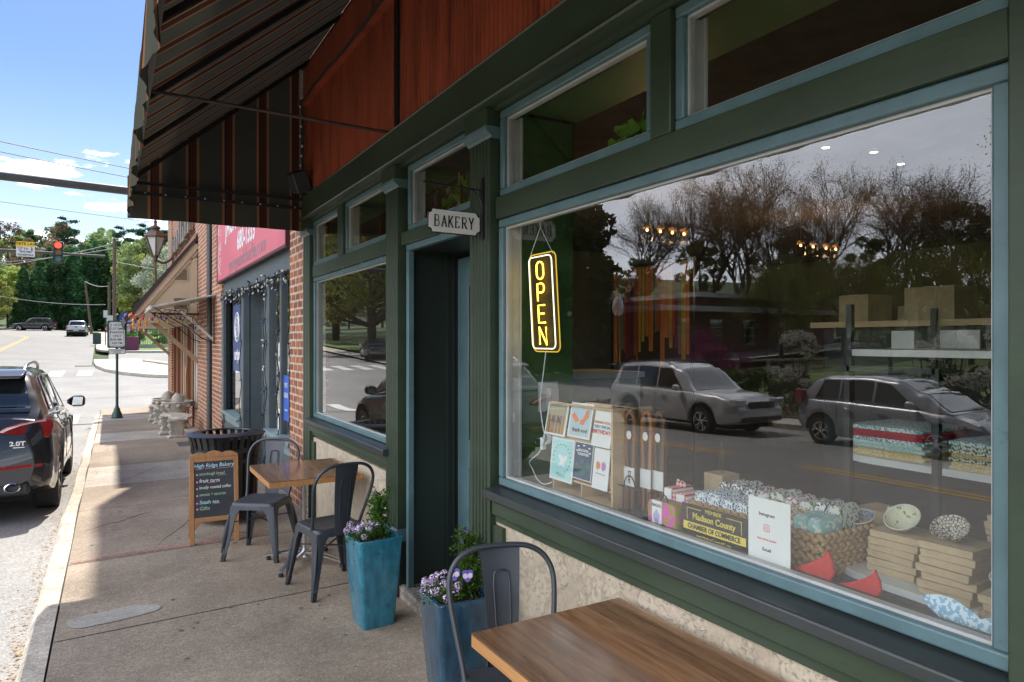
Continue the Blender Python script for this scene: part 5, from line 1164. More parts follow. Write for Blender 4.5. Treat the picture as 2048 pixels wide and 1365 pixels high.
# church sign with arched top
chs = thing('church_sign', 'blue arched church sign on a pole above the purple block', 'sign', (.88, 59.5, zs(59.5)))
z0 = zs(59.5)-.54
m = MB(); m.tube([(.88,59.5,z0+.5),(.88,59.5,z0+2.2)], .05, 8); part(m, 'post', ALU, chs)
m = MB(); cx_, cz_ = .88, 3.15; pts = [(cx_-.42, z0+2.45), (cx_+.42, z0+2.45), (cx_+.42, z0+2.95), (cx_+.3, z0+3.2), (cx_, z0+3.48), (cx_-.3, z0+3.2), (cx_-.42, z0+2.95)]
m.prism(pts, 59.40, 59.44, 'y'); cp = part(m, 'arched_panel', pm('church_blue', (.03,.05,.22), .5), chs)
m = MB(); m.box(.46,1.30,59.40,59.44,z0+1.92,z0+2.44); lp = part(m, 'lower_panel', SIGNW, chs)
text('C', .3, SIGNW, MAT4(*FY,(.88,59.395,z0+3.12)), 'emblem', cp, off=.01); text('FIRST', .17, SIGNW, MAT4(*FY,(.88,59.395,z0+2.88)), 'sign_text', cp, off=.006); text('CHURCH', .17, SIGNW, MAT4(*FY,(.88,59.395,z0+2.68)), 'sign_text', cp, off=.006); text('WELCOME', .14, SIGNK, MAT4(*FY,(.88,59.395,z0+2.27)), 'sign_text', lp, off=.004); text('SUNDAY', .13, SIGNK, MAT4(*FY,(.88,59.395,z0+2.07)), 'sign_text', lp, off=.004)
pb_ = thing('purple_planter_block', 'square purple painted block at the far street corner', 'planter block', (1.2, 58.5, zs(58.5)))
m = MB(); m.box(.55, 1.75, 58.0, 59.2, zs(58.5)-.1, zs(58.5)+1.0); part(m, 'block', pm('purple_paint', (.13,.025,.07), .6, var=.15), pb_, bevel=.03)
m = MB(); rr = random.Random(3); leafcloud(m, [(rr.uniform(.7,1.6), rr.uniform(58.1,59.1), zs(58.5)+rr.uniform(.95,1.25)) for k in range(300)], .05, .1, rr); part(m, 'plants', LEAFG, pb_)
def ssign(label, x, y, h, col, wd, hg, txt=None):
    z = zs(y); t = thing('street_sign', label, 'sign', (x, y, z)); m = MB(); m.tube([(0,0,0),(0,0,h)], .04, 6); part(m, 'post', GRNP, t, world=False)
    m = MB(); m.box(-wd/2, wd/2, -.07, -.045, h-hg, h); f_ = part(m, 'sign_face', col, t, world=False)
    if txt: text(txt, hg*.42, SIGNW, MAT4(*FY,(0,-.072,h-hg*.45)), 'sign_text', f_, world=False, off=.01)
ssign('white street sign on green post left of the short pole', -.47, 66, 2.9, SIGNW, .3, .6)
ssign('white street sign on the far corner above the red notice', -.15, 62, 2.52, SIGNW, .42, .7)
ssign('red and white notice board below a white street sign', -.16, 61.8, 1.72, pm('sign_red', (.55,.03,.04), .5), .5, .52, 'OPEN')
ssign('small white street sign behind the parked wagon', -12.4, 118, 3.1, SIGNW, .6, .9)
ub = thing('utility_box', 'small grey green utility box beside the far lawn', 'utility box', (-1.1, 68, zs(68))); m = MB(); m.box(-.3,.3,-.3,.3,0,.9); m.box(-.33,.33,-.33,.33,.9,.96); part(m, 'cabinet', GRNP, ub, world=False, bevel=.03)
# iron fence round the lawn
fc = thing('iron_fence', 'black iron picket fence in front of the green lawn', 'fence', (5, 62, zs(62)))
m = MB()
for z in (.18, 1.5): m.bar((1.9,62,zs(62)+z), (14,62,zs(62)+z), .05, .05)
part(m, 'rail', BLACK, fc)
m = MB()
for k in range(98): x = 1.95+k*.123; m.box(x-.014, x+.014, 61.986, 62.014, zs(62)+.05, zs(62)+1.6)
o = part(m, 'pickets', BLACK, fc)
for x in (1.9, 5.0, 8.1, 11.2): m = MB(); m.box(x-.05,x+.05,61.95,62.05,zs(62)-.1,zs(62)+1.8); m.ball((x,62,zs(62)+1.85),.07,6); part(m, 'post', BLACK, fc)
m = MB(); m.box(1.7,16,60.9,61.2,zs(61)-.2,zs(61)+.30); m.box(2,16,63.4,64.2,zs(63),zs(63)+.22); struct(m.build('low_kerb_wall', FARW))
dg_ = MB()
for k in range(12): dg_.box(-1.75+k*.09, -1.71+k*.09, 44.6, 45.4, zs(45)-.13, zs(45)-.10)
tag(dg_.build('storm_drain', BLACK), 'dark storm drain grate at the far kerb corner', 'drain')
mh = MB(); mh.box(1.05, 1.75, 13.2, 14.3, zs(13.8)-.01, zs(13.8)+.006); tag(mh.build('access_cover', pm('cover_iron', (.07,.07,.07), .7, var=.3)), 'dark rectangular access cover flush in the sidewalk by the bench', 'cover')
# ================================================================== vehicles
CG = pm('car_glass', (.012,.015,.016), .04, var=0, spec=1.0, coat=1)
def carpaint(n, c, met=.6): return pm(n, c, .3, metal=met, var=.04, vscale=2, coat=1, coatr=.03)
CHR = pm('chrome', (.75,.75,.76), .12, metal=1, var=0); TYR = pm('tyre', (.022,.022,.022), .8, var=.2, bump=.3, bscale=60); WELL = pm('wheel_well', (.008,.008,.008), .9, var=0)
TAIL = pm('tail_lens_red', (.30,.006,.010), .12, var=.35, vscale=45, coat=1); TAILL = pm('tail_lens_clear', (.75,.55,.52), .15, var=.1, coat=1); HEADL = pm('headlight_lens', (.6,.62,.62), .08, var=.1, coat=1, metal=.4); PLAST = pm('dark_plastic', (.03,.031,.033), .55)
def ip(tab, x):
    if x <= tab[0][0]: return tab[0][1]
    for (a, va), (b_, vb) in zip(tab[:-1], tab[1:]):
        if x <= b_:
            t = (x-a)/(b_-a); t = t*t*(3-2*t) if abs(vb-va) > .02 and (b_-a) < 1.2 else t; return va+(vb-va)*t
    return tab[-1][1]
def vehicle(name, label, cat, L_, W_, P, paint, group=None, wheels=(.95, 3.75), wr=.36, detail=True, rim=None):
    # local: x forward from the rear bumper 0..L, y lateral, z up. P: dict of profiles over x
    t = thing(name, label, cat, (0,0,0), 0, group)
    hw = lambda x: ip(P['w'], x)*W_/2
    def bottom(x):
        z = ip(P['b'], x)
        for wx in wheels:
            d = abs(x-wx); r_ = wr+.075
            if d < r_: z = max(z, wr+math.sqrt(r_*r_-d*d)*.98-.0)
        return z
    xs = sorted(set([0,.015,.05,.1]+[L_*i/72 for i in range(1, 72)]+[L_-.1,L_-.05,L_-.015,L_]+[wx+s_*(wr+.075)*q for wx in wheels for s_ in (-1,1) for q in (.4,.7,.85,.95,.995)]))
    def half(x):
        h = hw(x); zb = bottom(x); zd = ip(P['d'], x)         # zd deck/belt height
        k = 1.0
        zs_ = max(zd-.10, zb+.03); zm = (zb+zs_)/2
        flare = 0
        for wx in wheels:
            d = abs(x-wx)
            if d < wr+.22: flare = max(flare, .018*(1-(d/(wr+.22))**4))
        return [(0, zb+.0), (h*.80, zb), (h*.955+flare, min(zb+.05, zs_)), (h*.985+flare, min(zb+.14, zs_)), (h*1.0+flare*.6, zm), (h*.985, zs_*.6+zm*.4), (h*.962, zs_), (h*.93, zd-.045), (h*.87, zd-.012), (h*.6, zd+.012), (0, zd+.022)]
    m = MB(); rings = []
    for x in xs:
        hf = half(x); rings.append([(x, y, z) for y, z in hf]+[(x, -y, z) for y, z in hf[-2:0:-1]])
    m.loft(rings); body = part(m, 'body', paint, t, world=False, smooth=32)
    # underbody
    m = MB(); m.box(.25, L_-.25, -W_*.36, W_*.36, .22, ip(P['d'], L_/2)*.7); m.box(wheels[0]-wr-.1, wheels[0]+wr+.1, -W_*.46, W_*.46, wr*1.1, wr*2.1); m.box(wheels[1]-wr-.1, wheels[1]+wr+.1, -W_*.46, W_*.46, wr*1.1, wr*2.1); part(m, 'underbody', WELL, t, world=False)
    # cabin
    c0, c1 = P['c'][0][0], P['c'][-1][0]
    def cab(x):
        zr = ip(P['c'], x); zd = ip(P['d'], x)-.03; wb = hw(x)*.90; f = max(0, min(1, (zr-zd)/.5)); wt = hw(x)*P.get('rw', .74)+(wb-hw(x)*P.get('rw', .74))*(1-f)
        return zd, zr, wb, wt
    def cring(x):
        zd, zr, wb, wt = cab(x); h_ = max(.001, zr-zd)
        hf = [(0, zd-.02), (wb, zd-.02), (wb-.012*h_, zd+h_*.1), (wb+(wt-wb)*.45, zd+h_*.5), (wb+(wt-wb)*.86, zd+h_*.86), (wt*.96, zd+h_*.955), (wt*.86, zr-.004), (wt*.5, zr+.012*min(1,h_*2)), (0, zr+.018*min(1,h_*2))]
        return hf
    m = MB(); cx = [c0+(c1-c0)*i/60 for i in range(61)]
    m.loft([[(x, y, z) for y, z in cring(x)]+[(x, -y, z) for y, z in cring(x)[-2:0:-1]] for x in cx]); cb2 = part(m, 'cabin', paint, t, world=False, smooth=35)
    # side windows on the cabin surface
    def sidept(x, f, off):
        zd, zr, wb, wt = cab(x); h_ = max(.001, zr-zd); P2 = [(wb-.012*h_, .1), (wb+(wt-wb)*.45, .5), (wb+(wt-wb)*.86, .86)]
        f = max(.06, min(.885, f))
        y = ip([(a, b_) for b_, a in P2], f) if False else (P2[0][0]+(P2[1][0]-P2[0][0])*(f-.1)/.4 if f < .5 else P2[1][0]+(P2[2][0]-P2[1][0])*(f-.5)/.36)
        return (x, y+off, zd+f*h_)
    for (a, b_, sl0, sl1) in P['sw']:
        for s_ in (1, -1):
            m = MB(); n = 12; vs = []
            for i in range(n+1):
                for f in (.10, .3, .5, .7, .84):
                    u = i/n; x = a+(b_-a)*u + sl0*(f-.1)*(1-u)+sl1*(f-.1)*u; p = sidept(x, f, .007); vs.append((p[0], s_*p[1], p[2]))
            m.add(vs, [(i*5+j, i*5+j+1, (i+1)*5+j+1, (i+1)*5+j) for i in range(n) for j in range(4)]); sw = part(m, 'side_window', CG, t, world=False, smooth=180)
            if detail:
                edge = [vs[i*5] for i in range(n+1)]+[vs[n*5+j] for j in range(1, 5)]+[vs[i*5+4] for i in range(n-1, -1, -1)]+[vs[j] for j in (3, 2, 1)]
                m = MB(); m.tube([(p[0], p[1]+s_*.001, p[2]) for p in edge], .006, 5, closed=True); part(m, 'window_trim', CHR if P.get('chrome') else PLAST, sw, world=False)
    # windshield and rear glass on the sloped parts
    for nm, (a, b_), wf in (('windshield', P['ws'], .86), ('rear_window', P['rg'], P.get('rgw', .84))):
        m = MB(); n = 14; vs = []; k = 8
        for i in range(n+1):
            x = a+(b_-a)*i/n; hf = cring(x); zd, zr, wb, wt = cab(x)
            for j in range(-k, k+1):
                q = j/k*wf; y = wt*abs(q); z = zr+(.018-.05*max(0, abs(q)-.3)**1.2)*min(1, max(0, zr-zd)*2)+.010
                sx = -1 if nm == 'rear_window' else 1
                vs.append((x+sx*.006, math.copysign(y, j), z))
        w2_ = 2*k+1; m.add(vs, [(i*w2_+j, i*w2_+j+1, (i+1)*w2_+j+1, (i+1)*w2_+j) for i in range(n) for j in range(2*k)]); part(m, nm, CG, t, world=False, smooth=180)
    rim = rim or CHR
    for wx in wheels:
        for s_ in (1, -1):
            yo = hw(wx)-.02; y0 = s_*yo; y1 = s_*(yo-.235)
            m = MB(); prof = [(wr*.66, .0), (wr*.80, -.012), (wr*.93, -.005), (wr, .03), (wr, .205), (wr*.93, .235), (wr*.66, .235)]
            rings = [[(wx+r_*math.cos(2*math.pi*k/28), s_*(yo-d), wr+r_*math.sin(2*math.pi*k/28)) for k in range(28)] for r_, d in prof]; m.loft(rings, cap=False)
            tw = part(m, 'wheel', TYR, t, world=False, smooth=40)
            m = MB(); rings = [[(wx+r_*math.cos(2*math.pi*k/28), s_*(yo-d), wr+r_*math.sin(2*math.pi*k/28)) for k in range(28)] for r_, d in ((wr*.67,.004),(wr*.60,.012),(wr*.58,.05),(wr*.56,.12))]; m.loft(rings, cap=False)
            for k in range(5):
                for dv in (-7, 7):
                    an = 2*math.pi*k/5+R(18); e = an+R(dv*1.7)
                    m.bar((wx+.03*math.cos(an), s_*(yo-.03), wr+.03*math.sin(an)), (wx+wr*.62*math.cos(e), s_*(yo-.016), wr+wr*.62*math.sin(e)), .022, .034, up=(0,s_,0))
            c_ = MB(); c_.lathe([(.055,0),(.05,.012),(.001,.016)], (0,0,0), 14); M = Matrix.Translation((wx, s_*(yo-.03), wr)) @ Matrix.Rotation(R(-90*s_), 4, 'X'); c_.xf(M); m.add(c_.v, c_.f)
            part(m, 'rim', rim, tw, world=False, smooth=40)
            m = MB(); m.prism([(wx+wr*.57*math.cos(2*math.pi*k/20), wr+wr*.57*math.sin(2*math.pi*k/20)) for k in range(20)], s_*(yo-.13), s_*(yo-.12), 'y'); part(m, 'brake_disc', WELL, tw, world=False)
    # mirrors
    mxp = P['mx']; zm_ = ip(P['d'], mxp)+.06
    for s_ in (1, -1):
        m = MB(); yb = hw(mxp)*.92
        m.loft([[(mxp+dx, s_*(yb+q), zm_+dz) for dx, dz in [(-.07*k_,-.055*k_),(.02*k_,-.075*k_),(.085*k_,-.04*k_),(.09*k_,.04*k_),(.0,.085*k_),(-.07*k_,.07*k_)]] for q, k_ in ((.03,.3),(.07,.7),(.11,1),(.2,1.05),(.235,.85),(.25,.5))]); mr_ = part(m, 'mirror', P.get('mirc', paint), t, world=False, smooth=60)
        m = MB(); m.add([(mxp-.074, s_*(yb+q), zm_+z) for q, z in ((.09,-.05),(.215,-.045),(.225,.06),(.11,.07))], [(0,1,2,3)]); part(m, 'mirror_glass', CHR, mr_, world=False)
    # door seams and handles
    if detail:
        for s_ in (1, -1):
            m = MB()
            for xh in P['hd']: m.box(xh-.09, xh+.09, s_*(hw(xh)*.985), s_*(hw(xh)*.985+.035), ip(P['d'], xh)-.17, ip(P['d'], xh)-.142)
            part(m, 'door_handle', P.get('hdm', paint), t, world=False, bevel=.008)
            m = MB()
            for xs1 in P['sm']:
                pts = []
                for zq in (.22, .45, .7, .86, .99): 
                    zz_ = bottom(xs1)+.06+(ip(P['d'], xs1)-.05-bottom(xs1)-.06)*zq; hf = half(xs1)[2:8]
                    y = next((hf[i][0]+(hf[i+1][0]-hf[i][0])*(zz_-hf[i][1])/(hf[i+1][1]-hf[i][1]+1e-6) for i in range(len(hf)-1) if hf[i][1] <= zz_ <= hf[i+1][1]), hf[2][0])
                    pts.append((xs1, s_*(y+.0008), zz_))
                m.tube(pts, .004, 4)
            part(m, 'door_seam', WELL, t, world=False)
    return t, hw, half
def place(t, x, y, heading, z=None):   # heading 0: facing +y ; position is the rear bumper centre
    zz_ = (zs(y)-.13) if z is None else z
    t.location = (x, y, zz_); t.rotation_euler = (0, 0, R(90+heading))
def pitch(t, a): t.rotation_euler = (0, -a, t.rotation_euler[2])
# ---- dark SUV parked at the kerb
SUVP = carpaint('dark_pearl_paint', (.028,.029,.033), .5)
P = dict(w=[(0,.80),(.06,.90),(.2,.965),(.6,.99),(1.2,1),(3.6,1),(4.2,.96),(4.5,.86),(4.63,.72)],
 b=[(0,.42),(.12,.33),(.5,.24),(4.0,.22),(4.5,.28),(4.63,.42)],
 d=[(0,.92),(.05,1.09),(.30,1.13),(.8,1.125),(2.6,1.08),(3.45,1.04),(3.9,.98),(4.4,.85),(4.63,.62)],
 c=[(.10,1.09),(.20,1.20),(.34,1.36),(.46,1.50),(.56,1.575),(.8,1.60),(1.6,1.635),(2.2,1.62),(2.6,1.56),(3.0,1.35),(3.55,1.0)], rw=.72,
 sw=[(.72,1.14,.30,.02),(1.24,2.02,.02,.0),(2.12,3.18,.0,-1.05)], ws=(2.62,3.42), rg=(.155,.445), rgw=.90, mx=3.0, hd=(1.45,2.42), sm=(1.17,2.07,3.15), chrome=True, hdm=SUVP, mirc=pm('mirror_black', (.02,.02,.022), .35))
q5, hwq, halfq = vehicle('parked_suv', 'dark pearl SUV parked at the kerb with red tail light lit by sun', 'car', 4.63, 1.86, P, SUVP, wheels=(.98,3.79), wr=.37)
def L2(tm, name, mt, par, **k): return part(tm, name, mt, par, world=False, **k)
def rearpatch(pts, x0, t_, bulge=.0):
    # lens outline given as (y, z) on the rear face, wrapped forward at the corner
    m = MB(); n = len(pts)
    def X(y): return x0+max(0, abs(y)-.55)**2*1.1
    m.add([(X(y)-t_, y, z) for y, z in pts]+[(X(y)+.06, y*.99, z) for y, z in pts], [tuple(range(n))]+[(k, (k+1) % n, n+(k+1) % n, n+k) for k in range(n)]); return m
for s_ in (1, -1):
    P0 = [(.43,.965),(.50,1.015),(.62,1.055),(.74,1.075),(.86,1.085),(.895,1.07),(.90,1.0),(.885,.93),(.865,.885),(.80,.895),(.66,.925),(.52,.95)]
    tl = L2(rearpatch([(s_*y, z) for y, z in P0], .005, .028), 'tail_light', TAIL, q5, bevel=.008)
    L2(rearpatch([(s_*y, z) for y, z in [(.455,.975),(.515,1.013),(.63,1.05),(.74,1.069),(.84,1.078),(.84,1.062),(.74,1.053),(.63,1.032),(.53,.995),(.48,.968)]], .002, .030), 'light_strip', TAILL, tl)
    rf = L2(rearpatch([(s_*y, z) for y, z in [(.38,.60),(.45,.62),(.80,.628),(.82,.615),(.80,.597),(.45,.585)]], -.035, .022), 'bumper_reflector', TAIL, q5, bevel=.006)
    m = MB(); c_ = []
    for r_, x_ in ((.062,.03),(.062,-.035),(.052,-.04),(.048,-.01)): c_.append([(x_, s_*.56+r_*1.15*math.cos(R(q)), .40+r_*.8*math.sin(R(q))) for q in range(0,360,18)])
    m.loft(c_, cap=False); ex = L2(m, 'exhaust_tip', CHR, q5, smooth=40); m = MB(); m.prism([(s_*.56+.055*math.cos(R(q)), .40+.038*math.sin(R(q))) for q in range(0,360,20)], -.005, .0, 'x'); L2(m, 'exhaust_hole', WELL, ex)
    # roof rail
    m = MB(); rp = spline([(.62,s_*.60,1.585),(.72,s_*.605,1.645),(.95,s_*.605,1.67),(1.6,s_*.60,1.695),(2.3,s_*.58,1.675),(2.55,s_*.57,1.64),(2.66,s_*.56,1.575)],5); m.tube(rp, .019, 8); L2(m, 'roof_rail', pm('satin_rail', (.42,.42,.43), .3, metal=1), q5, smooth=60)
m = MB(); m.loft([[(x, y, z) for y, z in [(-w_,z_),(w_,z_),(w_,z_-.03),(-w_,z_-.03)]] for x, w_, z_ in ((.30,.60,1.535),(.33,.62,1.555),(.50,.635,1.60),(.75,.62,1.615))]); L2(m, 'roof_spoiler', SUVP, q5, bevel=.012, seg=3)
m = MB(); m.box(-.02,.03,-.30,.30,.70,.86); L2(m, 'plate_recess', PLAST, q5, bevel=.01)
m = MB(); m.box(-.026,-.0205,-.16,.16,.71,.85); L2(m, 'number_plate', SIGNW, q5)
m = MB(); m.bar((.12,-.05,1.075),(.13,-.50,1.085),.02,.025); m.ball((.12,-.05,1.07),.03,8); L2(m, 'wiper', BLACKR, q5)
m = MB(); m.box(-.008,.2,-.70,.70,.31,.44); L2(m, 'lower_bumper', PLAST, q5, bevel=.03)
text('2.0T', .062, CHR, MAT4((0,-1,0),(0,0,1),(-.006,-.60,.845)), 'badge', q5, off=.002, ext=.004, world=False, sx=1.2)
m = MB(); m.box(-.008,-.002,-.66,-.56,.803,.811); L2(m, 'badge_bar', CHR, q5)
place(q5, -1.44, 8.62, 0, -.155); pitch(q5, -.028)
# ---- silver SUV on the far lane (its reflection shows in the window)
SILV = carpaint('silver_paint', (.62,.63,.63), .15)
P = dict(w=[(0,.84),(.1,.93),(.4,.98),(1.2,1),(3.7,1),(4.3,.95),(4.7,.84),(4.77,.74)], b=[(0,.42),(.2,.32),(.6,.28),(4.2,.28),(4.6,.34),(4.77,.42)],
 d=[(0,.95),(.08,1.12),(2.2,1.10),(3.3,1.08),(4.0,1.04),(4.55,.95),(4.77,.70)],
 c=[(.10,1.08),(.2,1.3),(.34,1.62),(.5,1.71),(1.5,1.76),(2.4,1.73),(2.75,1.62),(3.45,1.08)], rw=.76, sw=[(.42,1.16,.12,0),(1.24,2.0,0,0),(2.08,3.0,0,-.62)], ws=(2.8,3.38), rg=(.12,.33), mx=2.95, hd=(1.45,2.35), sm=(1.2,2.04,2.95), mirc=SILV)
pl, hwp, _ = vehicle('silver_suv', 'silver SUV driving on the far lane, seen only reflected in the window', 'car', 4.77, 1.95, P, SILV, wheels=(.98,3.68), wr=.36)
for s_ in (1,-1):
    m = MB(); m.box(4.50,4.74,s_*.50,s_*.86,.78,.95); L2(m, 'headlight', HEADL, pl, bevel=.03)
    m = MB(); m.tube([(.6,s_*.66,1.73),(.75,s_*.66,1.79),(2.2,s_*.66,1.80),(2.35,s_*.66,1.73)],.018,6); L2(m, 'roof_rail', PLAST, pl)
m = MB(); m.box(4.70,4.80,-.42,.42,.72,.88); L2(m, 'grille', PLAST, pl, bevel=.02); m = MB(); m.box(4.6,4.79,-.7,.7,.40,.52); L2(m, 'lower_grille', PLAST, pl, bevel=.02)
place(pl, -9.5, 15.3, 180, zs(12.5)-.13+cs(-9.6, 12)); pl.scale = (.96,.96,.96); 
# ---- dark grey hatchback ahead of it
GRYP = carpaint('grey_paint', (.34,.35,.37), .25)
P = dict(w=[(0,.84),(.1,.93),(.5,.98),(1.2,1),(3.0,1),(3.6,.93),(3.95,.8),(4.0,.7)], b=[(0,.36),(.2,.26),(.6,.2),(3.5,.2),(3.9,.26),(4.0,.34)],
 d=[(0,.88),(.08,1.0),(1.0,1.0),(2.6,.95),(3.2,.90),(3.75,.76),(4.0,.55)],
 c=[(.08,.97),(.2,1.2),(.42,1.42),(.7,1.50),(1.6,1.525),(2.2,1.47),(2.7,1.25),(3.35,.90)], rw=.72, sw=[(.45,1.0,.22,0),(1.06,1.75,0,0),(1.83,2.75,0,-.9)], ws=(2.2,3.25), rg=(.12,.38), mx=2.65, hd=(1.25,2.0), sm=(1.03,1.79,2.55), mirc=GRYP)
ft, hwf, _ = vehicle('grey_hatchback', 'dark grey hatchback driving ahead of the silver SUV, seen only reflected in the window', 'car', 4.0, 1.68, P, GRYP, wheels=(.62,3.07), wr=.30)
for s_ in (1,-1):
    m = MB(); m.loft([[(x, s_*y, z) for y, z in ((.48,z0),(.80,z0+.02),(.80,z1),(.5,z1))] for x, z0, z1 in ((3.45,.70,.84),(3.80,.62,.73))]); L2(m, 'headlight', HEADL, ft, bevel=.01)
    m = MB(); m.box(.0,.16,s_*.62,s_*.84,.86,1.18); L2(m, 'tail_light', TAIL, ft, bevel=.02)
place(ft, -9.9, 9.55, 180, -.13+cs(-9.9, 9)); ft.scale = (.94,.94,.94)
# ---- silver pickup up the road
WHITEC = carpaint('white_silver_paint', (.50,.51,.53), .3)
P = dict(w=[(0,.9),(.1,.97),(1.2,1),(4.4,1),(5.0,.94),(5.25,.8)], b=[(0,.62),(.15,.52),(.6,.45),(4.8,.42),(5.25,.5)],
 d=[(0,1.18),(.05,1.22),(1.8,1.22),(1.85,1.14),(3.9,1.12),(4.8,1.05),(5.25,.8)],
 c=[(1.86,1.15),(1.9,1.35),(2.02,1.7),(2.2,1.78),(3.0,1.80),(3.3,1.76),(4.0,1.14)], rw=.76, sw=[(2.15,2.75,0,0),(2.82,3.6,0,-.5)], ws=(3.35,3.92), rg=(1.875,2.02), rgw=.86, mx=3.6, hd=(2.3,3.0), sm=(2.1,2.78,3.6), mirc=WHITEC)
pk_, hwk, _ = vehicle('pickup_truck', 'white silver pickup truck parked facing away up the hill', 'pickup truck', 5.25, 1.9, P, WHITEC, wheels=(1.0,4.2), wr=.39)
m = MB(); m.box(.08,1.8,-.78,.78,1.21,1.235); L2(m, 'bed_cover', PLAST, pk_); m = MB(); m.box(-.12,.06,-.88,.88,.58,.74); L2(m, 'rear_bumper', PLAST, pk_, bevel=.02); m = MB(); m.box(-.14,-.121,-.25,.25,.60,.72); L2(m, 'number_plate', SIGNW, pk_)
m = MB(); m.box(-.015,.02,-.10,.10,1.0,1.1); L2(m, 'tailgate_handle', BLACKR, pk_)
for s_ in (1,-1):
    m = MB(); m.box(-.02,.14,s_*.78,s_*.93,.84,1.18); L2(m, 'tail_light', TAIL, pk_, bevel=.02)
place(pk_, -3.35, 87.6, -1)
# ---- dark wagon parked further up
WAG = carpaint('charcoal_paint', (.07,.072,.08), .5)
P = dict(w=[(0,.85),(.1,.94),(.5,.98),(3.7,1),(4.4,.92),(4.8,.76)], b=[(0,.42),(.3,.3),(4.4,.3),(4.8,.4)], d=[(0,.9),(.08,1.05),(3.3,1.02),(4.3,.94),(4.8,.66)],
 c=[(.08,1.02),(.25,1.4),(.45,1.64),(1.0,1.68),(2.2,1.68),(2.6,1.6),(3.35,1.02)], rw=.76, sw=[(.5,1.2,.15,0),(1.28,2.0,0,0),(2.08,2.95,0,-.65)], ws=(2.62,3.28), rg=(.12,.38), mx=2.9, hd=(1.5,2.3), sm=(1.24,2.04,2.9), mirc=WAG)
wg, hwg, _ = vehicle('dark_wagon', 'dark grey wagon parked side on below the tall hedge', 'car', 4.8, 1.9, P, WAG, wheels=(.95,3.8), wr=.36)
for s_ in (1,-1): m = MB(); m.box(-.01,.16,s_*.74,s_*.92,.88,1.12); L2(m, 'tail_light', TAIL, wg, bevel=.02)
m = MB(); m.box(-.01,.03,-.2,.2,.72,.84); L2(m, 'number_plate', SIGNW, wg)
place(wg, -6.4, 107.5, 78)
# ---- black sedan across the road beyond the crossing (seen in the small window)
SED = carpaint('black_blue_paint', (.02,.024,.03), .4)
P = dict(w=[(0,.82),(.1,.92),(.5,.98),(3.6,1),(4.3,.93),(4.7,.74)], b=[(0,.36),(.3,.24),(4.3,.2),(4.7,.3)], d=[(0,.86),(.1,.98),(.9,1.0),(1.3,.97),(3.3,.93),(4.2,.78),(4.7,.52)],
 c=[(.55,.97),(.9,1.18),(1.5,1.40),(2.0,1.44),(2.4,1.40),(3.5,.90)], rw=.7, sw=[(1.05,1.85,.35,0),(1.93,2.95,0,-.9)], ws=(2.45,3.4), rg=(.62,1.42), mx=2.85, hd=(1.6,2.4), sm=(1.2,1.9,2.85), mirc=SED)
sd, _, _ = vehicle('black_sedan', 'black sedan on the far driveway, seen reflected in the small window', 'car', 4.7, 1.84, P, SED, wheels=(.95,3.7), wr=.33)
place(sd, -12.2, 44.6, 12, zs(45)+.0)
# ================================================================== trees
BARK = pm('bark', (.09,.07,.055), .9, var=.4, vscale=6, bump=.6, bscale=20)
LM = dict(spring=leafmat('spring_leaves', (.15,.20,.08), (.38,.45,.20), .35), mid=leafmat('mid_leaves', (.09,.13,.06), (.23,.31,.13), .35), yell=leafmat('yellow_green_leaves', (.24,.28,.07), (.52,.56,.18), .4),
 bud=leafmat('budding_leaves', (.14,.10,.06), (.32,.25,.15), .4), pine=leafmat('pine_needles', (.025,.06,.03), (.08,.15,.07), .5, .2), hedge=leafmat('cypress_foliage', (.045,.10,.05), (.17,.31,.13), .55, .35),
 white=leafmat('white_blossom', (.16,.2,.10), (.62,.64,.55), 1.2), wbloss=leafmat('shrub_blossom', (.45,.42,.36), (.78,.76,.7), 3), olive=leafmat('olive_leaves', (.10,.12,.03), (.34,.34,.12), .5), redbud=leafmat('redbud_blossom', (.16,.03,.09), (.36,.08,.2), 1), ground=leafmat('ground_cover_leaves', (.02,.05,.012), (.08,.14,.035), 1.5))
def leafmesh(name, C, s, mat, seed=0, flat=0.0, dirs=None):
    rg = np.random.default_rng(seed); n = len(C)
    a = rg.normal(size=(n,3)); a[:,2] *= (1-flat); a /= np.linalg.norm(a, axis=1, keepdims=True)
    if dirs is not None: a = dirs
    b = np.cross(a, rg.normal(size=(n,3))); b /= np.linalg.norm(b, axis=1, keepdims=True)
    s = (np.asarray(s)*np.ones(n))[:,None]; sz = s*rg.uniform(.6,1.3,(n,1))
    V = np.stack([C-a*sz, C+b*sz*.55, C+a*sz, C-b*sz*.55], 1).reshape(-1,3)
    me = bpy.data.meshes.new(name); me.vertices.add(4*n); me.vertices.foreach_set('co', V.ravel().astype(np.float32))
    me.loops.add(4*n); me.loops.foreach_set('vertex_index', np.arange(4*n, dtype=np.int32)); me.polygons.add(n)
    me.polygons.foreach_set('loop_start', (np.arange(n)*4).astype(np.int32)); me.polygons.foreach_set('loop_total', np.full(n, 4, np.int32)); me.update(calc_edges=True); me.materials.append(mat); return me
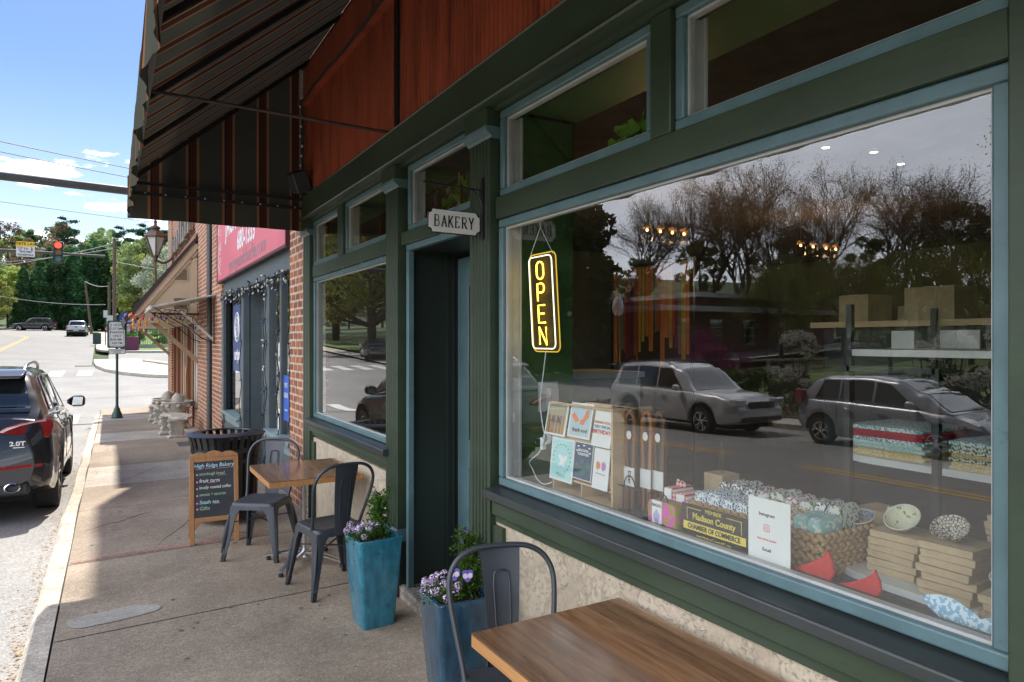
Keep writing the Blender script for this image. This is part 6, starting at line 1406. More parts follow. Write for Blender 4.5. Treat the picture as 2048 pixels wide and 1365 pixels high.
def crownpts(n, H, Wd, base, seed, lumps=26, shape=1.0, core=.55, clump=.55):
    rg = np.random.default_rng(seed); cs = []
    for k in range(lumps):
        u = rg.uniform(0,1)**.8; z = base+(H-base)*u; prof = math.sqrt(max(.02, 1-((u-.38)/.64)**2)) if shape == 1 else (1-u)**.75+.06
        a = rg.uniform(0,6.28); r_ = Wd/2*prof*math.sqrt(rg.uniform(.15,1)); cs.append((r_*math.cos(a), r_*math.sin(a), z, rg.uniform(.55,1.1)*Wd*.17))
    cs = np.array(cs); idx = rg.integers(0, lumps, n); d = rg.normal(size=(n,3)); d /= np.linalg.norm(d, axis=1, keepdims=True)
    r_ = cs[idx,3][:,None]*rg.uniform(.25,1,(n,1))**.5; P_ = cs[idx,:3]+d*r_*np.array([1,1,.8]); return P_, cs
def limbs(m, cs, H, r0, base, seed, lean=0.0):
    rg = random.Random(seed); top = (lean, 0, H*.86); m.tube([(0,0,-.4),(lean*.2,0,H*.3),(lean*.6,.0,H*.6),top], [r0,r0*.75,r0*.45,r0*.12], 8)
    for c in cs[::1]:
        z0 = max(base*.7, c[2]-rg.uniform(.15,.3)*H); z0 = min(z0, H*.8); f = 1-z0/H
        x0 = lean*z0/H
        m.tube([(x0,0,z0), (x0+(c[0]-x0)*.5, c[1]*.5, z0+(c[2]-z0)*.35+.1), (c[0],c[1],c[2])], [r0*.38*f+.01, r0*.22*f+.01, .012], 5)
def mobj(name, me, parent):
    o = bpy.data.objects.new(name, me); COL.objects.link(o); o.parent = parent; return o
def make_tree(label, name, H, Wd, mat, seed, n=5200, leaf=.20, base=None, lumps=28, r0=None, cat='tree', group=None, shape=1):
    t = thing(name, label, cat, (0,0,0), 0, group); base = H*.28 if base is None else base; r0 = r0 or H*.02
    P_, cs = crownpts(n, H, Wd, base, seed, lumps, shape); m = MB(); limbs(m, cs, H, r0, base, seed); m.build('trunk', BARK, t, world=False, smooth=60)
    mobj('crown', leafmesh('crown', P_, leaf, mat, seed), t); return t
def make_conifer(label, name, H, Wd, mat, seed, n=8500, leaf=.20, group=None, base=.3):
    t = thing(name, label, 'tree', (0,0,0), 0, group); rg = np.random.default_rng(seed)
    u = rg.uniform(0,1,n)**1.15; z = base+(H-base)*u; rad = Wd/2*((1-u)**.62*.93+.05)*(1+.16*np.sin(u*31+rg.uniform(0,6))+.0); a = rg.uniform(0,6.283,n)
    rad *= (1+.15*np.sin(a*5+u*9)); r_ = rad*rg.uniform(.35,1,n)**.4; P_ = np.stack([r_*np.cos(a), r_*np.sin(a), z+rg.normal(0,.12,n)],1)
    m = MB(); m.tube([(0,0,-.4),(0,0,H*.5),(0,0,H*.93)], [H*.022,H*.015,.02], 8); m.build('trunk', BARK, t, world=False, smooth=60)
    mobj('crown', leafmesh('crown', P_, leaf, mat, seed, .3), t); return t
def make_pine(label, name, H, seed, group=None):
    t = thing(name, label, 'tree', (0,0,0), 0, group); rg = np.random.default_rng(seed); m = MB(); m.tube([(0,0,-.4),(.1,0,H*.5),(0,.1,H*.97)], [.24,.17,.04], 7); Ps = []
    for k in range(20):
        u = .5+.5*k/20; z = H*u; a = rg.uniform(0,6.28); L_ = H*.15*(1.15-u)*2*rg.uniform(.6,1.2)+.4; e = (L_*math.cos(a), L_*math.sin(a), z+L_*.15); m.tube([(0,0,z), e], [.05,.015], 4)
        for q in (.55, 1): c = np.array(e)*q+np.array([0,0,z*(1-q)]); Ps.append(c+rg.normal(size=(120,3))*np.array([.5,.5,.22])*L_*.45)
    m.build('trunk', BARK, t, world=False); mobj('crown', leafmesh('crown', np.concatenate(Ps), .2, LM['pine'], seed), t); return t
def make_bare(label, name, H, spread, seed, buds=None, nb=6000, group=None, levels=6, budsize=.07, low=.22, trunk=None, fuzz=.16):
    t = thing(name, label, 'tree', (0,0,0), 0, group); rr = random.Random(seed); m = MB(); tips = []
    def grow(p, d, L_, r_, lv):
        n = 3; pts = [p]; q = p
        for k in range(n):
            d = (d+Vector((rr.gauss(0,.13), rr.gauss(0,.13), rr.gauss(0,.07)+.05*(lv > 1)))).normalized(); q = q+d*L_/n; pts.append(q)
            if lv >= levels-3: tips.append(tuple(q))
        m.tube(pts, [r_*(1-.35*i/n) for i in range(n+1)], 5 if lv < 2 else 3, cap=False)
        if lv >= levels: return
        nb_ = rr.choice((2,3,3)) if lv < levels-1 else 3
        for k in range(nb_):
            ax = d.orthogonal().normalized(); ax.rotate(Matrix.Rotation(rr.uniform(0,6.28), 3, d)); dd = d.copy(); dd.rotate(Matrix.Rotation(R(rr.uniform(14, 42)*spread), 3, ax))
            grow(pts[-1 if k < 2 else -2], dd, L_*rr.uniform(.66,.86), r_*.6, lv+1)
    tr = trunk or H*.014
    for s_ in range(1): grow(Vector((0,0,-.3)), Vector((0,0,1)), H*low, tr, 0)
    m.build('trunk', BARK, t, world=False)
    if buds is not None:
        rg = np.random.default_rng(seed); T = np.array(tips); P_ = T[rg.integers(0, len(T), nb)]+rg.normal(size=(nb,3))*fuzz; mobj('crown', leafmesh('crown', P_, budsize, buds, seed), t)
    return t
def make_shrub(label, name, H, Wd, mat, seed, n=2600, leaf=.05, mat2=None, group=None, n2=1500):
    t = thing(name, label, 'shrub', (0,0,0), 0, group); P_, cs = crownpts(n, H, Wd, .1, seed, 20); m = MB()
    rg = random.Random(seed)
    for c in cs: m.tube([(rg.gauss(0,.05), rg.gauss(0,.05), -.05), (c[0]*.5, c[1]*.5, c[2]*.5), tuple(c[:3])], [.018,.012,.005], 4)
    m.build('stems', BARK, t, world=False); mobj('foliage', leafmesh('foliage', P_, leaf, mat, seed), t)
    if mat2: P2, _ = crownpts(n2, H*1.05, Wd*1.05, .15, seed, 20); mobj('blossom', leafmesh('blossom', P2, leaf*.8, mat2, seed+5), t)
    return t
def put(t, x, y, s_=1.0, rz=None, label=None, sz=None, dz=0):
    t.location = (x, y, hz(x, y)-.2+dz); t.rotation_euler = (0,0,rz if rz is not None else random.uniform(0,6.28)); t.scale = (s_, s_, sz or s_)
    if label: t['label'] = label
    return t
FG = 'broadleaf trees on the wooded hill'
protos = [make_tree('spring green broadleaf tree on the hill behind the road', 'hill_tree', 15, 9, LM['spring'], 1, leaf=.26, group=FG), make_tree('darker mid green broadleaf tree on the hill', 'hill_tree', 14, 8.5, LM['mid'], 2, leaf=.26, group=FG),
 make_tree('yellow green broadleaf tree on the hill', 'hill_tree', 12, 8, LM['yell'], 3, leaf=.25, group=FG), make_tree('brownish budding broadleaf tree on the hill', 'hill_tree', 14, 8, LM['bud'], 4, n=4200, leaf=.2, group=FG)]
pineA = make_pine('tall pine with open layered branches standing above the hill trees', 'pine_tree', 19, 5, 'pines on the skyline'); pineB = make_pine('slightly shorter open branched pine on the skyline', 'pine_tree', 17, 6, 'pines on the skyline')
random.seed(21); used = [False]*4; cnt = 0
def hillput(k, x, y, s_, lab=None):
    t = protos[k] if not used[k] else copy_tree(protos[k]); used[k] = True; return put(t, x, y, s_, label=lab)
for row, (yy_, x0, x1, st, sc0) in enumerate(((134,-44,40,5.2,.78),(148,-54,48,5.8,.95),(166,-64,56,6.6,1.0),(190,-74,66,8.2,1.05))):
    x = x0
    while x < x1:
        k = random.choice((0,0,1,2,3,3)); hillput(k, x+random.uniform(-1.5,1.5), yy_+random.uniform(-4,4), sc0*random.uniform(.8,1.15)); x += st*random.uniform(.8,1.25)
for i, (x, y, s_) in enumerate(((2,150,1.05),(-3,152,.98),(5.5,146,1.1),(-14,158,1.0),(9,150,1.05),(-30,160,.95),(-8,168,1.1),(13,142,1.0),(-24,150,.9))):
    t = (pineA if i == 0 else pineB if i == 1 else copy_tree(pineA if i % 2 == 0 else pineB)); put(t, x, y, s_*.82)
con = make_conifer('tall dark cypress in the dense evergreen row behind the pickup', 'cypress_tree', 12, 4.6, LM['hedge'], 8, n=9000, leaf=.24, group='dense row of dark evergreens')
con2 = make_conifer('broad dark cypress in the dense evergreen row behind the wagon', 'cypress_tree', 11, 5.2, LM['hedge'], 9, n=9000, leaf=.24, group='dense row of dark evergreens')
for i, (x, y, s_) in enumerate(((-10.6,116,.72),(-8.8,117,.9),(-6.8,118,1.0),(-4.8,119,1.08),(-3.0,120,1.04),(-1.2,121,1.12),(.8,122,1.05),(2.4,124,1.1),(-8,122,1.0),(-5.6,123,1.12),(-2.2,124,1.14),(4.2,128,1.0))):
    t = (con if i == 0 else con2 if i == 1 else copy_tree(con if i % 2 == 0 else con2)); put(t, x, y, s_)
for (x, y, s_, k) in ((-13.5,112,.55,2),(-16,114,.62,0),(-19,110,.5,0),(-22,115,.68,2),(-26,112,.65,0),(-12.6,118,.70,2),(-30,110,.6,1),(-17.5,106,.36,3),(-14.6,107.5,.33,0),(-21,104,.40,2),(-35,108,.8,0)): hillput(k, x, y, s_)
wf = make_tree('white flowering tree over the green lawn near the tan awning', 'flowering_tree', 8, 6.6, LM['white'], 12, n=6500, leaf=.15, base=1.6, group='white flowering trees'); put(wf, 5.6, 92, 1.15)
w2_ = copy_tree(wf); put(w2_, 9.5, 100, 1.5, label='second white flowering tree behind the first above the lawn')
for (x, y, s_, k) in ((4,108,.85,0),(8,112,.9,2),(13,104,.9,0),(11,118,1.1,1),(17,98,.8,2),(22,90,.8,0),(3,116,.9,2)): hillput(k, x, y, s_)
sb = make_shrub('dark green shrub by the fence', 'shrub', 1.6, 2.4, LM['mid'], 31, n=1500, leaf=.1, group='shrubs along the far fence'); put(sb, 4, 66, 1)
for x, y in ((8, 66.5), (12, 67), (1.6, 72), (6, 72)): put(copy_tree(sb), x, y, random.uniform(.8,1.3))
# ------------- across the street, seen in reflection
br = make_bare('tall bare tree behind the brick building across the street', 'bare_tree', 20, .92, 3, LM['bud'], 6000, 'bare trees across the street', levels=7, budsize=.05, low=.2, fuzz=.3)
for i, (x, y, s_) in enumerate(((-41,47,1.05),(-46,42,1.0),(-39,52,1.0),(-44,36,.9),(-50,52,1.1),(-36,47,.9),(-48,33,.95),(-43,41,1.1),(-52,40,1.1))): put(br if i == 0 else copy_tree(br), x, y, s_)
b2_ = make_bare('round crowned tree with fine bare twigs and small buds across the street', 'budding_tree', 13, 1.1, 7, LM['olive'], 9000, 'budding trees across the street', levels=7, budsize=.05, low=.17, trunk=.2, fuzz=.4)
for i, (x, y, s_) in enumerate(((-29,21.5,.9),(-34,18,.85),(-31,27,.9),(-37,22,1.05),(-26,17.5,.62),(-40,29,1.0),(-25,12.5,.5),(-43,33,.95),(-36,31,.85),(-46,38,1.0),(-42,20,.95))): put(b2_ if i == 0 else copy_tree(b2_), x, y, s_)
gr_ = make_bare('tall fresh green leafed tree at the right across the street', 'green_tree', 18, 1.0, 11, LM['yell'], 17000, 'fresh green trees across the street', levels=7, budsize=.075, low=.2, trunk=.22, fuzz=.5)
for i, (x, y, s_) in enumerate(((-29.5,14.6,.78),(-31,6.0,.9))): put(gr_ if i == 0 else copy_tree(gr_), x, y, s_, sz=1.0, rz=1.1)
ev = make_conifer('dark evergreen tree across the street near the crossing', 'evergreen_tree', 17, 8, LM['pine'], 14, n=14000, leaf=.28, group='dark evergreens across the street', base=1.0)
for i, (x, y, s_) in enumerate(((-19,35,1.0),(-24,40,1.1),(-22,46.5,.9),(-27,48,1.1))): put(ev if i == 0 else copy_tree(ev), x, y, s_)
lt = make_tree('broad budding shade tree on the lawn corner, reflected in the small window', 'shade_tree', 17, 13, LM['olive'], 16, n=20000, leaf=.15, base=3.2, lumps=60, r0=.42, group='shade trees beyond the crossing')
for i, (x, y, s_) in enumerate(((-15,54.5,1.0),(-22,62,1.05),(-17,72,1.0),(-28,56,1.1),(-18,84,1.1),(-30,74,1.2),(-24,96,1.2))): put(lt if i == 0 else copy_tree(lt), x, y, s_)
fs = make_shrub('white flowering shrub on the mulch bank between the two cars', 'flowering_shrub', 2.0, 1.5, LM['ground'], 41, 900, .045, LM['wbloss'], 'white flowering shrubs on the bank', 2600)
for i, (x, y, s_) in enumerate(((-15.0,13.8,1.1),(-14.9,9.3,1.0),(-15.2,8.0,1.1),(-15.6,6.6,1.0),(-15.4,10.2,.9))): put(fs if i == 0 else copy_tree(fs), x, y, s_, dz=.35)
hs_ = make_shrub('low dark green hedge shrub on the bank', 'hedge_shrub', 1.2, 1.7, LM['ground'], 43, 2600, .05, None, 'low hedge shrubs on the bank')
for i in range(16): put(hs_ if i == 0 else copy_tree(hs_), -16.2+random.uniform(-.4,.3), 11.4-1.15*i if i < 11 else 15+1.4*(i-11), random.uniform(.8,1.1), dz=.3)
rb = make_bare('small pink redbud beside the brick building across the street', 'redbud_tree', 5, 1.3, 19, LM['redbud'], 2600, 'pink redbuds', levels=5, budsize=.06, low=.2); put(rb, -25.5, 27.5, 1); put(copy_tree(rb), -22, 24, .9)
hd2 = make_shrub('bright green hedge beyond the crossing', 'hedge_shrub', 2.2, 4.5, LM['mid'], 45, 4200, .1, None, 'hedges beyond the crossing')
for i in range(7): put(hd2 if i == 0 else copy_tree(hd2), -24-3.2*(i % 4), 51+6*(i//4)+i*.8, 1.1)
# brick building across the street
ob = thing('low_brick_building', 'low brick building with white flat roof edge across the street, seen in the window', 'building', (-33, 38, 1))
gz = hz(-30, 34)
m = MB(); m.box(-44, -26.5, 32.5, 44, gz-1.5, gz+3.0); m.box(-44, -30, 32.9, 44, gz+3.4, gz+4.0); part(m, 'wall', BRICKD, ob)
m = MB(); m.box(-44.5, -25.6, 31.7, 44.5, gz+3.01, gz+3.35); m.box(-44.5, -29.5, 32.4, 44.5, gz+4.0, gz+4.3); part(m, 'roof_edge', pm('white_fascia', (.6,.6,.58), .6), ob)
for x in (-28.3, -31.3, -34.5, -38):
    m = MB(); m.box(x-.55, x+.55, 32.44, 32.499, gz+.9, gz+2.5); wn_ = part(m, 'window', CG, ob); m = MB(); fr2 = [(x-.6, x+.6, z, z+.06) for z in (gz+.84, gz+1.4, gz+1.95, gz+2.5)]
    for a, b_, c, d_ in fr2: m.box(a, b_, 32.40, 32.439, c, d_)
    part(m, 'window_bars', WHITEP, wn_)
for y in (35, 38.5, 42): m = MB(); m.box(-26.499, -26.44, y-.55, y+.55, gz+.9, gz+2.5); part(m, 'window', CG, ob)
# low timber rail in front of the building
rl = thing('timber_rail', 'low pale timber rail on the lawn across the street', 'rail', (-26, 27, 1)); gz2 = hz(-26, 27)+.16
m = MB()
for k in range(6): m.box(-22-k*2.6, -21.85-k*2.6, 26.9, 27.05, gz2-.2, gz2+.55)
m.box(-35.2, -21.7, 26.86, 27.08, gz2+.42, gz2+.56); part(m, 'rail', FARW, rl)
def lamp(label, x, y):
    t = thing('street_lamp', label, 'street lamp', (x, y, hz(x, y)), 0, 'globe street lamps across the street'); m = MB(); m.lathe([(.16,0),(.14,.3),(.06,.5),(.05,3.2),(.1,3.3)], (0,0,0), 10); part(m, 'post', BLACK, t, world=False, smooth=50)
    m = MB(); m.lathe([(.08,3.3),(.19,3.45),(.22,3.65),(.16,3.9),(.05,4.0),(.03,4.15)], (0,0,0), 12); part(m, 'globe', pm('globe_glass', (.6,.6,.57), .2) if 'globe_glass' not in MC else MC['globe_glass'], t, world=False, smooth=60); return t
lamp('globe street lamp across the road by the silver SUV', -12.4, 19.5)
random.seed(5)
for i in range(22): hillput(random.choice((0,1,2,3,3)), -84-random.uniform(0,30), -12+6.5*i, random.uniform(.8,1.15))
for (x, y, s_) in ((-47,27,.9),(-52,33,1.0),(-44,22,.85),(-50,19,.95),(-56,40,1.05),(-41,34,.75),(-55,25,1.0),(-45,14,.9)): put(copy_tree(br), x, y, s_)
# distant ridge across the valley, haze blue mixed into its green
m = MB(); pts = []
rg_ = random.Random(6)
for i in range(61):
    x = -900; y = -700+i*22; pts.append((x-40*math.sin(i*.3), y, 26+9*math.sin(i*.23)+5*math.sin(i*.71)))
vs = []
for p in pts: vs += [(p[0]+260, p[1], 0), (p[0]+90, p[1], p[2]*.6), p]
m.add(vs, [(3*i+j, 3*i+j+1, 3*i+j+4, 3*i+j+3) for i in range(60) for j in range(2)]); struct(m.build('hills', pm('ridge_haze_green', (.05,.075,.07), .95, var=.3, vscale=.02), smooth=180))
m = MB(); n_ = 9000; rg2 = np.random.default_rng(3)
C = np.stack([rg2.uniform(-16.4,-13.3,n_), rg2.uniform(-6,22,n_), np.zeros(n_)],1); C[:,2] = [hz(a, b_)+.2*(-13.2-a)/3.3+.07 for a, b_ in C[:,:2]]
o = bpy.data.objects.new('ground_cover', leafmesh('ground_cover', C, .05, LM['ground'], 3)); COL.objects.link(o); tag(o, 'low leafy ground cover on the mulch bank across the street', 'ground cover', kind='stuff')
# ================================================================== window display
GRYC = pm('grey_cloth', (.10,.10,.11), .95, var=.3, vscale=60)
lg = thing('display_ledge', 'dark cloth covered display ledge inside the large window', 'ledge', (2.0, 1.9, 1.0))
m = MB(); m.box(1.862, 2.62, .72, 3.085, .97, 1.012); m.box(1.79,1.861,.79,3.03,.97,1.028); part(m, 'ledge_top', GRYC, lg)
m = MB(); m.box(2.58, 2.615, .72, 3.08, .05, .969); part(m, 'front_board', WOODP, lg)
# neon OPEN
NY = emi('neon_amber', (1.0,.60,.06), 3.2); NW = emi('neon_white', (1,.88,.66), 1.15); NG = emi('neon_gold_edge', (.9,.55,.05), .55)
ne = thing('open_sign', 'tall glowing amber neon OPEN sign hanging in the window', 'neon sign', (1.87, 2.88, 1.70))
def tl_(p): y, z = p; return (1.87, y + (z-1.94)*.09, z)
def rr2(y0, y1, z0, z1, r_):
    pts = []
    for cy, cz, a0 in ((y1-r_, z1-r_, 0), (y0+r_, z1-r_, 90), (y0+r_, z0+r_, 180), (y1-r_, z0+r_, 270)):
        for k in range(6): a = R(a0+18*k); pts.append((cy+r_*math.cos(a), cz+r_*math.sin(a)))
    return pts
m = MB(); B_ = rr2(2.765,3.005,1.70,2.19,.03); m.prism([(tl_(p)[1], p[1]) for p in B_], 1.878, 1.882, 'x'); part(m, 'back_plate', pm('smoked_acrylic', (.05,.04,.015), .6, var=0, spec=.1), ne)
m = MB(); m.tube([(1.876,)+tl_(p)[1:] for p in rr2(2.758,3.0,1.697,2.193,.032)], .003, 5, closed=True); part(m, 'lit_edge', NG, ne)
m = MB(); m.tube([(1.866,)+tl_(p)[1:] for p in rr2(2.782,2.992,1.712,2.178,.028)], .0031, 6, closed=True); part(m, 'neon_border', NW, ne)
def lt(strokes, yc, z0, w_, h_, mb):
    for st in strokes: mb.tube([(1.862,)+tl_((yc+w_/2-u*w_, z0+v*h_))[1:] for u, v in st], .0042, 7)
oo = [(.5+.5*math.cos(R(a)), .5+.5*math.sin(R(a))) for a in range(0, 361, 20)]
NL = {'O': [[(.5,1)]+arc(.5,.72,.5,.28,90,0,5)+arc(.5,.28,.5,.28,0,-180,8)+arc(.5,.72,.5,.28,180,90,5)], 'P': [[(0,0),(0,1),(.55,1)]+arc(.6,.74,.38,.26,90,-90,8)+[(0,.48)]], 'E': [[(.95,1),(0,1),(0,0),(.95,0)],[(0,.52),(.8,.52)]], 'N': [[(0,0),(0,1),(1,0),(1,1)]]}
m = MB()
for ch, z0 in zip('OPEN', (2.062, 1.952, 1.842, 1.732)): lt(NL[ch], 2.885, z0, .062, .088, m)
part(m, 'neon_letters', NY, ne)
WC = pm('white_cord', (.7,.7,.68), .5, var=0)
m = MB(); m.tube([(1.875,2.995+.022,2.18),(1.868,2.905,2.325),(1.875,2.80,2.18)], .0022, 4); m.tube([(1.868,2.905,2.325),(1.866,2.905,2.36)], .004, 5); part(m, 'hanging_cord', WC, ne)
m = MB(); m.tube(spline([(1.876,2.865,1.70),(1.885,2.90,1.60),(1.89,2.93,1.50),(1.89,2.94,1.42),(1.88,2.90,1.32),(1.87,2.87,1.27),(1.86,2.90,1.19),(1.87,3.01,1.125),(1.90,3.03,1.08),(1.89,2.97,1.04),(1.86,2.86,1.035),(1.88,2.82,1.05)],6), .0032, 5)
m.obox((1.872,2.885,1.235),(.02,.024,.06)); 
for k in range(4): m.tube([(1.875+.006*k, 2.865+.022*math.cos(a*.8), 1.262+.028*math.sin(a*.8)) for a in range(9)], .003, 5, closed=True)
part(m, 'power_cord', WC, ne)
ot = thing('wall_outlet', 'white plug box on the green inner wall below the neon sign', 'outlet', (2.04, 3.07, 1.4)); m = MB(); m.box(1.97,2.09,3.07,3.089,1.37,1.53); part(m, 'plate', WHITEP, ot, bevel=.004); m = MB(); m.box(2.01,2.07,3.03,3.069,1.38,1.50); part(m, 'plug_adapter', WHITEP, ot, bevel=.006)
# card rack
CW = pm('card_white', (.72,.72,.7), .6, var=.03)
cr = thing('card_rack', 'plywood greeting card rack on the window ledge', 'card rack', (1.98, 2.59, 1.012))
m = MB(); m.box(1.875,2.10,2.335,2.347,1.013,1.455); m.box(1.90,2.10,2.828,2.84,1.013,1.30); m.box(1.875,2.10,2.348,2.827,1.013,1.022); m.box(1.88,2.10,2.348,2.827,1.085,1.094); m.box(2.09,2.10,2.348,2.827,1.095,1.44)
m.box(1.885,1.892,2.348,2.84,1.10,1.16); m.box(1.895,1.902,2.348,2.84,1.27,1.33); m.box(1.89,2.09,2.58,2.588,1.023,1.084); m.box(1.885,1.893,2.348,2.84,1.44,1.452); part(m, 'case', WOODP, cr)
def card(label, y0, y1, z0, z1, base, draw, lean_=.03):
    t = thing('greeting_card', label, 'greeting card', (1.868, (y0+y1)/2, z0), 0, 'greeting cards on the rack')
    m = MB(); m.add([(1.866,y0,z0),(1.866,y1,z0),(1.866+lean_,y1,z1),(1.866+lean_,y0,z1),(1.870,y0,z0),(1.870,y1,z0),(1.870+lean_,y1,z1),(1.870+lean_,y0,z1)], [(0,1,2,3),(4,7,6,5),(0,4,5,1),(1,5,6,2),(2,6,7,3),(3,7,4,0)]); part(m, 'card_sheet', base, t)
    def pt_(u, v, d=.0008): return (1.866+lean_*v-d, y1-(y1-y0)*u, z0+(z1-z0)*v)
    draw(t, pt_); return t
def blob(t, pt_, name, mat, pts, d=.0012): m = MB(); m.add([pt_(u, v, d) for u, v in pts], [tuple(range(len(pts)))]); part(m, name, mat, t)
def circ(cx, cy, rx, ry, n=14, w_=0): return [(cx+rx*math.cos(2*math.pi*k/n)*(1+w_*math.sin(k*2.3)), cy+ry*math.sin(2*math.pi*k/n)*(1+w_*math.cos(k*1.7))) for k in range(n)]
cm = lambda n, c: MC[n] if n in MC else pm(n, c, .6, var=.1)
def ctext(t, pt_, s_, u, v, size, mat): M = MAT4((0,-1,0),(.0,0,1),pt_(u, v, .0022)); text(s_, size, mat, M, 'card_text', t, ext=.0003, off=.0004)
def d1(t, p):
    blob(t, p, 'picture', cm('art_brown', (.22,.14,.11)), [(.07,.06),(.93,.06),(.93,.94),(.07,.94)], .0008); blob(t, p, 'picture', cm('art_leafy', (.30,.30,.20)), [(.07,.62),(.93,.62),(.93,.94),(.07,.94)], .0012)
    for u in (.12,.24,.46,.62,.78,.88): blob(t, p, 'tree_trunk', cm('art_gold', (.5,.32,.06)), [(u,.08),(u+.05,.08),(u+.035,.85),(u+.01,.85)], .0016)
    for c in (.36,.62): blob(t, p, 'dark_figure', cm('art_dark', (.06,.03,.04)), [(c-.12,.42),(c+.14,.38),(c+.02,.58),(c-.04,.6)], .002)
def d2(t, p):
    blob(t, p, 'picture', cm('art_paleblue', (.42,.55,.60)), [(.06,.05),(.94,.05),(.94,.95),(.06,.95)], .0008); O_ = cm('art_orange', (.75,.20,.05))
    blob(t, p, 'butterfly_wing', O_, [(.48,.50),(.2,.72),(.1,.62),(.2,.5),(.34,.42)]); blob(t, p, 'butterfly_wing', O_, [(.48,.50),(.62,.55),(.72,.8),(.84,.84),(.86,.62),(.7,.46),(.68,.38),(.54,.40)]); ctext(t, p, 'thank you!', .55, .22, .028, cm('ink', (.02,.02,.03)))
def d3(t, p):
    for s_, v, z, c in (('WISHING YOU A', .66, .0165, 'art_orange'), ('VERY SPECIAL', .54, .0185, 'art_teal'), ('BIRTHDAY.', .40, .027, 'art_red')): ctext(t, p, s_, .5, v, z, cm(c, dict(art_orange=(.75,.2,.05), art_teal=(.05,.30,.40), art_red=(.6,.06,.08))[c]))
def d4(t, p):
    blob(t, p, 'picture', cm('art_aqua', (.40,.68,.68)), [(.06,.05),(.94,.05),(.94,.95),(.06,.95)], .0008); blob(t, p, 'dove', cm('art_white', (.8,.8,.78)), [(.34,.36),(.45,.46),(.33,.58),(.40,.62),(.56,.56),(.74,.64),(.70,.50),(.60,.44),(.66,.30),(.52,.38),(.42,.34)])
    for k in range(15): a = R(-60+18*k); u, v = .5+.37*math.cos(a), .52+.33*math.sin(a); blob(t, p, 'wreath_leaf', cm('art_green', (.06,.35,.15)), circ(u, v, .035, .018, 6), .0014)
    ctext(t, p, 'PEACE', .5, .14, .026, cm('art_sage', (.25,.45,.32)))
def d5(t, p):
    blob(t, p, 'picture', cm('art_navy', (.02,.06,.12)), [(.02,.02),(.98,.02),(.98,.98),(.02,.98)], .0008)
    for u, v in ((.2,.88),(.5,.92),(.8,.87),(.15,.76),(.85,.74)): blob(t, p, 'cloud', cm('art_white', (.8,.8,.78)), circ(u, v, .06, .02, 8), .0014)
    for u, v, r_ in ((.2,.35,.14),(.5,.25,.18),(.8,.4,.13),(.45,.5,.1)): blob(t, p, 'bush', cm('art_darkgreen', (.04,.12,.10)), circ(u, v, r_, r_*.7, 10, .15), .0012)
    ctext(t, p, 'BEAUTIFUL', .5, .78, .016, cm('art_white', (.8,.8,.78))); ctext(t, p, 'TOGETHER', .5, .68, .017, cm('art_white', (.8,.8,.78)))
def d6(t, p):
    blob(t, p, 'orange_shape', cm('art_orange', (.75,.2,.05)), circ(.32,.58,.14,.10,10,.12)); blob(t, p, 'purple_shape', cm('art_purple', (.40,.18,.48)), circ(.66,.58,.14,.11,10,.12)); blob(t, p, 'caption_line', cm('ink', (.02,.02,.03)), [(.2,.38),(.8,.36),(.8,.375),(.2,.395)])
card('greeting card with brown and gold trees, top left of the rack', 2.69, 2.866, 1.29, 1.445, CW, d1); card('pale blue thank you card with an orange butterfly', 2.495, 2.669, 1.30, 1.46, CW, d2); card('white birthday card with coloured lettering', 2.345, 2.48, 1.28, 1.44, CW, d3)
card('aqua PEACE card with a white dove and green wreath', 2.63, 2.82, 1.075, 1.28, CW, d4, .02); card('dark navy card with clouds and small lettering', 2.484, 2.625, 1.11, 1.28, CW, d5, .02); card('white card with an orange and a purple shape', 2.364, 2.476, 1.09, 1.27, CW, d6, .02)
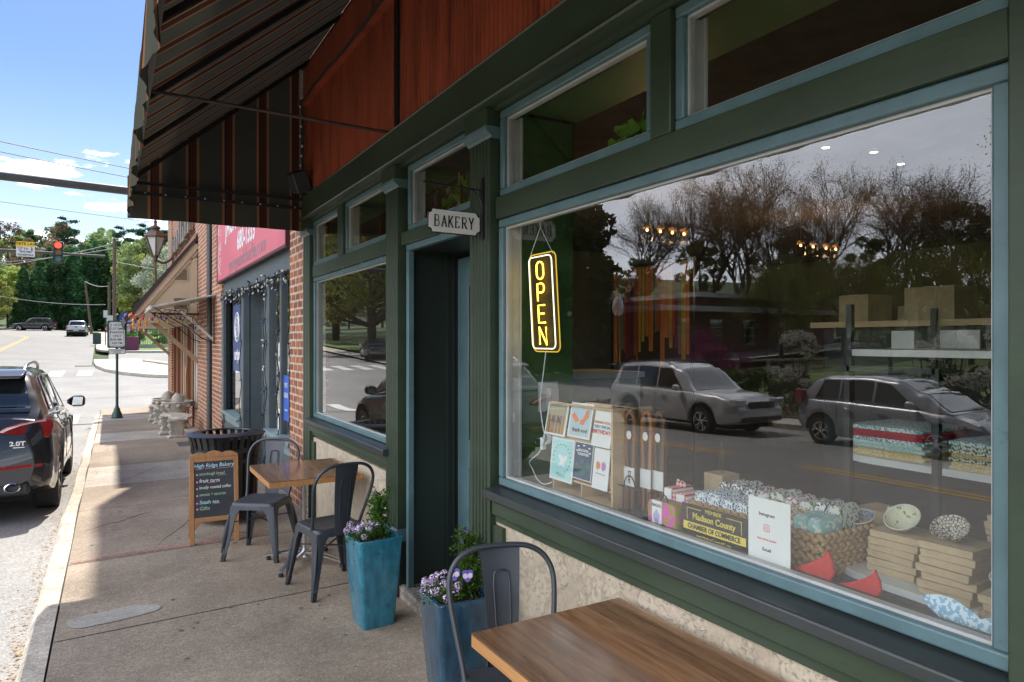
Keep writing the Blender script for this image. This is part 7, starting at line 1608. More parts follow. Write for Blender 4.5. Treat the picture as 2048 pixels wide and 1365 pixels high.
# bread slicers in clear sleeves
ws_ = thing('wire_stand', 'dark wire basket holding the wooden bread slicers', 'wire stand', (1.95, 2.25, 1.012))
m = MB()
for z in (1.02, 1.125): m.tube([(1.905,2.13,z),(1.905,2.385,z),(2.03,2.385,z),(2.03,2.13,z)], .0028, 5, closed=True)
for k in range(7): y = 2.14+.04*k; m.tube([(1.903,y,1.02),(1.903,y,1.125)], .0025, 5)
m.tube([(1.905,2.26+.035*math.cos(R(a)),1.125+.05*math.sin(R(a))) for a in range(0,181,20)], .0028, 5); part(m, 'wires', STEEL, ws_)
wa = [WOODD, wood('cherry_wood', (.25,.10,.04), (.42,.2,.08), .35, axis=2), wood('mid_walnut', (.13,.06,.03), (.24,.12,.06), .35, axis=2)]
for i, (y, x, k, h_) in enumerate(((2.42,1.955,2,1.455),(2.355,1.95,1,1.462),(2.285,1.935,2,1.455),(2.215,1.965,1,1.47),(2.155,1.98,0,1.46))):
    lab = ['pale walnut bread slicer in clear sleeve, nearest the card rack','cherry wood bread slicer, second from the card rack','walnut bread slicer with round white sticker in the middle of the stand','cherry topped bread slicer fourth in the wire stand','darkest bread slicer at the right end of the wire stand'][i]
    t = thing('bread_slicer', lab, 'bread slicer', (x, y, 1.02), 0, 'wooden bread slicers in clear sleeves'); lx2 = .02
    U = [(x, y+.022+lx2*0, 1.03)]+[(x, y+.022, 1.2), (x, y+.027, 1.36)]+[(x, y+.0+.027*math.cos(R(a)), 1.40+.045*math.sin(R(a))) for a in range(0,181,22)]+[(x, y-.027, 1.36),(x, y-.020, 1.2),(x, y-.012, 1.03)]
    m = MB()
    for a, b_ in zip(U[:-1], U[1:]): m.bar(a, b_, .019, .014, up=(1,0,0))
    part(m, 'wooden_bow', wa[k], t, smooth=60); m = MB(); m.box(x-.001,x+.001,y-.006,y+.012,1.05,1.36); part(m, 'blade', STEEL, t); m = MB(); m.box(x+.0105,x+.012,y-.031,y+.031,1.03,1.455); part(m, 'dark_insert', pm('dark_insert', (.03,.02,.016), .5) if 'dark_insert' not in MC else MC['dark_insert'], t)
    m = MB(); m.box(x-.012,x-.008,y-.033,y+.033,1.125,1.205); pl2 = part(m, 'paper_label', CW, t); 
    if i in (1,2): text('Slicer', .026, cm('ink', (.02,.02,.03)), MAT4((0,0,-1),(0,-1,0),(x-.0135,y-.004,1.165)), 'label_text', pl2)
    m = MB(); m.prism([(y+.016*math.cos(R(q)), 1.345+.019*math.sin(R(q))) for q in range(0,360,24)], x-.0125, x-.0115, 'x'); part(m, 'round_sticker', CW, t)
    m = MB(); m.add([(x-.013,y-.034,1.03),(x-.013,y+.034,1.03),(x-.013,y+.034,1.475),(x-.013,y-.034,1.475),(x+.013,y-.034,1.03),(x+.013,y+.034,1.03),(x+.013,y+.034,1.475),(x+.013,y-.034,1.475),(x,y-.02,1.50),(x,y+.02,1.50)], [(0,1,2,3),(4,7,6,5),(0,4,5,1),(1,5,6,2),(0,3,7,4),(3,2,9,8)]); part(m, 'clear_sleeve', CLEARP, t)
# cloth patterns
def pattern(name, base, ink, kind, sc, thr=.5):
    m = bpy.data.materials.new(name); m.use_nodes = True; N, L = nodes(m); b = N['Principled BSDF']; b.inputs['Roughness'].default_value = .9
    t = N.new('ShaderNodeTexCoord'); mp = N.new('ShaderNodeMapping'); mp.inputs['Scale'].default_value = (sc, sc, sc); L.new(t.outputs['Object'], mp.inputs[0])
    if kind == 'check':
        sp = N.new('ShaderNodeSeparateXYZ'); L.new(mp.outputs[0], sp.inputs[0])
        q = [math_n(N, L, 'GREATER_THAN', math_n(N, L, 'FRACT', math_n(N, L, 'ADD', sp.outputs[i], 50.0)), .5) for i in (1, 2)]
        f = math_n(N, L, 'MULTIPLY', math_n(N, L, 'ADD', q[0], q[1]), .5)
    elif kind == 'leaf':
        v = N.new('ShaderNodeTexVoronoi'); v.inputs['Scale'].default_value = 1; L.new(mp.outputs[0], v.inputs['Vector']); f = math_n(N, L, 'LESS_THAN', v.outputs['Distance'], thr)
    elif kind == 'cell':
        v = N.new('ShaderNodeTexVoronoi'); v.feature = 'DISTANCE_TO_EDGE'; v.inputs['Scale'].default_value = 1; L.new(mp.outputs[0], v.inputs['Vector']); f = math_n(N, L, 'GREATER_THAN', v.outputs['Distance'], thr)
    elif kind == 'band':
        w_ = N.new('ShaderNodeTexWave'); w_.inputs['Scale'].default_value = 1; w_.inputs['Distortion'].default_value = 3; w_.bands_direction = 'Z'; L.new(mp.outputs[0], w_.inputs['Vector']); f = math_n(N, L, 'GREATER_THAN', w_.outputs['Fac'], thr)
    else:
        n_ = N.new('ShaderNodeTexNoise'); n_.inputs['Scale'].default_value = 1; n_.inputs['Detail'].default_value = 2; L.new(mp.outputs[0], n_.inputs['Vector']); f = math_n(N, L, 'GREATER_THAN', n_.outputs['Fac'], thr)
    mx_ = N.new('ShaderNodeMix'); mx_.data_type = 'RGBA'; L.new(f, mx_.inputs['Factor']); mx_.inputs[6].default_value = tuple(base)+(1,); mx_.inputs[7].default_value = tuple(ink)+(1,); L.new(mx_.outputs[2], b.inputs['Base Color']); return m
GING = pattern('gingham', (.72,.66,.62), (.55,.03,.05), 'check', 60); CL = [pattern('cloth_blue_leaf', (.72,.74,.74), (.05,.14,.25), 'leaf', 130, .42), pattern('cloth_mustard', (.75,.72,.66), (.58,.33,.05), 'cell', 50, .12), pattern('cloth_teal', (.30,.52,.50), (.68,.70,.62), 'noise', 60, .55),
 pattern('cloth_black_print', (.70,.69,.66), (.08,.07,.08), 'noise', 120, .50), pattern('cloth_floral', (.62,.6,.55), (.10,.22,.09), 'noise', 80, .54), pattern('cloth_berry', (.62,.58,.55), (.35,.06,.09), 'noise', 95, .56)]
def folded(label, name, x0, x1, y0, y1, z0, z1, mat, cat='folded cloth', group=None, rz=0):
    t = thing(name, label, cat, ((x0+x1)/2, (y0+y1)/2, z0), rz, group); hx, hy, h_ = (x1-x0)/2, (y1-y0)/2, z1-z0
    m = MB(); n = 10; ring = []
    r_ = min(hy*.9, h_*.45); r_ = min(r_, .022); pts = []
    for cy, cz, a0 in ((hy-r_, h_-r_, 0), (-hy+r_, h_-r_, 90), (-hy+r_*.4, r_*.4, 180), (hy-r_*.4, r_*.4, 270)):
        rr_ = r_ if a0 < 180 else r_*.4
        for k in range(4): a = R(a0+30*k); pts.append((cy+rr_*math.cos(a), cz+rr_*math.sin(a)))
    m.loft([[(x, y*q, z*(.98+.02*q)) for y, z in pts] for x, q in ((-hx,.93),(-hx+.004,.985),(-hx*.3,1),(hx*.4,.98),(hx-.004,.98),(hx,.93))]); part(m, 'folds', mat, t, world=False, smooth=60); return t
# gingham bags and patterned bag
for i, (y0, y1, z1) in enumerate(((1.90,1.965,1.165),(1.968,2.03,1.178))):
    t = folded(['red gingham folded bag nearer the basket','red gingham folded bag with tied top, nearer the slicers'][i], 'gingham_bag', 1.885, 1.99, y0, y1, 1.013, z1, GING, 'folded bag', 'red gingham folded bags')
    m = MB(); m.box(1.879,1.884,y0+.012,y1-.012,1.06,z1-.005); part(m, 'paper_band', CW, t)
    if i: m = MB(); m.tube([(1.94,1.99+.02*math.cos(a),z1+.008+.012*math.sin(a*2)) for a in [k*.7 for k in range(9)]], .006, 5, closed=True); part(m, 'tie', GING, t)
BAG = pattern('bag_floral', (.30,.27,.03), (.62,.10,.36), 'noise', 26, .50)
t = folded('olive and pink floral folded bag with a white paper band', 'floral_bag', 1.80, 1.862, 1.875, 2.03, 1.029, 1.138, BAG, 'folded bag'); m = MB(); m.box(1.796,1.7995,1.945,1.998,1.034,1.140); bd2 = part(m, 'paper_band', CW, t)
text('BAGGU', .017, cm('ink', (.02,.02,.03)), MAT4((0,-1,0),(0,0,1),(1.7955,1.972,1.122)), 'band_text', bd2, sx=.85)
m = MB(); m.add([(1.7952, 1.972+.017*math.cos(a)*(1+.3*math.sin(3*a)), 1.075+.028*math.sin(a)*(1+.2*math.cos(4*a))) for a in [k*.42 for k in range(15)]], [tuple(range(15))]); part(m, 'printed_sketch', cm('art_lilac', (.42,.38,.6)), bd2)
m = MB(); m.tube([(1.82,1.955+.018*math.cos(R(a)),1.138+.022*math.sin(R(a))) for a in range(0,181,20)], .003, 5); part(m, 'loop', BLACK, t)
# basket with folded cloths
WK = wood('wicker', (.26,.14,.05), (.50,.32,.15), .7, axis=1, scale=3)
bk2 = thing('wicker_basket', 'braided wicker basket full of patterned folded cloths', 'basket', (2.03, 1.61, 1.012))
m = MB()
def braid(P0, P1, nz, z0, z1):
    P0, P1 = Vector(P0), Vector(P1); L_ = (P1-P0).length; n_ = int(L_/.032); d = (P1-P0)/L_; rows = nz
    for r_ in range(rows):
        z = z0+(z1-z0)*(r_+.5)/rows; hh = (z1-z0)/rows
        for k in range(n_):
            for s_ in (-1, 1):
                c = P0+d*(k+.5+.25*s_)*(L_/n_); q = MB(); q.ball((0,0,0), .5, 7, 1); e = s_*.55
                M = Matrix.Translation((c.x, c.y, z+s_*hh*.18)) @ Matrix.Rotation(math.atan2(d.y, d.x), 4, 'Z') @ Matrix.Rotation(e, 4, 'Y') @ Matrix.Diagonal((.042, .018, hh*.62, 1)); q.xf(M); m.add(q.v, q.f)
braid((1.895,1.90,0),(1.895,1.335,0),4,1.014,1.150); braid((1.90,1.335,0),(2.17,1.335,0),4,1.014,1.150); braid((2.17,1.335,0),(2.17,1.90,0),2,1.014,1.16); braid((2.17,1.90,0),(1.90,1.90,0),3,1.014,1.150)
part(m, 'braided_wall', WK, bk2, smooth=80); m = MB(); m.box(1.90,2.165,1.34,1.895,1.013,1.04); part(m, 'base', WK, bk2)
ci = 0; names = ['blue leaf print','mustard cell print','teal print','black print','green floral','berry print']
rows_ = [(1.905, 2.03, 1.885, [(0,.062),(0,.062),(0,.062),(0,.062),(1,.062),(1,.06),(1,.055),(2,.05),(2,.05)], 1.185), (2.035, 2.155, 1.885, [(3,.06),(3,.06),(3,.058),(5,.055),(4,.06),(5,.055),(4,.06),(3,.05),(4,.05)], 1.205)]
for ri, (x0, x1, y, lst, zt_) in enumerate(rows_):
    for k, (c, w_) in enumerate(lst):
        folded('%s folded cloth, %s from the slicer end of the %s basket row' % (names[c], ['first','second','third','fourth','fifth','sixth','seventh','eighth','ninth'][k], ['front','back'][ri]), 'folded_cloth', x0+.002*k, x1, y-w_+.001, y-.001, 1.042, zt_+.006*math.sin(k*1.9), CL[c], 'folded cloth', 'folded cloths standing in the wicker basket'); y -= w_
# plaque
PB = pm('plaque_black', (.012,.012,.012), .25, var=0, coat=.5); PG = pm('plaque_yellow', (.70,.55,.10), .4, var=0)
pq = thing('membership_plaque', 'black and yellow chamber of commerce member plaque leaning at the glass', 'plaque', (1.80, 1.69, 1.03))
m = MB(); m.box(1.80,1.806,1.535,1.842,1.031,1.162); pf = part(m, 'plate', PB, pq)
text('MEMBER', .0185, PG, MAT4(*FW,(1.799,1.69,1.1495)), 'plaque_text', pf, sx=1.1); text('Madison County', .0315, PG, MAT4(*FW,(1.799,1.69,1.122)), 'plaque_text', pf, off=.0006, sx=.93)
m = MB(); m.box(1.7985,1.7995,1.548,1.832,1.071,1.099); part(m, 'yellow_bar', PG, pf); text('CHAMBER OF COMMERCE', .0245, PB, MAT4(*FW,(1.7975,1.69,1.085)), 'plaque_text', pf, off=.0004, sx=.83)
text('www.MadisonCounty-NC.com', .0125, PG, MAT4(*FW,(1.799,1.69,1.056)), 'plaque_text', pf)
m = MB()
for y0, y1, z0, z1 in ((1.566,1.632,1.1475,1.1495),(1.748,1.815,1.1475,1.1495),(1.566,1.568,1.105,1.1475),(1.813,1.815,1.105,1.1475)): m.box(1.7988,1.7996,y0,y1,z0,z1)
part(m, 'border_line', PG, pf)
# contact sheet (its square codes are left out)
pp = thing('contact_sheet', 'white paper sheet with printed contact lettering stuck inside the glass', 'paper sheet', (1.79, 1.45, 1.04))
m = MB(); m.box(1.786,1.788,1.368,1.527,1.030,1.250); sh = part(m, 'sheet', CW, pp)
text('Instagram', .0155, cm('ink', (.02,.02,.03)), MAT4(*FW,(1.7855,1.455,1.2)), 'sheet_text', sh); text('HIGH_RIDGE_BAKERY', .0075, cm('art_pink', (.7,.15,.2)), MAT4(*FW,(1.7855,1.455,1.121)), 'sheet_text', sh); text('Email', .0155, cm('ink', (.02,.02,.03)), MAT4(*FW,(1.7855,1.455,1.089)), 'sheet_text', sh)
m = MB(); cyy, czz = 1.455, 1.158; m.tube([(1.7853, y, z) for y, z in rr2(cyy-.0105,cyy+.0105,czz-.0105,czz+.0105,.004)], .0012, 4, closed=True); m.tube([(1.7853, cyy+.005*math.cos(R(a)), czz+.005*math.sin(R(a))) for a in range(0,360,30)], .001, 4, closed=True); part(m, 'camera_mark', cm('art_pink', (.7,.15,.2)), sh)
# kraft box stacks on an oval white shelf
KR = pm('kraft_board', (.46,.34,.20), .8, var=.12, vscale=30)
WSH = pm('white_shelf', (.62,.62,.6), .4, var=.06)
os_ = thing('white_riser', 'low white curved riser under the kraft box stacks', 'riser', (2.3, 1.1, 1.013)); m = MB(); m.prism([(2.29+.33*math.cos(R(a)), 1.05+.60*math.sin(R(a))*(1 if True else 0)) for a in range(0,360,12)], 1.0135, 1.035, 'z'); m.v = [(p[0], max(.735, p[1]), p[2]) for p in m.v]; part(m, 'slab', WSH, os_)
rr = random.Random(17)
def stack(desc, x, y, n, s_=.145, h_=.0215, z0=1.0355, wd=None):
    for k in range(n):
        zz_ = z0+k*h_; a = R(rr.uniform(-4,4)); dx, dy = rr.uniform(-.005,.005), rr.uniform(-.006,.006)
        t = thing('kraft_box', '%s kraft box, counted upward, in the stack %s' % (['lowest','second','third','fourth','fifth','sixth','seventh','eighth','ninth'][k], desc), 'kraft box', (x+s_/2+dx, y+dy, zz_), a, 'shallow kraft boxes in stacks')
        m = MB(); q = s_/2; w_ = (wd or s_)/2; m.box(-q,q,-w_,w_,.0004,h_-.0006); part(m, 'box_body', KR, t, world=False, bevel=.001)
        m = MB(); m.box(-q-.0008,q+.0008,-w_-.0008,w_+.0008,h_*.42,h_-.0004); part(m, 'lid', KR, t, world=False)
    return z0+n*h_
za_ = stack('under the blue grey bowl', 2.10, 1.41, 4, .15); zb_ = stack('under the cream bowl with green pattern', 2.04, 1.205, 6, .145); zc_ = stack('under the heart shaped bowl', 1.975, 1.02, 7, .145, wd=.14)
zd_ = stack('at the back by the frame post', 2.36, 1.02, 8, .15); ze_ = stack('at the back left', 2.36, 1.47, 5, .13); zf_ = stack('at the right window edge', 1.93, .845, 3, .13)
def bowl(label, x, y, z, r_, mat, tiltx=-18, heart=False, d_=.75):
    t = thing('ceramic_bowl', label, 'bowl', (x, y, z), 0, 'patterned ceramic bowls'); m = MB()
    prof = [(.01,0),(r_*.45,.0),(r_*.8,r_*d_*.5),(r_,r_*d_),(r_*.965,r_*d_+.002),(r_*.76,r_*d_*.55),(r_*.4,.006),(.008,.005)]
    m.lathe(prof, (0,0,0), 28)
    if heart: m.v = [(p[0], p[1]*1.05, p[2]) if abs(math.atan2(p[1],p[0])) < 2.7 else (p[0]*.55, p[1], p[2]) for p in m.v]
    M = Matrix.Translation((0,0,r_*math.sin(R(abs(tiltx)))*.5)) @ Matrix.Rotation(R(tiltx), 4, 'Y'); m.xf(M); part(m, 'bowl_body', mat, t, world=False, smooth=60)
    if not heart:
        m = MB(); m.tube([(r_*.985*math.cos(a), r_*.985*math.sin(a), r_*d_) for a in [k*math.pi/14 for k in range(28)]], r_*.045, 6, closed=True); m.xf(M); part(m, 'rim', pm('cream_glaze', (.66,.63,.55), .3) if 'cream_glaze' not in MC else MC['cream_glaze'], t, world=False, smooth=60)
bowl('blue grey speckled bowl tilted on the leftmost kraft stack', 2.175, 1.385, za_, .046, pattern('glaze_speckle', (.33,.38,.44), (.15,.18,.24), 'noise', 220, .5), -22)
bowl('cream bowl with green floral pattern on the middle kraft stack', 2.11, 1.20, zb_, .052, pattern('glaze_green', (.55,.52,.38), (.12,.24,.08), 'noise', 60, .6), -38)
bowl('heart shaped bowl with dark lattice pattern on the tall kraft stack', 2.045, 1.03, zc_, .048, pattern('glaze_lattice', (.10,.09,.08), (.55,.50,.42), 'cell', 110, .10), -35, True)
bowl('pale grey bowl at the right edge above the low kraft stack', 2.0, .86, zf_, .05, pattern('glaze_grey', (.35,.36,.36), (.2,.22,.22), 'noise', 200, .5), -15)
nt_ = thing('price_note', 'white handwritten price note leaning on the kraft boxes', 'note', (2.26, 1.33, 1.13)); m = MB(); m.obox((2.26,1.31,1.155),(.003,.085,.06),Matrix.Rotation(R(-20),3,'Y') @ Matrix.Rotation(R(22),3,'X')); part(m, 'paper', CW, nt_)
# felt cardinals, fish, ball
RF = pm('red_felt', (.50,.035,.03), .9, var=.15, vscale=40)
def bird(label, y, z, s_, flip=1):
    t = thing('red_bird_ornament', label, 'ornament', (1.83, y, 1.029), 0, 'red felt bird ornaments'); o_ = [(-1.4,.05),(-.9,-.02),(-.5,-.12),(.2,-.2),(.55,.0),(.70,.35),(.64,.75),(.50,.98),(.40,1.22),(.30,1.0),(.14,.84),(-.12,.66),(-.45,.46),(-.9,.22)]
    m = MB(); m.prism([(y-u*s_*flip, z+.012+(v+.15)*s_) for u, v in o_], 1.822, 1.835, 'x'); part(m, 'felt_body', RF, t, bevel=.004)
bird('larger red felt bird ornament beside the paper sheet', 1.30, 1.02, .074); bird('smaller red felt bird ornament further right on the ledge', 1.15, 1.02, .062)
fsh = thing('fish_ornament', 'pale blue patterned fabric fish lying at the right end of the ledge', 'ornament', (1.84, .9, 1.029)); m = MB()
m.loft([[(1.835+r_*.35*math.cos(R(a)), yy_, zc2+r_*math.sin(R(a))) for a in range(0,360,30)] for yy_, r_, zc2 in ((1.0,.003,1.078),(.985,.018,1.074),(.955,.031,1.068),(.92,.034,1.064),(.88,.025,1.056),(.862,.016,1.052),(.845,.026,1.053),(.81,.032,1.052),(.80,.016,1.05))])
part(m, 'fabric_body', pattern('fish_print', (.22,.42,.58), (.60,.70,.76), 'noise', 90, .5), fsh, smooth=60)
bl_ = MB(); bl_.ball((1.95,.845,1.055), .018, 12); tag(bl_.build('glass_ball', pm('pale_blue_ball', (.45,.62,.72), .3), smooth=90), 'small pale blue ball ornament near the right end of the ledge', 'ornament')
# display shelving behind with towels
dsf = thing('display_shelving', 'black framed display stand with white rounded shelves holding towels', 'shelving', (2.95, 1.1, .05))
m = MB()
for x, y in ((2.62,1.72),(2.62,.62),(3.25,1.72),(3.25,.62)): m.box(x-.012,x+.012,y-.012,y+.012,.05,1.9)
for x, y in ((2.32,1.53),(2.32,1.22)): m.box(x-.011,x+.011,y-.011,y+.011,1.013,1.66)
m.box(2.309,2.331,1.22,1.53,1.64,1.66); m.box(2.32,2.62,1.209,1.231,1.62,1.64); part(m, 'black_frame', STEEL, dsf)
for z, cx2 in ((1.265, 2.95), (1.69, 2.95)):
    m = MB(); pts = [(3.3,.55),(3.3,1.78),(2.75,1.78)]+[(2.75+.17*math.cos(R(a)), 1.61+.17*math.sin(R(a))) for a in range(90,181,15)]+[(2.58,.75)]+[(2.75+.17*math.cos(R(a)), .72+.17*math.sin(R(a))) for a in range(180,271,15)]
    m.prism(pts, z, z+.026, 'z'); part(m, 'white_shelf', WSH, dsf)
TW = [pattern('towel_teal', (.35,.55,.50), (.6,.65,.6), 'noise', 130, .5), pattern('towel_red', (.42,.03,.04), (.3,.02,.03), 'noise', 130, .5), pattern('towel_aqua_stripe', (.68,.70,.66), (.10,.30,.30), 'noise', 130, .5), pattern('towel_ochre', (.50,.36,.12), (.6,.5,.3), 'noise', 130, .5), pattern('towel_green_stripe', (.66,.64,.55), (.08,.16,.07), 'noise', 130, .5)]
wn = ['teal','dark red','aqua print','ochre','green print']
lev = 1.2915; desc = 'left stack on the middle shelf'
for k, c in enumerate((3,3,0,0,2,1,1,2)):
    folded('%s folded towel, %s up in the %s' % (wn[c], ['lowest','second','third','fourth','fifth','sixth','seventh','top'][k], desc), 'folded_towel', 2.62, 2.95, 1.42+.01*(k % 2), 1.74, lev, lev+.0145, TW[c], 'towel', 'folded towels stacked on the display shelf'); lev += .015
lev = 1.2915
for k, c in enumerate((3,3,4,3,4,4,2)):
    folded('%s folded towel, %s up in the right stack on the middle shelf' % (wn[c], ['lowest','second','third','fourth','fifth','sixth','top'][k]), 'folded_towel', 2.60, 2.92, 1.03, 1.33-.008*(k % 2), lev, lev+.014, TW[c], 'towel', 'folded towels stacked on the display shelf'); lev += .0145
ct = thing('shop_counter', 'shop counter with a pale wood top and two white printed cards', 'counter', (3.6, 1.4, .05))
m = MB(); m.box(3.35,4.0,.2,2.35,.05,1.82); part(m, 'counter_body', DARKIN, ct); m = MB(); m.box(3.3,4.05,.15,2.4,1.821,1.85); part(m, 'counter_top', WOODP, ct)
m = MB(); m.box(3.335,3.345,1.86,1.97,1.71,1.80); m.box(3.335,3.345,1.57,1.74,1.71,1.80); part(m, 'printed_card', CW, ct)
for i, (y, x, s_, h_, lb) in enumerate(((2.28,3.5,.17,.15,'tall kraft carton at the left end of the counter'),(1.88,3.5,.24,.17,'wide kraft carton in the middle of the counter'),(2.10,3.75,.16,.09,'low kraft carton behind on the counter'))):
    m = MB(); m.box(x,x+.22,y-s_/2,y+s_/2,1.8515,1.8515+h_); t = thing('kraft_carton', lb, 'carton', (x+.1,y,1.8515)); part(m, 'carton_body', KR, t, bevel=.002); m = MB(); m.box(x-.002,x+.222,y-.02,y+.02,1.8516+h_,1.8525+h_); part(m, 'tape', CW, t)
wc = thing('white_cabinet', 'low white cabinet beyond the green inner wall', 'cabinet', (2.8, 3.9, .05)); m = MB(); m.box(2.45,3.15,3.62,4.12,.05,1.50); part(m, 'cabinet_body', WHITEP, wc, bevel=.004); m = MB(); m.box(2.43,3.17,3.60,4.14,1.501,1.54); part(m, 'cabinet_top', WSH, wc)
# ribbons hung at the back
rbm = [pm('ribbon_%s' % n_, c, .6, var=.2) for n_, c in (('orange', (.55,.20,.04)), ('rust', (.35,.08,.03)), ('gold', (.5,.33,.06)), ('maroon', (.20,.03,.04)), ('sage', (.15,.2,.13)), ('plum', (.14,.03,.08)))]
rk = thing('ribbon_rack', 'warm coloured ribbons and scarves hanging in the room', 'ribbon rack', (5.0, 5.6, .05)); rr = random.Random(23)
m = MB(); m.box(4.98,5.02,4.95,6.25,2.56,2.59); m.box(4.99,5.01,4.95,4.97,.05,2.56); m.box(4.99,5.01,6.23,6.25,.05,2.56); part(m, 'rail', STEEL, rk); y = 6.2; k = 0
while y > 5.0:
    w_ = rr.uniform(.02,.06); m = MB(); m.box(4.985+.01*rr.random(),5.0,y-w_,y,2.56-rr.uniform(.7,1.1),2.559); part(m, 'ribbon', rbm[rr.choice((0,0,1,1,2,3,4,5))], rk); y -= w_+rr.uniform(0,.03); k += 1
# pendant jar lamps and recessed lights (lit)
GLOW = emi('warm_glow', (1,.60,.25), 3); JAR = pane('jar_glass', 1.5, (.95,.85,.65))
for row, (xs2, y) in enumerate((((3.68,3.82,3.95,4.08),4.15),((5.5,5.68,5.87,6.02),4.1))):
    for k, x in enumerate(xs2):
        t = thing('jar_pendant_lamp', 'lit glass jar pendant lamp, %s in the %s row of four' % (['leftmost','second','third','rightmost'][k], ['nearer left','farther right'][row]), 'pendant lamp', (x, y, 2.6), 0, 'glass jar pendant lamps')
        m = MB(); m.lathe([(.03,.055),(.04,.045),(.042,-.05),(.036,-.056)], (0,0,0), 12, cap=False); part(m, 'jar', JAR, t, world=False, smooth=60)
        m = MB(); m.lathe([(.034,.055),(.036,.075),(.01,.08)], (0,0,0), 12); m.tube([(0,0,.08),(0,0,.37)], .003, 4); part(m, 'cap_and_cord', GOLD, t, world=False)
        m = MB(); m.ball((0,0,.035), .011, 8, 1.2); part(m, 'bulb', GLOW, t, world=False, smooth=90)
    l = bpy.data.lights.new('pendant_light', 'POINT'); l.energy = 5; l.color = (1,.66,.32); l.shadow_soft_size = .15; lo = bpy.data.objects.new('pendant_light', l); COL.objects.link(lo); lo.location = ((xs2[0]+xs2[-1])/2, y, 2.45)
DL = emi('downlight', (1,.9,.75), 5)
for k, (x, y) in enumerate(((3.85,2.69),(4.21,2.6),(4.65,2.68))):
    t = thing('ceiling_downlight', 'lit round ceiling downlight, %s of three' % ['nearest','middle','farthest'][k], 'downlight', (x, y, 2.96), 0, 'recessed ceiling lights'); m = MB(); m.lathe([(.022,0),(.022,.013)], (0,0,-.002), 20); part(m, 'lens', DL, t, world=False); m = MB(); m.lathe([(.023,.0),(.034,.002),(.034,.014),(.023,.014)], (0,0,-.002), 20, cap=False); part(m, 'trim_ring', WHITEP, t, world=False)
# plants in the transoms
POTH = leafmat('pothos_leaves', (.10,.24,.03), (.26,.42,.07), 5, .4)
def pothos(label, x, y, z, wy, hz_, n, seed, dead=False):
    t = thing('pothos_plant', label, 'potted plant', (x, y, z)); rr = random.Random(seed); m = MB(); m.lathe([(.04,0),(.055,.09),(.05,.09),(.03,.01)], (.06,0,0), 14); part(m, 'pot', DKGREEN, t, world=False)
    m = MB(); st = MB()
    for k in range(n):
        c = Vector((rr.uniform(-.03,.06), rr.uniform(-wy,wy), rr.uniform(0,hz_))); s_ = rr.uniform(.028,.042); d = Vector((rr.gauss(0,.25)-.1, rr.gauss(0,.4), -1)).normalized(); nn = Vector((-1, rr.gauss(0,.5), rr.gauss(.2,.4))).normalized(); b_ = d.cross(nn).normalized(); nn = b_.cross(d)
        out = [c, c+b_*s_*.7-d*s_*.15, c+b_*s_*.95+d*s_*.35, c+b_*s_*.62+d*s_*1.0, c+d*s_*1.75, c-b_*s_*.62+d*s_*1.0, c-b_*s_*.95+d*s_*.35, c-b_*s_*.7-d*s_*.15]
        o2 = [p+nn*(.1*s_ if i in (2,6) else 0) for i, p in enumerate(out)]; m.add(o2, [(0,1,2,3,4),(0,4,5,6,7)]); st.tube([(.06,0,.09), tuple((Vector((.06,0,.09))+c)/2+Vector((0,0,.04))), tuple(c)], .002, 4)
    part(m, 'leaves', POTH, t, world=False); part(st, 'vines', STEM, t, world=False)
    if dead:
        m = MB(); m.add([(-.02,-.10,.12),(-.02,-.075,.09),(-.02,-.08,.03),(-.02,-.12,-.01),(-.02,-.135,.04),(-.02,-.13,.09)], [(0,1,2,3,4,5)]); m.tube(spline([(-.01,-.10,.12),(-.01,-.09,.22),(-.01,-.085,.30),(-.01,-.07,.25),(-.01,-.075,.18)],5), .002, 4); part(m, 'dry_leaf', pm('dry_orange_leaf', (.50,.2,.04), .7), t, world=False)
    return t
pothos('bright green trailing pothos behind the glass over the bakery door', 1.93, 4.03, 2.535, .18, .27, 34, 3, True); pothos('green pothos at the lower right of the transom over the big window', 1.95, 2.27, 2.535, .14, .20, 44, 5)
m = MB(); m.lathe([(.012,0),(.014,.06),(.006,.10),(.006,.13)], (2.2,2.02,1.20), 10); b3 = m.build('glass_bottle', CLEARP, smooth=60); tag(b3, 'slim clear glass bottle standing behind the gingham bags', 'bottle')
m = MB(); m.box(2.15,2.25,1.97,2.07,1.013,1.199); tag(m.build('small_plinth', KR), 'small kraft block under the slim glass bottle', 'block')
# faces hung on the green wall
m = MB(); m.ball((2.17,3.08,1.90), .014, 8); tag(m.build('round_hook', WHITEP, smooth=90), 'small round white knob on the green inner wall beside the neon sign', 'knob')
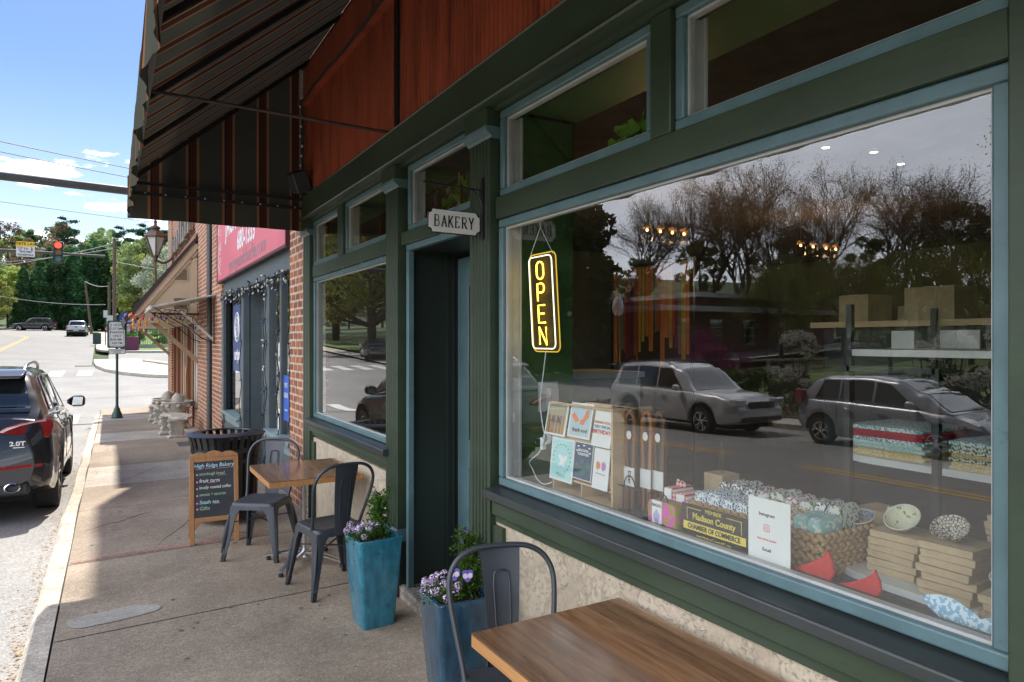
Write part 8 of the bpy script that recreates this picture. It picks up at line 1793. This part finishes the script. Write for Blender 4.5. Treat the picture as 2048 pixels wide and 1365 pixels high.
# loose bits on the sidewalk
m = MB(); rr = random.Random(31)
for k in range(60):
    x, y = rr.uniform(-.2,1.6), rr.uniform(3,14); s_ = rr.uniform(.003,.008); a = rr.uniform(0,6.3); z = zs(y)+.004
    m.add([(x+s_*math.cos(a+q), y+s_*math.sin(a+q), z+(.002 if q > 2 else 0)) for q in (0,1.4,3.0,4.6)], [(0,1,2,3)])
tag(m.build('sidewalk_litter', pm('pale_bits', (.5,.47,.42), .8, var=.3)), 'scattered pale crumbs and bits on the sidewalk', 'litter', kind='stuff')

# ================================================================== split repeated pieces that were drawn in one mesh
def split_loose(o):
    me = o.data; n = len(me.vertices); par = list(range(n))
    def find(i):
        while par[i] != i: par[i] = par[par[i]]; i = par[i]
        return i
    for p in me.polygons:
        v = p.vertices; a = find(v[0])
        for k in v[1:]: par[find(k)] = a
    groups = {}
    for p in me.polygons: groups.setdefault(find(p.vertices[0]), []).append(p)
    if len(groups) < 2: return
    co = [tuple(v.co) for v in me.vertices]; first = True; sm = me.polygons[0].use_smooth
    for gidx, polys in groups.items():
        idx = {}; vs = []; fs = []
        for p in polys:
            f = []
            for k in p.vertices:
                if k not in idx: idx[k] = len(vs); vs.append(co[k])
                f.append(idx[k])
            fs.append(f)
        nm = bpy.data.meshes.new(me.name); nm.from_pydata(vs, [], fs)
        for mt in me.materials: nm.materials.append(mt)
        nm.polygons.foreach_set('use_smooth', [sm]*len(fs))
        if sm: nm.set_sharp_from_angle(angle=R(40))
        nm.update()
        if first: o.data = nm; first = False
        else:
            c = o.copy(); c.data = nm; COL.objects.link(c); c.parent = o.parent
SPL = {'mullion','rafter','batten','pale_strip','stile','timber_post','hook','grommet','bulb','bulb_row','white_brace','printed_card','transom_rail','window_bars','frame_bar','inner_stop','blue_bar','vent_louvre','partition','petals','band','chain','backing_rail','sill','bulb_cluster','letter_boards','ornament'}
for o in list(bpy.data.objects):
    if o.type == 'MESH' and o.name.split('.')[0] in SPL and o.parent is not None: split_loose(o)
